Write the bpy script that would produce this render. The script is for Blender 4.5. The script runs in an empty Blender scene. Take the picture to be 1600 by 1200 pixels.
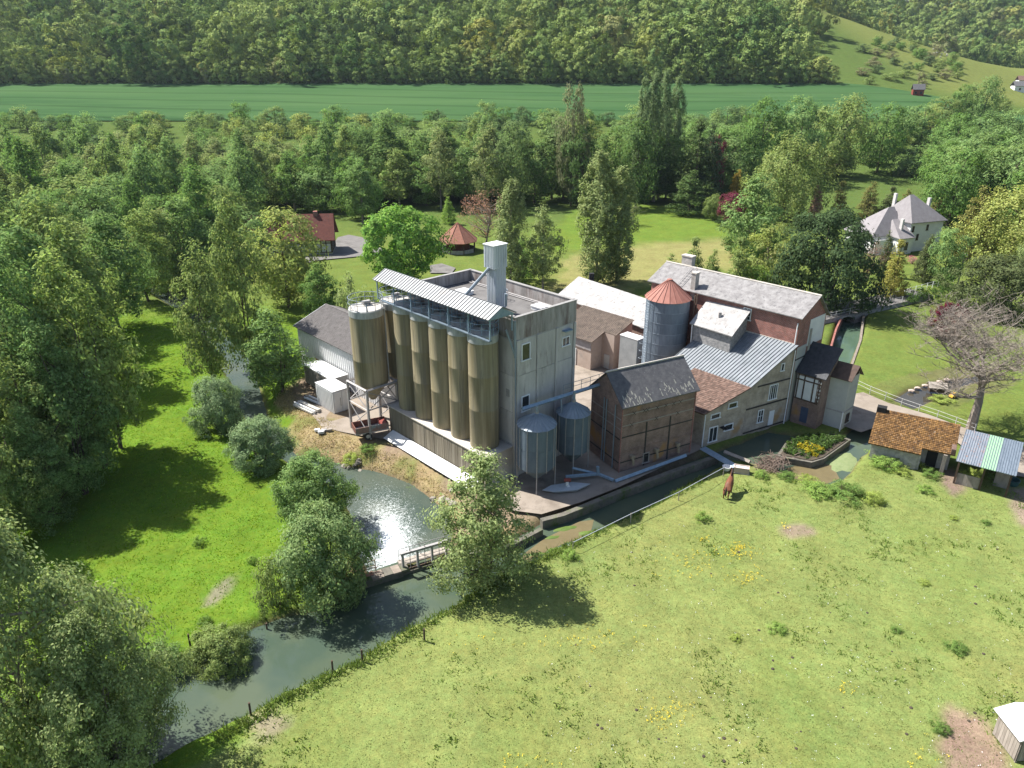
import bpy, bmesh, math, random
import numpy as np
from mathutils import Vector, Matrix

scene = bpy.context.scene
col = scene.collection
R = math.radians

# ---------------------------------------------------------------- camera
CAM_H, PITCH, FPX = 35.0, R(23.5), 1150.0
cam_d = bpy.data.cameras.new('camera')
cam = bpy.data.objects.new('camera', cam_d); col.objects.link(cam)
cam.location = (0, 0, CAM_H)
cam.rotation_euler = (R(90) - PITCH, 0, 0)
cam_d.sensor_fit = 'HORIZONTAL'; cam_d.sensor_width = 36.0
cam_d.lens = 36.0 * FPX / 1600.0
cam_d.clip_start = 0.5; cam_d.clip_end = 6000
scene.camera = cam

# ---------------------------------------------------------------- sky, sun, exposure
SUN_EL, SUN_AZ = R(53), math.atan2(0.44, -0.90)      # direction towards the sun, angle from +X
sun_vec = Vector((math.cos(SUN_AZ) * math.cos(SUN_EL), math.sin(SUN_AZ) * math.cos(SUN_EL), math.sin(SUN_EL)))
world = bpy.data.worlds.new('World'); scene.world = world; world.use_nodes = True
wn = world.node_tree.nodes; wl = world.node_tree.links; wn.clear()
sky = wn.new('ShaderNodeTexSky'); sky.sky_type = 'NISHITA'; sky.sun_disc = False
sky.sun_elevation = SUN_EL; sky.sun_rotation = math.atan2(sun_vec.x, sun_vec.y)
sky.air_density = 1.0; sky.dust_density = 1.5; sky.ozone_density = 1.0
bg = wn.new('ShaderNodeBackground'); bg.inputs[1].default_value = 0.078
wo = wn.new('ShaderNodeOutputWorld')
wl.new(sky.outputs[0], bg.inputs[0]); wl.new(bg.outputs[0], wo.inputs[0])
sun_d = bpy.data.lights.new('sun', 'SUN'); sun_d.energy = 5.0; sun_d.angle = R(0.5); sun_d.color = (1.0, 0.965, 0.90)
sun = bpy.data.objects.new('sun', sun_d); col.objects.link(sun)
sun.rotation_euler = sun_vec.to_track_quat('Z', 'Y').to_euler()
scene.view_settings.view_transform = 'Standard'; scene.view_settings.look = 'None'
scene.view_settings.exposure = 1.2; scene.view_settings.gamma = 1.0
scene.view_settings.use_curve_mapping = False
scene.render.engine = 'CYCLES'
scene.cycles.max_bounces = 6; scene.cycles.diffuse_bounces = 3; scene.cycles.glossy_bounces = 3
scene.cycles.transmission_bounces = 3; scene.cycles.transparent_max_bounces = 6; scene.cycles.volume_bounces = 0
scene.cycles.use_denoising = True
scene.cycles.caustics_reflective = False; scene.cycles.caustics_refractive = False

# ---------------------------------------------------------------- survey helpers (photograph pixel -> point of the place)
CT, ST = math.cos(PITCH), math.sin(PITCH)
def at(px, py, z=0.0):
    u = (px - 800) / FPX; v = (600 - py) / FPX
    rz = -ST + v * CT; t = (z - CAM_H) / rz
    return Vector((u * t, (CT + v * ST) * t, z))
def hgt(px, py, Y):
    v = (600 - py) / FPX
    return CAM_H + (-ST + v * CT) * Y / (CT + v * ST)
def xat(px, py, Y):
    u = (px - 800) / FPX; v = (600 - py) / FPX
    return u * Y / (CT + v * ST)

# ---------------------------------------------------------------- object helpers
class Frame:
    def __init__(s, x=0, y=0, deg=0, z=0):
        s.x, s.y, s.z, s.a = x, y, z, R(deg); s.c, s.s = math.cos(s.a), math.sin(s.a)
    def w(s, p):
        return (s.x + s.c * p[0] - s.s * p[1], s.y + s.s * p[0] + s.c * p[1], s.z + p[2])
    def inv(s, p):
        dx, dy = p[0] - s.x, p[1] - s.y
        return (s.c * dx + s.s * dy, -s.s * dx + s.c * dy, p[2] - s.z)
W0 = Frame()
frames = {}
def tag(o, label=None, cat=None, group=None, kind=None):
    if label: o['label'] = label
    if cat: o['category'] = cat
    if group: o['group'] = group
    if kind: o['kind'] = kind
    return o
def thing(name, label, cat, fr, group=None):
    o = bpy.data.objects.new(name, None); col.objects.link(o)
    o.empty_display_size = 0.3
    o.location = (fr.x, fr.y, fr.z); o.rotation_euler = (0, 0, fr.a)
    frames[o.name] = fr
    return tag(o, label, cat, group)
class MB:
    """collects faces in a frame and links them as one mesh object"""
    def __init__(s, fr=W0): s.v = []; s.f = []; s.fr = fr
    def add(s, vs, fs):
        n = len(s.v); s.v += [tuple(p) for p in vs]; s.f += [tuple(i + n for i in f) for f in fs]; return s
    def box(s, x0, y0, z0, x1, y1, z1):
        return s.add([(x0,y0,z0),(x1,y0,z0),(x1,y1,z0),(x0,y1,z0),(x0,y0,z1),(x1,y0,z1),(x1,y1,z1),(x0,y1,z1)],
                     [(3,2,1,0),(4,5,6,7),(0,1,5,4),(1,2,6,5),(2,3,7,6),(3,0,4,7)])
    def cbox(s, c, d, n, w, t, h):
        """box centred at c (x,y,z of the centre), d / n 2-D unit vectors along width and thickness"""
        pts = []
        for k in (-h/2, h/2):
            for i, j in ((-1,-1),(1,-1),(1,1),(-1,1)):
                pts.append((c[0]+d[0]*i*w/2+n[0]*j*t/2, c[1]+d[1]*i*w/2+n[1]*j*t/2, c[2]+k))
        return s.add(pts, [(3,2,1,0),(4,5,6,7),(0,1,5,4),(1,2,6,5),(2,3,7,6),(3,0,4,7)])
    def prism(s, poly, z0, z1):
        """poly: 2-D points (counter-clockwise); z0, z1 numbers or lists for every corner"""
        n = len(poly); a = z0 if hasattr(z0, '__len__') else [z0]*n; b = z1 if hasattr(z1, '__len__') else [z1]*n
        vs = [(p[0],p[1],a[i]) for i, p in enumerate(poly)] + [(p[0],p[1],b[i]) for i, p in enumerate(poly)]
        fs = [tuple(range(n-1,-1,-1)), tuple(range(n,2*n))] + [(i,(i+1)%n,n+(i+1)%n,n+i) for i in range(n)]
        return s.add(vs, fs)
    def slab(s, pts, t):
        """a sheet of four or three 3-D corners with thickness t downwards"""
        n = len(pts); vs = list(pts) + [(p[0],p[1],p[2]-t) for p in pts]
        return s.add(vs, [tuple(range(n)), tuple(range(2*n-1,n-1,-1))] + [(i,n+i,n+(i+1)%n,(i+1)%n) for i in range(n)])
    def tube(s, pts, r, n=6, cap=True):
        rs = r if hasattr(r, '__len__') else [r]*len(pts)
        P = [Vector(p) for p in pts]; m = len(s.v); rings = []
        for i, p in enumerate(P):
            d = (P[min(i+1,len(P)-1)] - P[max(i-1,0)]).normalized()
            a = d.cross(Vector((0,0,1)) if abs(d.z) < .9 else Vector((1,0,0))).normalized(); b = d.cross(a)
            for k in range(n):
                t = 2*math.pi*k/n; s.v.append(tuple(p + a*(rs[i]*math.cos(t)) + b*(rs[i]*math.sin(t))))
        for i in range(len(P)-1):
            for k in range(n):
                s.f.append((m+i*n+k, m+i*n+(k+1)%n, m+(i+1)*n+(k+1)%n, m+(i+1)*n+k))
        if cap: s.f.append(tuple(m+k for k in range(n-1,-1,-1))); s.f.append(tuple(m+(len(P)-1)*n+k for k in range(n)))
        return s
    def lathe(s, c, prof, n=24, a0=0.0, cap=True):
        """prof: list of (radius, z)"""
        m = len(s.v)
        for r, z in prof:
            for k in range(n):
                t = a0 + 2*math.pi*k/n; s.v.append((c[0]+r*math.cos(t), c[1]+r*math.sin(t), z))
        for i in range(len(prof)-1):
            for k in range(n):
                s.f.append((m+i*n+k, m+i*n+(k+1)%n, m+(i+1)*n+(k+1)%n, m+(i+1)*n+k))
        if cap: s.f.append(tuple(m+k for k in range(n-1,-1,-1))); s.f.append(tuple(m+(len(prof)-1)*n+k for k in range(n)))
        return s
    def build(s, name, mat, parent=None, smooth=False, pf=None):
        root = parent
        while root is not None and root.parent is not None: root = root.parent
        f = pf or (frames[root.name] if root is not None and root.name in frames else W0)
        me = bpy.data.meshes.new(name)
        me.from_pydata([f.inv(s.fr.w(p)) for p in s.v], [], s.f); me.update()
        if smooth: me.polygons.foreach_set('use_smooth', [True]*len(me.polygons))
        o = bpy.data.objects.new(name, me); col.objects.link(o)
        if mat: me.materials.append(mat)
        if parent is not None: o.parent = parent
        return o
def autosmooth(o, deg=35):
    me = o.data; bm = bmesh.new(); bm.from_mesh(me)
    for f in bm.faces: f.smooth = True
    for e in bm.edges:
        if len(e.link_faces) == 2 and e.calc_face_angle(0) > R(deg): e.smooth = False
    bm.to_mesh(me); bm.free(); return o
def copy_tree(o, parent=None):
    c = o.copy(); col.objects.link(c); c.parent = parent
    for ch in o.children: copy_tree(ch, c)
    return c

# ---------------------------------------------------------------- materials
def nodes(m):
    m.use_nodes = True; nt = m.node_tree; nt.nodes.clear(); return nt, nt.nodes, nt.links
ALB = dict(ribbed_tin=.4, white_tin=.75, white_paint=.8, lichen_slate=.55, pale_roof=.6, dark_slate=.6, grey_sheet_roof=.5, brown_sheet_roof=.5, red_tile=.6,
    weathered_tile=.4, mossy_tile=.5, dark_red_tile=.55, rust_sheet=.6, tarmac=.5, yard_concrete=.5, roof_felt=.5, silo_lid=.6, silo_shell=1.05, silo_rim=.75, cladding=.75, bank_rock=.5,
    villa_slate=.5, young_wheat=1.0, dry_sticks=.6, silt=.5, algae=.55, water_weed=.6, fleece=.6, blue_grey_sheet=.7, rusty_sheet=.7, mint_sheet=.6, pink_render=.75, white_render=.85, pale_container=.6, lichen=.6)
def mat(name, c1, c2=None, scale=1.0, rough=0.8, metal=0.0, bump=0.0, streak=None, detail=6, c3=None, s3=0.3, t3=0.55, spec=0.3, vary=0.0, bscale=None, island=0.0):
    """two noisy colours, an optional third in patches, optional stretch (streak = xyz scale), per-object value shift"""
    q_ = ALB.get(name, 1.0); c1 = [v*q_ for v in c1]; c2 = [v*q_ for v in c2] if c2 else None; c3 = [v*q_ for v in c3] if c3 else None
    m = bpy.data.materials.new(name); nt, N, L = nodes(m)
    out = N.new('ShaderNodeOutputMaterial'); b = N.new('ShaderNodeBsdfPrincipled')
    b.inputs['Roughness'].default_value = rough; b.inputs['Metallic'].default_value = metal
    b.inputs['Specular IOR Level'].default_value = spec
    L.new(b.outputs[0], out.inputs[0])
    tc = N.new('ShaderNodeTexCoord'); mp = N.new('ShaderNodeMapping')
    o0 = N.new('ShaderNodeObjectInfo'); sc0 = N.new('ShaderNodeVectorMath'); sc0.operation = 'MULTIPLY_ADD'; sc0.inputs[1].default_value = (37, 23, 0)
    L.new(o0.outputs['Random'], sc0.inputs[0]); L.new(tc.outputs['Object'], sc0.inputs[2]); L.new(sc0.outputs[0], mp.inputs[0])
    if streak: mp.inputs['Scale'].default_value = streak
    no = N.new('ShaderNodeTexNoise'); no.inputs['Scale'].default_value = scale; no.inputs['Detail'].default_value = detail
    no.inputs['Roughness'].default_value = 0.65; L.new(mp.outputs[0], no.inputs['Vector'])
    rp = N.new('ShaderNodeValToRGB'); rp.color_ramp.elements[0].position = 0.32; rp.color_ramp.elements[1].position = 0.68
    rp.color_ramp.elements[0].color = (*c1, 1); rp.color_ramp.elements[1].color = (*(c2 or c1), 1); L.new(no.outputs[0], rp.inputs[0])
    src = rp.outputs[0]
    if c3:
        n3 = N.new('ShaderNodeTexNoise'); n3.inputs['Scale'].default_value = s3; n3.inputs['Detail'].default_value = 8; n3.inputs['Roughness'].default_value = 0.7
        L.new(mp.outputs[0], n3.inputs['Vector'])
        r3 = N.new('ShaderNodeValToRGB'); r3.color_ramp.elements[0].position = t3 - .05; r3.color_ramp.elements[1].position = t3 + .07
        L.new(n3.outputs[0], r3.inputs[0])
        mx = N.new('ShaderNodeMix'); mx.data_type = 'RGBA'; L.new(r3.outputs[0], mx.inputs[0]); L.new(src, mx.inputs[6]); mx.inputs[7].default_value = (*c3, 1)
        src = mx.outputs[2]
    if vary:
        oi = N.new('ShaderNodeObjectInfo'); mr = N.new('ShaderNodeMapRange')
        mr.inputs['To Min'].default_value = 1 - vary; mr.inputs['To Max'].default_value = 1 + vary; L.new(oi.outputs['Random'], mr.inputs[0])
        hv = N.new('ShaderNodeHueSaturation'); L.new(mr.outputs[0], hv.inputs['Value']); L.new(src, hv.inputs['Color']); src = hv.outputs[0]
    if island:
        ge = N.new('ShaderNodeNewGeometry'); mi = N.new('ShaderNodeMapRange'); mi.inputs['To Min'].default_value = 1-island; mi.inputs['To Max'].default_value = 1+island; L.new(ge.outputs['Random Per Island'], mi.inputs[0])
        hi = N.new('ShaderNodeHueSaturation'); L.new(mi.outputs[0], hi.inputs['Value']); L.new(src, hi.inputs['Color']); src = hi.outputs[0]
    L.new(src, b.inputs['Base Color'])
    if bump:
        nb = N.new('ShaderNodeTexNoise'); nb.inputs['Scale'].default_value = bscale or scale*4; nb.inputs['Detail'].default_value = 5
        L.new(mp.outputs[0], nb.inputs['Vector'])
        bp = N.new('ShaderNodeBump'); bp.inputs['Strength'].default_value = bump; bp.inputs['Distance'].default_value = 0.05
        L.new(nb.outputs[0], bp.inputs['Height']); L.new(bp.outputs[0], b.inputs['Normal'])
    return m
def brick_mat(name, c1, c2, mortar, bw=0.22, bh=0.075, rot=0.0, patch=None, t3=0.6):
    """brick courses mapped on vertical walls (uses horizontal run and height in the wall's own frame)"""
    m = bpy.data.materials.new(name); nt, N, L = nodes(m)
    out = N.new('ShaderNodeOutputMaterial'); b = N.new('ShaderNodeBsdfPrincipled'); b.inputs['Roughness'].default_value = 0.9
    b.inputs['Specular IOR Level'].default_value = 0.15; L.new(b.outputs[0], out.inputs[0])
    tc = N.new('ShaderNodeTexCoord'); sp = N.new('ShaderNodeSeparateXYZ'); L.new(tc.outputs['Object'], sp.inputs[0])
    ad = N.new('ShaderNodeMath'); ad.operation = 'ADD'; L.new(sp.outputs[0], ad.inputs[0]); L.new(sp.outputs[1], ad.inputs[1])
    cb = N.new('ShaderNodeCombineXYZ'); L.new(ad.outputs[0], cb.inputs[0]); L.new(sp.outputs[2], cb.inputs[1])
    br = N.new('ShaderNodeTexBrick'); L.new(cb.outputs[0], br.inputs['Vector'])
    br.inputs['Color1'].default_value = (*c1, 1); br.inputs['Color2'].default_value = (*c2, 1); br.inputs['Mortar'].default_value = (*mortar, 1)
    br.inputs['Scale'].default_value = 1.0; br.inputs['Brick Width'].default_value = bw; br.inputs['Row Height'].default_value = bh
    br.inputs['Mortar Size'].default_value = 0.012; br.inputs['Bias'].default_value = 0.0
    no = N.new('ShaderNodeTexNoise'); no.inputs['Scale'].default_value = 0.8; no.inputs['Detail'].default_value = 8; no.inputs['Roughness'].default_value = 0.7
    L.new(tc.outputs['Object'], no.inputs['Vector'])
    mr = N.new('ShaderNodeMapRange'); mr.inputs['From Min'].default_value = .3; mr.inputs['From Max'].default_value = .7
    mr.inputs['To Min'].default_value = .6; mr.inputs['To Max'].default_value = 1.35; L.new(no.outputs[0], mr.inputs[0])
    hv = N.new('ShaderNodeHueSaturation'); L.new(br.outputs[0], hv.inputs['Color']); L.new(mr.outputs[0], hv.inputs['Value'])
    src = hv.outputs[0]
    if patch:
        n3 = N.new('ShaderNodeTexNoise'); n3.inputs['Scale'].default_value = 0.35; n3.inputs['Detail'].default_value = 6; L.new(tc.outputs['Object'], n3.inputs['Vector'])
        r3 = N.new('ShaderNodeValToRGB'); r3.color_ramp.elements[0].position = t3-.04; r3.color_ramp.elements[1].position = t3+.06; L.new(n3.outputs[0], r3.inputs[0])
        mx = N.new('ShaderNodeMix'); mx.data_type = 'RGBA'; L.new(r3.outputs[0], mx.inputs[0]); L.new(src, mx.inputs[6]); mx.inputs[7].default_value = (*patch, 1); src = mx.outputs[2]
    L.new(src, b.inputs['Base Color'])
    bp = N.new('ShaderNodeBump'); bp.inputs['Strength'].default_value = .5; bp.inputs['Distance'].default_value = .02; bp.invert = True
    L.new(br.outputs['Fac'], bp.inputs['Height']); L.new(bp.outputs[0], b.inputs['Normal'])
    return m
def leaf_mat(name, trans=0.40, hill=None):
    """leaves: colour of the object, each leaf a little different, light shining through"""
    m = bpy.data.materials.new(name); nt, N, L = nodes(m)
    out = N.new('ShaderNodeOutputMaterial'); oi = N.new('ShaderNodeObjectInfo'); ge = N.new('ShaderNodeNewGeometry')
    if hill:
        rp = N.new('ShaderNodeValToRGB'); rp.color_ramp.elements[0].color = (*hill[0][1], 1); rp.color_ramp.elements[0].position = 0
        rp.color_ramp.elements[1].position = hill[-1][0]; rp.color_ramp.elements[1].color = (*hill[-1][1], 1)
        for p, c in hill[1:-1]: e = rp.color_ramp.elements.new(p); e.color = (*c, 1)
        ns = N.new('ShaderNodeTexNoise'); ns.inputs['Scale'].default_value = .022; ns.inputs['Detail'].default_value = 2; L.new(oi.outputs['Location'], ns.inputs['Vector'])
        m_a = N.new('ShaderNodeMath'); m_a.operation = 'MULTIPLY_ADD'; m_a.inputs[1].default_value = 2.2; m_a.inputs[2].default_value = -.85; L.new(ns.outputs[0], m_a.inputs[0])
        m_b = N.new('ShaderNodeMath'); m_b.operation = 'MULTIPLY_ADD'; m_b.inputs[1].default_value = .62; L.new(oi.outputs['Random'], m_b.inputs[0]); L.new(m_a.outputs[0], m_b.inputs[2])
        L.new(m_b.outputs[0], rp.inputs[0]); src = rp.outputs[0]
    else: src = oi.outputs['Color']
    mr = N.new('ShaderNodeMapRange'); mr.inputs['To Min'].default_value = .62 if not hill else .8; mr.inputs['To Max'].default_value = 1.45 if not hill else 1.25
    L.new(ge.outputs['Random Per Island'], mr.inputs[0])
    mh = N.new('ShaderNodeMapRange'); mh.inputs['To Min'].default_value = .488; mh.inputs['To Max'].default_value = .522
    mm = N.new('ShaderNodeMath'); mm.operation = 'FRACT'; mu = N.new('ShaderNodeMath'); mu.operation = 'MULTIPLY'; mu.inputs[1].default_value = 7.31
    L.new(ge.outputs['Random Per Island'], mu.inputs[0]); L.new(mu.outputs[0], mm.inputs[0]); L.new(mm.outputs[0], mh.inputs[0])
    hv = N.new('ShaderNodeHueSaturation'); L.new(src, hv.inputs['Color']); L.new(mr.outputs[0], hv.inputs['Value']); L.new(mh.outputs[0], hv.inputs['Hue'])
    d = N.new('ShaderNodeBsdfDiffuse'); t = N.new('ShaderNodeBsdfTranslucent'); g = N.new('ShaderNodeBsdfGlossy'); g.inputs['Roughness'].default_value = .6
    g.inputs[0].default_value = (.9, .95, 1, 1)
    L.new(hv.outputs[0], d.inputs[0])
    ht = N.new('ShaderNodeHueSaturation'); ht.inputs['Saturation'].default_value = 1.15; ht.inputs['Value'].default_value = 1.25; ht.inputs['Hue'].default_value = .497
    L.new(hv.outputs[0], ht.inputs['Color']); L.new(ht.outputs[0], t.inputs[0])
    m1 = N.new('ShaderNodeMixShader'); m1.inputs[0].default_value = trans; L.new(d.outputs[0], m1.inputs[1]); L.new(t.outputs[0], m1.inputs[2])
    m2 = N.new('ShaderNodeMixShader'); m2.inputs[0].default_value = .0; L.new(m1.outputs[0], m2.inputs[1]); L.new(g.outputs[0], m2.inputs[2])
    L.new(m2.outputs[0], out.inputs[0]); return m

LEAF = leaf_mat('leaf')
LEAF_HILL = leaf_mat('leaf_wood', .15, [(0,(.07,.125,.04)),(.2,(.115,.18,.052)),(.42,(.185,.245,.075)),(.62,(.25,.305,.095)),(.78,(.14,.21,.07)),(.9,(.28,.31,.09)),(.97,(.20,.21,.10)),(1,(.29,.295,.085))])
BARK = mat('bark', (.06,.045,.032), (.14,.11,.085), 6, .95, bump=.6, streak=(1,1,.25))
BARK_GREY = mat('bark_grey', (.16,.13,.11), (.30,.26,.22), 6, .95, bump=.6, streak=(1,1,.25))
CONC = mat('concrete_panel', (.36,.345,.33), (.52,.49,.465), .9, .9, bump=.15, c3=(.30,.28,.265), s3=1.1, t3=.6, vary=.08, streak=(1.3,1.3,.3))
CONC_D = mat('concrete_stained', (.20,.185,.175), (.42,.39,.37), 1.2, .92, bump=.2, streak=(1,1,.16), c3=(.16,.12,.11), s3=.8, t3=.55)
CONC_P = mat('concrete_plain', (.38,.35,.31), (.52,.48,.43), .7, .9, bump=.2)
DECK = mat('roof_felt', (.20,.19,.185), (.31,.295,.285), .5, .9, bump=.15, c3=(.16,.15,.15), s3=.35, t3=.57)
SILO = mat('silo_shell', (.135,.112,.062), (.32,.275,.18), .6, .5, bump=.05, streak=(2.2,2.2,.12), c3=(.14,.125,.09), s3=.9, t3=.57, vary=.06)
SILO_RIM = mat('silo_rim', (.30,.32,.32), (.58,.58,.55), 2.5, .6, streak=(1,1,.3))
SILO_TOP = mat('silo_lid', (.62,.58,.52), (.78,.74,.68), 2, .6)
GALV_M = mat('galvanised_wall', (.115,.15,.19), (.18,.22,.265), 1.2, .55, metal=.0, streak=(1,1,.3), vary=.12)
TIN_M = mat('seamed_roof', (.125,.145,.165), (.19,.21,.23), .8, .5, c3=(.10,.115,.13), s3=.7, t3=.58)
GALV = mat('galvanised', (.16,.20,.24), (.26,.30,.34), 1.2, .5, metal=.1, streak=(1,1,.4), vary=.05)
GALV_D = mat('galvanised_dull', (.075,.105,.135), (.125,.16,.195), 1.5, .6, metal=.0, streak=(1,1,.3), vary=.08)
STEEL = mat('painted_steel', (.26,.25,.25), (.38,.36,.35), 3, .6, metal=.2)
STEEL_B = mat('blue_steel', (.16,.23,.30), (.26,.34,.42), 3, .5, metal=.2)
RUST = mat('rust_sheet', (.40,.16,.12), (.54,.25,.20), 1.3, .75, streak=(1,1,.6), bump=.1, vary=.08)
TIN = mat('ribbed_tin', (.36,.38,.40), (.50,.51,.52), 1.0, .4, metal=.35, c3=(.44,.41,.38), s3=.6, t3=.62)
TIN_W = mat('white_tin', (.62,.66,.70), (.76,.79,.82), 1.0, .5, c3=(.50,.53,.57), s3=1.2, t3=.6, streak=(1,1,.3))
WHITE = mat('white_paint', (.74,.74,.74), (.84,.84,.83), 1.5, .55, c3=(.60,.58,.54), s3=.9, t3=.66)
WHITE_R = mat('white_render', (.66,.67,.68), (.80,.80,.80), .8, .9, bump=.1)
SLATE_L = mat('lichen_slate', (.27,.255,.255), (.47,.455,.45), 1.6, .85, bump=.4, bscale=9, c3=(.17,.165,.17), s3=2.6, t3=.60)
SLATE_W = mat('pale_roof', (.40,.385,.375), (.64,.62,.61), 1.4, .85, bump=.4, bscale=8, c3=(.22,.21,.20), s3=2.6, t3=.61)
SLATE_D = mat('dark_slate', (.10,.10,.11), (.19,.185,.19), 2.2, .7, bump=.4, bscale=9, c3=(.33,.33,.33), s3=3.5, t3=.64)
SLATE_K = mat('black_slate', (.018,.02,.025), (.045,.047,.055), 2.5, .6, bump=.4, bscale=9, c3=(.12,.12,.12), s3=4, t3=.68)
ASB = mat('grey_sheet_roof', (.20,.185,.18), (.33,.305,.295), 1.5, .9, bump=.3, bscale=8, c3=(.15,.13,.12), s3=2.5, t3=.58)
ASB_B = mat('brown_sheet_roof', (.17,.13,.105), (.33,.26,.21), 1.8, .9, bump=.3, bscale=9, c3=(.12,.10,.085), s3=1.6, t3=.56)
TILE = mat('red_tile', (.34,.13,.085), (.50,.24,.17), 3.0, .85, bump=.4, bscale=12, c3=(.24,.14,.11), s3=3.5, t3=.58, vary=.1)
TILE_B = mat('weathered_tile', (.24,.145,.11), (.38,.25,.20), 2.2, .9, bump=.3, c3=(.46,.37,.31), s3=5, t3=.62, island=.35)
TILE_O = mat('mossy_tile', (.17,.085,.03), (.34,.185,.06), 1.3, .9, bump=.4, c3=(.46,.40,.34), s3=6.5, t3=.62, island=.45)
TILE_D = mat('dark_red_tile', (.16,.045,.035), (.27,.085,.06), 2.5, .85, bump=.3, c3=(.12,.05,.04), s3=3, t3=.58)
BRICK = brick_mat('old_brick', (.19,.11,.085), (.25,.15,.118), (.25,.215,.19), patch=(.34,.19,.075), t3=.63)
BRICK_R = brick_mat('red_brick', (.30,.11,.085), (.22,.09,.075), (.34,.28,.25), .30, .11)
BRICK_Y = brick_mat('buff_brick', (.34,.29,.23), (.42,.35,.27), (.36,.32,.28), patch=(.36,.24,.13), t3=.64)
STONE = mat('rubble_stone', (.25,.235,.22), (.44,.41,.38), 2.6, .95, bump=.5, bscale=6)
STONE_D = mat('grey_stone', (.17,.17,.175), (.36,.35,.34), 3.2, .95, bump=.6, bscale=5)
PINK = mat('pink_render', (.46,.36,.30), (.58,.47,.40), .6, .9, bump=.1, c3=(.40,.34,.30), s3=.8, t3=.6)
GREY_R = mat('grey_render', (.36,.36,.34), (.46,.46,.43), .7, .9, bump=.1)
WOOD_C = mat('cladding', (.20,.165,.115), (.36,.32,.25), 1.0, .85, bump=.2, streak=(3,3,.15), vary=.16)
WOOD_D = mat('dark_timber', (.05,.032,.022), (.10,.07,.05), 3, .9)
WOOD_G = mat('grey_timber', (.22,.19,.16), (.36,.32,.28), 3, .9, streak=(1,1,.3), vary=.12)
GLASS = mat('window_glass', (.018,.022,.026), (.03,.036,.04), 1, .08, spec=.6)
DARK = mat('dark_opening', (.012,.012,.013), (.02,.02,.02), 1, .9)
FRAME = mat('window_frame', (.66,.68,.70), (.76,.77,.78), 2, .5)
BLUE_D = mat('blue_door', (.04,.055,.10), (.06,.08,.13), 2, .5)
RUBBER = mat('tyre', (.02,.02,.02), (.035,.035,.035), 3, .85)
RED_P = mat('red_paint', (.17,.035,.028), (.24,.06,.045), 2, .6)
YELLOW_P = mat('yellow_paint', (.75,.42,.04), (.80,.50,.08), 2, .5)
GREEN_SH = mat('mint_sheet', (.35,.62,.38), (.45,.70,.46), 2, .5, c3=(.16,.14,.12), s3=4, t3=.64)
BLUE_SH = mat('blue_grey_sheet', (.17,.215,.27), (.25,.30,.36), 1.5, .5, metal=.2, vary=.08)
RUSTY_SH = mat('rusty_sheet', (.22,.25,.30), (.30,.33,.38), 1.5, .55, c3=(.36,.16,.07), s3=2.6, t3=.6)
ASPH = mat('tarmac', (.24,.225,.215), (.32,.30,.285), .6, .92, bump=.15, c3=(.20,.185,.175), s3=.4, t3=.56)
YARD = mat('yard_concrete', (.40,.335,.27), (.53,.45,.375), .45, .92, bump=.15, c3=(.31,.255,.205), s3=.3, t3=.57)
ROCK = mat('bank_rock', (.36,.32,.27), (.54,.49,.42), 2, .95, bump=.5, vary=.15)
HORSE = mat('horse_coat', (.11,.038,.018), (.17,.065,.032), 3, .6)
HORSE_D = mat('horse_mane', (.02,.012,.01), (.035,.022,.018), 4, .8)
SHEEP = mat('fleece', (.66,.63,.55), (.76,.73,.66), 4, .95)
FLOWER_Y = mat('yellow_flower', (.62,.45,.02), (.72,.56,.05), 4, .8)
FLOWER_P = mat('pink_flower', (.60,.12,.22), (.70,.25,.33), 4, .8)

# ================================================================ TERRAIN
def interp(v, tab): return np.interp(v, [a for a, b in tab], [b for a, b in tab])
PROF_A = [(0,0),(235,0),(280,3.5),(330,10),(430,25),(560,60),(700,95),(900,118),(1300,125)]
PROF_B = [(0,0),(400,0),(440,2),(480,9),(560,26),(620,33),(680,28),(760,32),(1000,112),(1300,160)]
def hills(X, Y):
    t = np.clip((X - 190) / 210.0, 0, 1); w = t*t*(3-2*t)
    return (1-w)*interp(Y, PROF_A) + w*interp(Y, PROF_B)
def poly_px(pts, z): return np.array([[at(x, y, z).x, at(x, y, z).y] for x, y in pts])
WZ, PZ = -0.6, -1.5            # water levels above and below the weir
RIVER = poly_px([(60,1290),(255,1185),(310,1155),(400,1110),(440,1085),(520,1050),(560,1032),(640,985),(700,957),(740,927),(800,895),(850,867),(900,847),(960,822),
    (1030,787),(1100,744),(1140,722),(1200,728),(1240,752),(1290,762),(1318,752),(1345,715),(1375,690),(1405,650),(1390,638),(1345,668),(1300,690),(1200,676),(1120,708),
    (1000,752),(905,790),(858,808),(842,822),(800,846),(742,858),(697,868),(640,885),(578,906),(560,925),(505,955),(440,967),(380,987),(325,1012),(270,1050),(212,1066),(150,1120),(20,1230)], WZ)
POOL = poly_px([(578,900),(640,880),(697,862),(706,840),(702,812),(688,792),(642,757),(600,741),(560,733),(515,722),(465,712),(448,690),(418,650),(402,600),(388,560),(345,510),(300,470),(235,438),(195,425),
    (190,440),(230,456),(290,490),(330,540),(362,600),(380,650),(425,705),(470,737),(540,770),(548,805),(560,862)], PZ)
CANAL = poly_px([(1288,575),(1306,515),(1318,488),(1350,488),(1344,530),(1326,575),(1318,600),(1290,600)], -1.0)
POND = poly_px([(1396,626),(1418,612),(1455,601),(1478,596),(1530,588),(1545,592),(1500,604),(1476,612),(1452,628),(1427,640)], -0.2)
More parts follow.
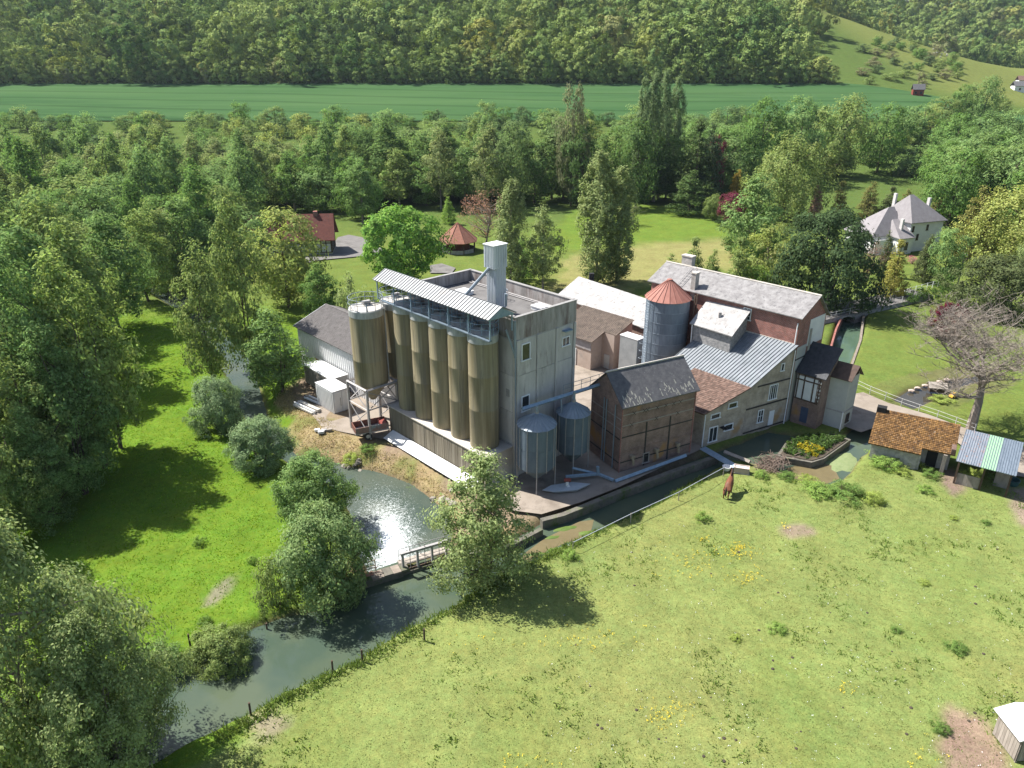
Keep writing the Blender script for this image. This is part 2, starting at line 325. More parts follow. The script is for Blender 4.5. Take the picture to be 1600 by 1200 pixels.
def sdist(P, X, Y):
    """signed distance to polygon, negative inside"""
    d2 = np.full(X.shape, 1e9); ins = np.zeros(X.shape, bool); n = len(P)
    for i in range(n):
        ax, ay = P[i]; bx, by = P[(i+1) % n]; ex, ey = bx-ax, by-ay
        t = np.clip(((X-ax)*ex + (Y-ay)*ey) / (ex*ex+ey*ey+1e-9), 0, 1)
        d2 = np.minimum(d2, (X-ax-t*ex)**2 + (Y-ay-t*ey)**2)
        c = ((ay > Y) != (by > Y)) & (X < (bx-ax)*(Y-ay)/(by-ay+1e-12)+ax); ins ^= c
    d = np.sqrt(d2); return np.where(ins, -d, d)
def vnoise(X, Y, s, seed=0):
    r = np.random.RandomState(seed); G = r.rand(64, 64)
    x, y = X/s, Y/s; i, j = np.floor(x).astype(int), np.floor(y).astype(int); fx, fy = x-i, y-j
    fx, fy = fx*fx*(3-2*fx), fy*fy*(3-2*fy); g = lambda a, b: G[a % 64, b % 64]
    return g(i,j)*(1-fx)*(1-fy)+g(i+1,j)*fx*(1-fy)+g(i,j+1)*(1-fx)*fy+g(i+1,j+1)*fx*fy
def lines(a, b, fine0, fine1, step, grow):
    L = list(np.arange(fine0, fine1+1e-6, step)); s, v = step, fine1
    while v < b: s *= grow; v += s; L.append(v)
    s, v = step, fine0
    while v > a: s *= grow; v -= s; L.insert(0, v)
    return np.array(L)
gx = lines(-900, 1000, -48, 62, .5, 1.09); gy = lines(-60, 1350, 16, 100, .5, 1.07)
GX, GY = np.meshgrid(gx, gy); 
dR, dP, dC, dO = sdist(RIVER,GX,GY), sdist(POOL,GX,GY), sdist(CANAL,GX,GY), sdist(POND,GX,GY)
wob = (vnoise(GX,GY,1.7,1)-.5)*.5 + (vnoise(GX,GY,.8,2)-.5)*.25
Z0 = hills(GX, GY)
near = np.clip((110-GY)/40, 0, 1)*np.clip((70-np.abs(GX))/20, 0, 1)
Z0 = Z0 + (vnoise(GX,GY,9,3)-.5)*.35*near + (vnoise(GX,GY,2.2,4)-.5)*.12*near
def bank(d, lvl, slope, depth):
    return np.where(d > 0, lvl + d*slope, lvl + np.maximum(d*1.1, -depth))
d_ = dR + wob*.6
ZR = bank(d_, WZ, 1.1, .9)
Z0 = np.minimum(Z0, np.where(d_ < 2.0, ZR, 99))
ZP = bank(dP + wob*.6, PZ, .75, .9); Z0 = np.minimum(Z0, np.where(dP < 4, ZP, 99))
Z0 = np.minimum(Z0, np.where(dC < .5, bank(dC, -1.0, 3, .8), 99))
Z0 = np.minimum(Z0, np.where(dO < 1.2, bank(dO, -.2, .6, .3), 99))
# ---- colours of the ground itself (grass, earth, straw, lawn), by zone
PAST, LUSH, LAWN, EARTH, STRAW, WOODF, MOWN, MUD = [np.array(c) for c in
    ((.295,.36,.112),(.185,.305,.036),(.205,.27,.066),(.38,.29,.20),(.46,.36,.19),(.075,.11,.03),(.42,.38,.16),(.22,.17,.11))]
def zone(pts, soft=1.2, nz=2.5, z=0.0):
    d = sdist(poly_px(pts, z), GX, GY) + (vnoise(GX,GY,2.0,7)-.5)*nz + (vnoise(GX,GY,.9,8)-.5)*nz*.5
    return np.clip(.5 - d/soft, 0, 1)[..., None]
C = np.empty(GX.shape+(3,)); C[:] = LAWN
far = np.clip((GY-150)/40, 0, 1)[..., None]; C = C*(1-far) + WOODF*1.9*far
lm = np.clip((-12-GX)/6, 0, 1)[..., None]*np.clip((115-GY)/15, 0, 1)[..., None]; C = C*(1-lm) + LUSH*lm
m = zone([(240,1260),(420,1100),(570,1020),(740,920),(900,835),(1100,735),(1200,725),(1300,755),(1340,705),(1480,735),(1600,760),(1750,800),(2000,1300)], .8, 1.5); C = C*(1-m)+PAST*m
mw = np.clip((vnoise(GX,GY,11,11)-.45)*3, 0, 1)[..., None]*m; C = C*(1-.35*mw)+np.array((.36,.35,.125))*.35*mw
mg = np.clip((vnoise(GX,GY,5.5,12)-.6)*4, 0, 1)[..., None]*m; C = C*(1-.25*mg)+np.array((.20,.27,.06))*.25*mg
m = zone([(440,610),(470,690),(540,715),(600,738),(690,790),(705,830),(760,852),(850,815),(960,765),(1095,705),(1070,640),(900,560),(700,520),(560,540),(480,590)], 1.0, 1.2); C = C*(1-m)+EARTH*m
m = zone([(425,620),(455,650),(470,700),(540,722),(625,760),(690,790),(720,770),(640,710),(560,690),(520,660),(480,640),(450,605)], 1.2, 3.5); C = C*(1-.8*m)+STRAW*1.1*.8*m
mg = np.clip((vnoise(GX,GY,1.6,21)-.52)*5, 0, 1)[..., None]*m; C = C*(1-.7*mg)+LAWN*.7*mg
m = zone([(730,850),(850,800),(866,808),(800,850)], .8, 1.0); C = C*(1-m)+STRAW*m
m = zone([(840,470),(890,400),(1010,380),(1120,375),(1230,390),(1200,420),(1080,420),(1000,450)], 3, 4); C = C*(1-.75*m)+MOWN*.75*m
m = zone([(820,385),(900,330),(1040,318),(1140,345),(1140,370),(1000,380),(880,392)], 3, 3); C = C*(1-m)+(LUSH*.5+LAWN*.5)*m
m = zone([(1170,718),(1200,708),(1240,722),(1235,740),(1190,740)], .5, .8); C = C*(1-m)+np.array((.34,.25,.19))*m
m = zone([(1462,732),(1490,728),(1510,760),(1490,775),(1465,752)], .6, 1); C = C*(1-m)+np.array((.36,.27,.21))*m
m = zone([(1570,770),(1620,755),(1700,800),(1600,830)], .8, 1.2); C = C*(1-m)+np.array((.44,.34,.26))*m
m = zone([(1480,1125),(1540,1110),(1560,1150),(1600,1240),(1450,1250),(1470,1180)], .8, 1.5); C = C*(1-m)+np.array((.42,.30,.22))*m
m = zone([(1225,825),(1255,818),(1265,830),(1235,835)], .8, 1.4); C = C*(1-.8*m)+np.array((.42,.31,.25))*.8*m
m = zone([(385,1120),(425,1118),(450,1135),(420,1160),(392,1150)], .6, 1.2); C = C*(1-.85*m)+np.array((.42,.36,.25))*.85*m
m = zone([(345,905),(372,895),(370,912),(330,945),(325,940)], .4, .8); C = C*(1-.8*m)+np.array((.38,.33,.25))*.8*m
for d, lv in ((dR, WZ), (dP, PZ), (dC, -1), (dO, -.2)):
    k = np.clip(1-(Z0-(lv-.05))/.4, 0, 1)[..., None]*(d < 3)[..., None]; C = C*(1-k)+MUD*k
mead = np.clip((GX-215)/25, 0, 1)*np.clip((GY-395)/20, 0, 1)*np.clip((660-GY)/10, 0, 1); C = C*(1-mead[...,None])+np.array((.25,.29,.085))*mead[...,None]
nx, ny = len(gx), len(gy)
me = bpy.data.meshes.new('ground')
V = np.stack([GX, GY, Z0], -1).reshape(-1, 3)
ii = (np.arange(ny-1)[:, None]*nx + np.arange(nx-1)[None, :]).ravel()
F4 = np.stack([ii, ii+1, ii+nx+1, ii+nx], 1)
def np_mesh(me, V, F):
    k = F.shape[1]
    me.vertices.add(len(V)); me.vertices.foreach_set('co', V.astype(np.float32).ravel())
    me.loops.add(F.size); me.loops.foreach_set('vertex_index', F.astype(np.int32).ravel())
    me.polygons.add(len(F)); me.polygons.foreach_set('loop_start', np.arange(0, F.size, k, dtype=np.int32))
    me.polygons.foreach_set('loop_total', np.full(len(F), k, dtype=np.int32)); me.update(calc_edges=True)
np_mesh(me, V, F4)
me.polygons.foreach_set('use_smooth', np.ones(len(F4), bool))
ca = me.color_attributes.new('soil', 'FLOAT_COLOR', 'POINT')
C *= .5
ca.data.foreach_set('color', np.concatenate([C.reshape(-1,3), np.ones((nx*ny,1))], 1).astype(np.float32).ravel())
def ground_mat():
    m = bpy.data.materials.new('meadow_ground'); nt, N, L = nodes(m)
    out = N.new('ShaderNodeOutputMaterial'); b = N.new('ShaderNodeBsdfPrincipled'); b.inputs['Roughness'].default_value = .95; b.inputs['Specular IOR Level'].default_value = .0
    at_ = N.new('ShaderNodeAttribute'); at_.attribute_name = 'soil'; tc = N.new('ShaderNodeTexCoord')
    src = at_.outputs['Color']
    for sc, lo, hi, det, hs in ((.35,.85,1.16,4,.012),(2.4,.82,1.2,6,.018),(11.0,.72,1.28,5,.0)):
        n = N.new('ShaderNodeTexNoise'); n.inputs['Scale'].default_value = sc; n.inputs['Detail'].default_value = det; n.inputs['Roughness'].default_value = .7
        L.new(tc.outputs['Object'], n.inputs['Vector'])
        mr = N.new('ShaderNodeMapRange'); mr.inputs['From Min'].default_value = .3; mr.inputs['From Max'].default_value = .7; mr.inputs['To Min'].default_value = lo; mr.inputs['To Max'].default_value = hi
        L.new(n.outputs[0], mr.inputs[0])
        hv = N.new('ShaderNodeHueSaturation'); L.new(src, hv.inputs['Color']); L.new(mr.outputs[0], hv.inputs['Value'])
        if hs:
            sp = N.new('ShaderNodeSeparateColor'); L.new(n.outputs['Color'], sp.inputs[0])
            mh = N.new('ShaderNodeMapRange'); mh.inputs['From Min'].default_value = .3; mh.inputs['From Max'].default_value = .7
            mh.inputs['To Min'].default_value = .5-hs; mh.inputs['To Max'].default_value = .5+hs; L.new(sp.outputs[1], mh.inputs[0]); L.new(mh.outputs[0], hv.inputs['Hue'])
        src = hv.outputs[0]
    L.new(src, b.inputs['Base Color'])
    n = N.new('ShaderNodeTexNoise'); n.inputs['Scale'].default_value = 7; n.inputs['Detail'].default_value = 8; n.inputs['Roughness'].default_value = .75; L.new(tc.outputs['Object'], n.inputs['Vector'])
    bp = N.new('ShaderNodeBump'); bp.inputs['Strength'].default_value = .5; bp.inputs['Distance'].default_value = .12; L.new(n.outputs[0], bp.inputs['Height']); L.new(bp.outputs[0], b.inputs['Normal'])
    L.new(b.outputs[0], out.inputs[0]); return m
me.materials.append(ground_mat())
ground = bpy.data.objects.new('ground', me); col.objects.link(ground); tag(ground, 'grassy valley floor and rising hillsides', None, None, 'structure')
from mathutils.bvhtree import BVHTree
gi = lambda a, v: np.clip(np.searchsorted(a, v)-1, 0, len(a)-2)
def gz(x, y):
    i, j = int(gi(gx, x)), int(gi(gy, y)); fx = (x-gx[i])/(gx[i+1]-gx[i]); fy = (y-gy[j])/(gy[j+1]-gy[j])
    return float(Z0[j,i]*(1-fx)*(1-fy)+Z0[j,i+1]*fx*(1-fy)+Z0[j+1,i]*(1-fx)*fy+Z0[j+1,i+1]*fx*fy)

# ---- flat sheets: water, yard, roads
def sheet(name, P, z, m, label=None, kind='structure', sub=0):
    bm = bmesh.new(); vs = [bm.verts.new((p[0], p[1], z)) for p in P]; f = bm.faces.new(vs)
    bmesh.ops.recalc_face_normals(bm, faces=bm.faces)
    if f.normal.z < 0: bmesh.ops.reverse_faces(bm, faces=bm.faces)
    bmesh.ops.triangulate(bm, faces=bm.faces)
    me = bpy.data.meshes.new(name); bm.to_mesh(me); bm.free(); me.materials.append(m)
    o = bpy.data.objects.new(name, me); col.objects.link(o); tag(o, label, None, None, kind); return o
def grow(P, d):
    P = np.array(P); c = []; n = len(P); A = sum(P[i][0]*P[(i+1)%n][1]-P[(i+1)%n][0]*P[i][1] for i in range(n))
    for i in range(n):
        e1 = P[i]-P[i-1]; e2 = P[(i+1)%n]-P[i]; nn = np.array((e1[1],-e1[0]))/np.hypot(*e1)+np.array((e2[1],-e2[0]))/np.hypot(*e2)
        nn /= max(np.hypot(*nn), .6); c.append(P[i]+nn*d*(1 if A > 0 else -1))
    return np.array(c)
def water_mat(name, deep, weed=None, ripple=.06, rs=2.0, foam=None, rough=.06):
    m = bpy.data.materials.new(name); nt, N, L = nodes(m)
    out = N.new('ShaderNodeOutputMaterial'); b = N.new('ShaderNodeBsdfPrincipled')
    b.inputs['Roughness'].default_value = rough; b.inputs['IOR'].default_value = 1.33; b.inputs['Specular IOR Level'].default_value = .5
    tc = N.new('ShaderNodeTexCoord'); base = None
    n1 = N.new('ShaderNodeTexNoise'); n1.inputs['Scale'].default_value = .25; n1.inputs['Detail'].default_value = 5; L.new(tc.outputs['Object'], n1.inputs['Vector'])
    rp = N.new('ShaderNodeValToRGB'); rp.color_ramp.elements[0].position = .4; rp.color_ramp.elements[1].position = .62
    rp.color_ramp.elements[0].color = (*deep, 1); rp.color_ramp.elements[1].color = (*(weed or [c*1.25 for c in deep]), 1); L.new(n1.outputs[0], rp.inputs[0]); base = rp.outputs[0]
    nb = N.new('ShaderNodeTexNoise'); nb.inputs['Scale'].default_value = rs; nb.inputs['Detail'].default_value = 4; L.new(tc.outputs['Object'], nb.inputs['Vector'])
    bp = N.new('ShaderNodeBump'); bp.inputs['Strength'].default_value = ripple; bp.inputs['Distance'].default_value = .1; L.new(nb.outputs[0], bp.inputs['Height'])
    if foam:
        # white water thrown up below the sluice: fades with distance from the gate, torn by noise
        cx, cy, rx, ry, ang = foam
        mp = N.new('ShaderNodeMapping'); mp.vector_type = 'TEXTURE'; mp.inputs['Location'].default_value = (cx, cy, PZ); mp.inputs['Rotation'].default_value = (0,0,ang); mp.inputs['Scale'].default_value = (rx, ry, 1)
        L.new(tc.outputs['Object'], mp.inputs[0]); ln = N.new('ShaderNodeVectorMath'); ln.operation = 'LENGTH'; L.new(mp.outputs[0], ln.inputs[0])
        fac = None
        for sc_, k1, k0, dist_, f0, f1, amp_ in ((2.2,2.2,-.55,1.0,-.45,.25,1.0),(5.5,4.2,-1.75,.38,-.35,.35,.75)):
            fn = N.new('ShaderNodeTexNoise'); fn.inputs['Scale'].default_value = sc_; fn.inputs['Detail'].default_value = 9; fn.inputs['Roughness'].default_value = .72; fn.inputs['Distortion'].default_value = 1.6; L.new(tc.outputs['Object'], fn.inputs['Vector'])
            a = N.new('ShaderNodeMath'); a.operation = 'MULTIPLY_ADD'; a.inputs[1].default_value = k1; a.inputs[2].default_value = k0; L.new(fn.outputs[0], a.inputs[0])
            ds = N.new('ShaderNodeMath'); ds.operation = 'MULTIPLY'; ds.inputs[1].default_value = dist_; L.new(ln.outputs['Value'], ds.inputs[0])
            s = N.new('ShaderNodeMath'); s.operation = 'SUBTRACT'; L.new(a.outputs[0], s.inputs[0]); L.new(ds.outputs[0], s.inputs[1])
            mr = N.new('ShaderNodeMapRange'); mr.inputs['From Min'].default_value = f0; mr.inputs['From Max'].default_value = f1; mr.inputs['To Max'].default_value = amp_; L.new(s.outputs[0], mr.inputs[0])
            if fac is None: fac = mr.outputs[0]
            else:
                mxx = N.new('ShaderNodeMath'); mxx.operation = 'MAXIMUM'; L.new(fac, mxx.inputs[0]); L.new(mr.outputs[0], mxx.inputs[1]); mr = mxx
        mx = N.new('ShaderNodeMix'); mx.data_type = 'RGBA'; L.new(mr.outputs[0], mx.inputs[0]); L.new(base, mx.inputs[6]); mx.inputs[7].default_value = (.80,.84,.86,1); base = mx.outputs[2]
        r2 = N.new('ShaderNodeMapRange'); r2.inputs['To Min'].default_value = rough; r2.inputs['To Max'].default_value = .75; L.new(mr.outputs[0], r2.inputs[0]); L.new(r2.outputs[0], b.inputs['Roughness'])
    L.new(base, b.inputs['Base Color']); L.new(bp.outputs[0], b.inputs['Normal']); L.new(b.outputs[0], out.inputs[0]); return m
W_RIV = water_mat('river_water', (.050,.074,.054), (.074,.094,.060), .05, 1.6, rough=.04)
g0 = at(612, 872, PZ)
W_POOL = water_mat('pool_water', (.050,.070,.058), (.075,.09,.07), .5, 3.5, foam=(g0.x-.5, g0.y+2.2, 1.25, 3.6, R(14)), rough=.16)
W_CAN = water_mat('canal_water', (.05,.085,.06), (.07,.11,.07), .08, 2)
W_POND = water_mat('pond_water', (.035,.032,.026), (.05,.045,.035), .03, 2)
sheet('river', grow(RIVER, 1.0), WZ, W_RIV, 'calm grey-green river above the weir')
sheet('mill_pool', grow(POOL, 1.2), PZ, W_POOL, 'churning mill pool below the sluice gates')
sheet('canal', grow(CANAL, .4), -1.0, W_CAN, 'green walled channel running out from under the road bridge')
sheet('pond', grow(POND, .6), -.2, W_POND, 'dark garden pond')
# trailing water weed and silt under the shallow water by the quay: green and ochre mats just at the surface
WEED = mat('water_weed', (.10,.17,.03), (.17,.25,.05), 2, .6, bump=.4)
SILT = mat('silt', (.22,.175,.085), (.29,.235,.12), .8, .5, bump=.2)
def blob(name, c, rx, ry, ang, z, m, label, cat, group, seed, dz=.03):
    r = random.Random(seed); n = 18; ca_, sa = math.cos(ang), math.sin(ang); b = MB()
    top = []; 
    for k in range(n):
        t = 2*math.pi*k/n; q = .75+.45*r.random(); x, y = rx*q*math.cos(t), ry*q*math.sin(t); top.append((c[0]+x*ca_-y*sa, c[1]+x*sa+y*ca_))
    vs = [(x,y,z-.05) for x,y in top]+[(c[0]+(x-c[0])*.8, c[1]+(y-c[1])*.8, z+dz) for x,y in top]+[(c[0],c[1],z+dz*1.4)]
    b.add(vs, [(k,(k+1)%n,n+(k+1)%n,n+k) for k in range(n)]+[(n+k,n+(k+1)%n,2*n) for k in range(n)])
    o = b.build(name, m, smooth=True); tag(o, label, cat, group); return o
p = at(850,855,WZ); q = at(895,838,WZ)
sheet('silt_bed', [tuple(at(x,y,WZ).xy) for x,y in ((815,868),(850,842),(905,815),(928,812),(922,836),(880,850),(842,868),(822,880))], WZ+.006, SILT, 'sunlit ochre silt showing through shallow water')
for i, (x, y, rx, ry) in enumerate(((882,826,1.1,.38),(915,833,.8,.35),(862,840,.7,.25),(868,858,.9,.25),(838,866,.8,.25))):
    blob('weed_mat', at(x,y,WZ), rx, ry, .3, WZ+.012, WEED, 'green mat of water weed in the shallows below the quay', 'water weed', 'weed mats in the shallows', i, .015)
blob('algae_mat', at(1318,722,WZ), 2.6, 1.5, .9, WZ+.02, mat('algae', (.24,.32,.13), (.34,.40,.19), 3, .8, bump=.6), 'pale green scum raft floating in front of the mossy shed', 'algae', None, 9, .04)
sheet('shallow_silt', [tuple(at(x,y,WZ).xy) for x,y in ((1228,732),(1262,722),(1300,726),(1312,748),(1282,760),(1246,754))], WZ+.006, SILT, 'brown silt under the shallow basin')
# yard and roads
sheet('yard', [tuple(at(x,y).xy) for x,y in ((480,640),(502,668),(530,676),(560,682),(612,690),(640,702),(735,762),(800,800),(846,806),(905,788),(966,764),(1095,704),(1093,690),(1060,650),(985,590),(990,560),(940,545),(905,530),(890,480),(700,500),(560,560),(520,622))], .17, YARD, 'beige concrete mill yard')
def road(name, pts, w, m, label, z=.06):
    P = [Vector(at(x, y).xy) for x, y in pts]; lt, rt = [], []
    for i, p in enumerate(P):
        d = (P[min(i+1,len(P)-1)]-P[max(i-1,0)]).normalized(); n = Vector((-d.y, d.x)); ww = w[i] if hasattr(w,'__len__') else w
        lt.append(p+n*ww/2); rt.append(p-n*ww/2)
    b = MB()
    zz = lambda q: gz(q.x, q.y)+z+.12
    b.add([(q.x,q.y,zz(q)) for q in lt]+[(q.x,q.y,zz(q)) for q in rt], [(len(P)+i, len(P)+i+1, i+1, i) for i in range(len(P)-1)])
    o = b.build(name, m); tag(o, label, None, None, 'structure'); return o
sheet('driveway', [tuple(at(x,y).xy) for x,y in ((480,412),(497,408),(560,402),(586,400),(600,392),(566,372),(545,368),(528,372),(515,392),(495,395),(470,400))], .19, ASPH, 'grey drive beside the half-timbered house')
sheet('garden_path', [tuple(at(x,y).xy) for x,y in ((672,416),(690,413),(712,420),(706,428),(672,428))], .19, ASPH, 'short grey path in front of the round pavilion')
sheet('lane', [tuple(at(x,y).xy) for x,y in ((1333,618),(1348,615),(1388,632),(1450,650),(1520,676),(1600,702),(1700,735),(1700,790),(1600,748),(1560,742),(1490,690),(1420,660),(1388,662),(1362,672),(1345,678),(1318,668))], .19, YARD, 'pale lane behind the mossy tiled shed')
# wheat field draped over the rising ground
WHEAT = mat('young_wheat', (.038,.085,.031), (.058,.110,.041), .05, .95, c3=(.032,.072,.028), s3=.035, t3=.56, streak=(.12,1.0,1), spec=0.0)
def tramlines(m):
    nt = m.node_tree; N, L = nt.nodes, nt.links; b = [n for n in N if n.type == 'BSDF_PRINCIPLED'][0]; src = b.inputs['Base Color'].links[0].from_socket
    tc = N.new('ShaderNodeTexCoord'); mp = N.new('ShaderNodeMapping'); mp.inputs['Rotation'].default_value = (0,0,R(3)); L.new(tc.outputs['Object'], mp.inputs[0])
    w = N.new('ShaderNodeTexWave'); w.bands_direction = 'Y'; w.inputs['Scale'].default_value = .017; w.inputs['Distortion'].default_value = 9; w.inputs['Detail'].default_value = 1; w.inputs['Detail Scale'].default_value = .25; L.new(mp.outputs[0], w.inputs['Vector'])
    rp = N.new('ShaderNodeValToRGB'); rp.color_ramp.elements[0].position = .0; rp.color_ramp.elements[0].color = (.74,.76,.74,1); rp.color_ramp.elements[1].position = .10; rp.color_ramp.elements[1].color = (1,1,1,1); L.new(w.outputs['Fac'], rp.inputs[0])
    mx = N.new('ShaderNodeMix'); mx.data_type = 'RGBA'; mx.blend_type = 'MULTIPLY'; mx.inputs[0].default_value = 1; L.new(src, mx.inputs[6]); L.new(rp.outputs[0], mx.inputs[7]); L.new(mx.outputs[2], b.inputs['Base Color'])
tramlines(WHEAT)
fx_ = np.linspace(-420, 236, 83); fy_ = np.linspace(342, 430, 30)
FXg, FYg = np.meshgrid(fx_, fy_)
FYg = 342+(FYg-342)*np.clip((238-FXg)/55, .05, 1)**.5 + np.where(FXg > 100, (FXg-100)*.0, 0)
FZg = hills(FXg, FYg)+.45
mw_ = bpy.data.meshes.new('wheat_field'); ix = (np.arange(29)[:,None]*83+np.arange(82)[None,:]).ravel()
np_mesh(mw_, np.stack([FXg,FYg,FZg],-1).reshape(-1,3), np.stack([ix,ix+1,ix+84,ix+83],1)); mw_.materials.append(WHEAT)
wf = bpy.data.objects.new('wheat_field', mw_); col.objects.link(wf); tag(wf, 'even blue-green field of young wheat below the wooded hill', None, None, 'structure')

# ================================================================ BUILDINGS
def window(parent, c, d, n, w, h, fm=None, bars=1, rows=0, t=.07, name='window', glass=None, pf=None):
    """a framed window on a wall: c centre on the wall face, d along the wall, n outwards (2-D, in world axes)"""
    fm = fm or FRAME; b = MB(); k = .09
    o3 = lambda a, z, s=.0: (c[0]+d[0]*a+n[0]*s, c[1]+d[1]*a+n[1]*s, c[2]+z)
    b.cbox(o3(0, h/2-k/2, t/2), d, n, w, t, k); b.cbox(o3(0, -h/2+k/2, t/2+.02), d, n, w+.16, t+.04, k)
    b.cbox(o3(-w/2+k/2, 0, t/2), d, n, k, t, h-2*k); b.cbox(o3(w/2-k/2, 0, t/2), d, n, k, t, h-2*k)
    for i in range(bars): b.cbox(o3(-w/2+w*(i+1)/(bars+1), 0, t/2-.005), d, n, .06, t-.02, h-2*k)
    for i in range(rows): b.cbox(o3(0, -h/2+h*(i+1)/(rows+1), t/2-.01), d, n, w-2*k, t-.03, .05)
    f = b.build(name, fm, parent)
    MB().cbox(o3(0, 0, .012), d, n, w-.1, .02, h-.1).build('pane', glass or GLASS, f)
    return f
def U(a): return (math.cos(R(a)), math.sin(R(a)))
def ribs(b, A, B, C_, D, n, w=.05, h=.04):
    """raised seams on a sloping quad A-B (eave) to D-C (ridge); n seams from eave to ridge"""
    A, B, C_, D = map(Vector, (A, B, C_, D)); nn = (B-A).cross(D-A).normalized()
    if nn.z < 0: nn = -nn
    for i in range(n+1):
        t = i/n; p, q = A.lerp(B, t), D.lerp(C_, t); s = (B-A).normalized()*w/2
        b.add([p-s, p+s, q+s, q-s, p-s*.6+nn*h, p+s*.6+nn*h, q+s*.6+nn*h, q-s*.6+nn*h], [(4,5,6,7),(0,1,5,4),(1,2,6,5),(2,3,7,6),(3,0,4,7)])
def courses(parent, name, m, A, B, C_, D, rows, cols, lift=.02, th=.04, gap=.97, seed=0, jit=.012, joined=False):
    """tiles or slates laid one by one on a sloping quad, each its own piece; A-B eave, D-C ridge"""
    A, B, C_, D = map(Vector, (A, B, C_, D)); nn = (B-A).cross(D-A).normalized()
    if nn.z < 0: nn = -nn
    r = random.Random(seed); J = MB()
    for j in range(rows):
        for i in range(cols):
            t0, t1 = i/cols, (i+gap)/cols; v0, v1 = j/rows, min(1, (j+1.18)/rows)
            P = lambda t, v: A.lerp(B, t).lerp(D.lerp(C_, t), v)
            e = nn*(lift+th+r.uniform(-jit, jit)); g = nn*(lift+r.uniform(-jit, jit)*.5)
            q = [P(t0,v0)+e, P(t1,v0)+e, P(t1,v1)+g, P(t0,v1)+g]
            lo = [P(t0,v0)+nn*.004, P(t1,v0)+nn*.004]
            J.add(q+lo, [(0,1,2,3),(4,5,1,0),(4,0,3),(5,2,1)])
            if not joined: MB().add(q+lo, [(0,1,2,3),(4,5,1,0),(4,0,3),(5,2,1)]).build(name, m, parent)
    if joined: o = J.build(name, m, parent); o['kind'] = 'stuff'
def quad_roof(parent, name, m, pts, t=.08): return MB().slab(pts, t).build(name, m, parent)

# ---------- concrete mill block
FB = Frame(.3, 58.7, 43)
blk = thing('silo_block', 'tall flat-roofed concrete block standing behind the row of silos', 'building', FB)
BX, BY, BZ, PT = 7.5, 14.8, 14.4, 15.5
MB(FB).box(0,0,0,BX,BY,BZ-.05).build('wall', CONC_P, blk)
MB(FB).box(.25,.25,BZ-.04,BX-.25,BY-.25,BZ+.02).build('roof_deck', DECK, blk)
COPE = mat('coping_stone',(.20,.195,.19),(.29,.28,.27),1.5,.9)
for x0,y0,x1,y1 in ((-.04,-.04,BX+.04,.22),(-.04,BY-.22,BX+.04,BY+.04),(-.04,.225,.22,BY-.225),(BX-.22,.225,BX+.04,BY-.225)):
    pp = MB(FB).box(x0,y0,BZ-.9,x1,y1,PT).build('parapet', CONC_D, blk)
    MB(FB).box(x0-.05,y0-.05,PT+.002,x1+.05,y1+.05,PT+.06).build('coping', COPE, pp)
nb_, db_ = U(43-90), U(43)     # outward normal and run of the face towards the brick store
bays = [(.35,2.45),(2.75,4.85),(5.15,7.15)]
rowz = [(.3,3.4),(3.45,6.6),(6.65,10.1),(10.15,13.42)]
for x0,x1 in bays:
    for z0,z1 in rowz: MB(FB).box(x0,-.06,z0,x1,.01,z1).build('panel', CONC, blk)
for x in (.15,2.6,5.0,7.33): MB(FB).box(x-.13,-.16,0,x+.13,.0,13.45).build('pilaster', CONC, blk)
for y0 in np.arange(.3, 14.3, 2.4):
    for z0,z1 in rowz: MB(FB).box(-.06,y0,z0,.01,min(y0+2.3,14.6),z1).build('panel', CONC, blk)
for i in range(6):
    for z0,z1 in rowz: MB(FB).box(BX-.01,.3+i*2.4,z0,BX+.06,min(2.6+i*2.4,14.6),z1).build('panel', CONC, blk)
fw = lambda x,z: (*FB.w((x,-.06,0))[:2], z)
for x,z,w,h in ((1.15,12.2,1.05,1.6),(1.15,7.3,1.0,1.55),(1.1,4.0,.95,1.3)): window(blk, fw(x,z), db_, nb_, w, h, bars=0, glass=None)
window(blk, fw(6.2,11.9), db_, nb_, 1.0, .9, bars=1); 
MB(FB).box(5.7,-.5,12.95,6.7,-.06,13.05).build('awning', STEEL_B, blk)
MB(FB).box(-.1,.7,8.0,-.06,1.1,8.7).build('vent', STEEL, blk)
MB(FB).tube([(-.12,-.12,0),(-.12,-.12,14.5)], .06, 8).build('downpipe', GALV, blk)
for (x,y) in ((3.7,11.2),(5.6,2.6)):
    k = MB(FB).box(x-.55,y-.7,BZ+.02,x+.55,y+.7,BZ+.3).build('skylight', FRAME, blk); MB(FB).box(x-.6,y-.75,BZ+.302,x+.6,y+.75,BZ+.4).build('lid', WHITE, k)
cg = MB(FB)
for k in range(8): a = k*math.pi/4; cg.tube([(5.0+.55*math.cos(a),7.2+.55*math.sin(a),BZ),(5.0+.55*math.cos(a),7.2+.55*math.sin(a),BZ+1.0)], .025, 5)
for z in (.5,1.0): cg.tube([(5.0+.55*math.cos(k*math.pi/8),7.2+.55*math.sin(k*math.pi/8),BZ+z) for k in range(17)], .025, 5)
cg.build('hatch_guard', GALV, blk)
MB(FB).tube([(BX-.6,.6,BZ+.12),(BX-.6,BY-.8,BZ+.12)], .07, 6).build('roof_pipe', STEEL, blk)
MB(FB).tube([(BX-.95,.6,BZ+.12),(BX-.95,BY-.8,BZ+.12)], .05, 6).build('roof_pipe', STEEL, blk)

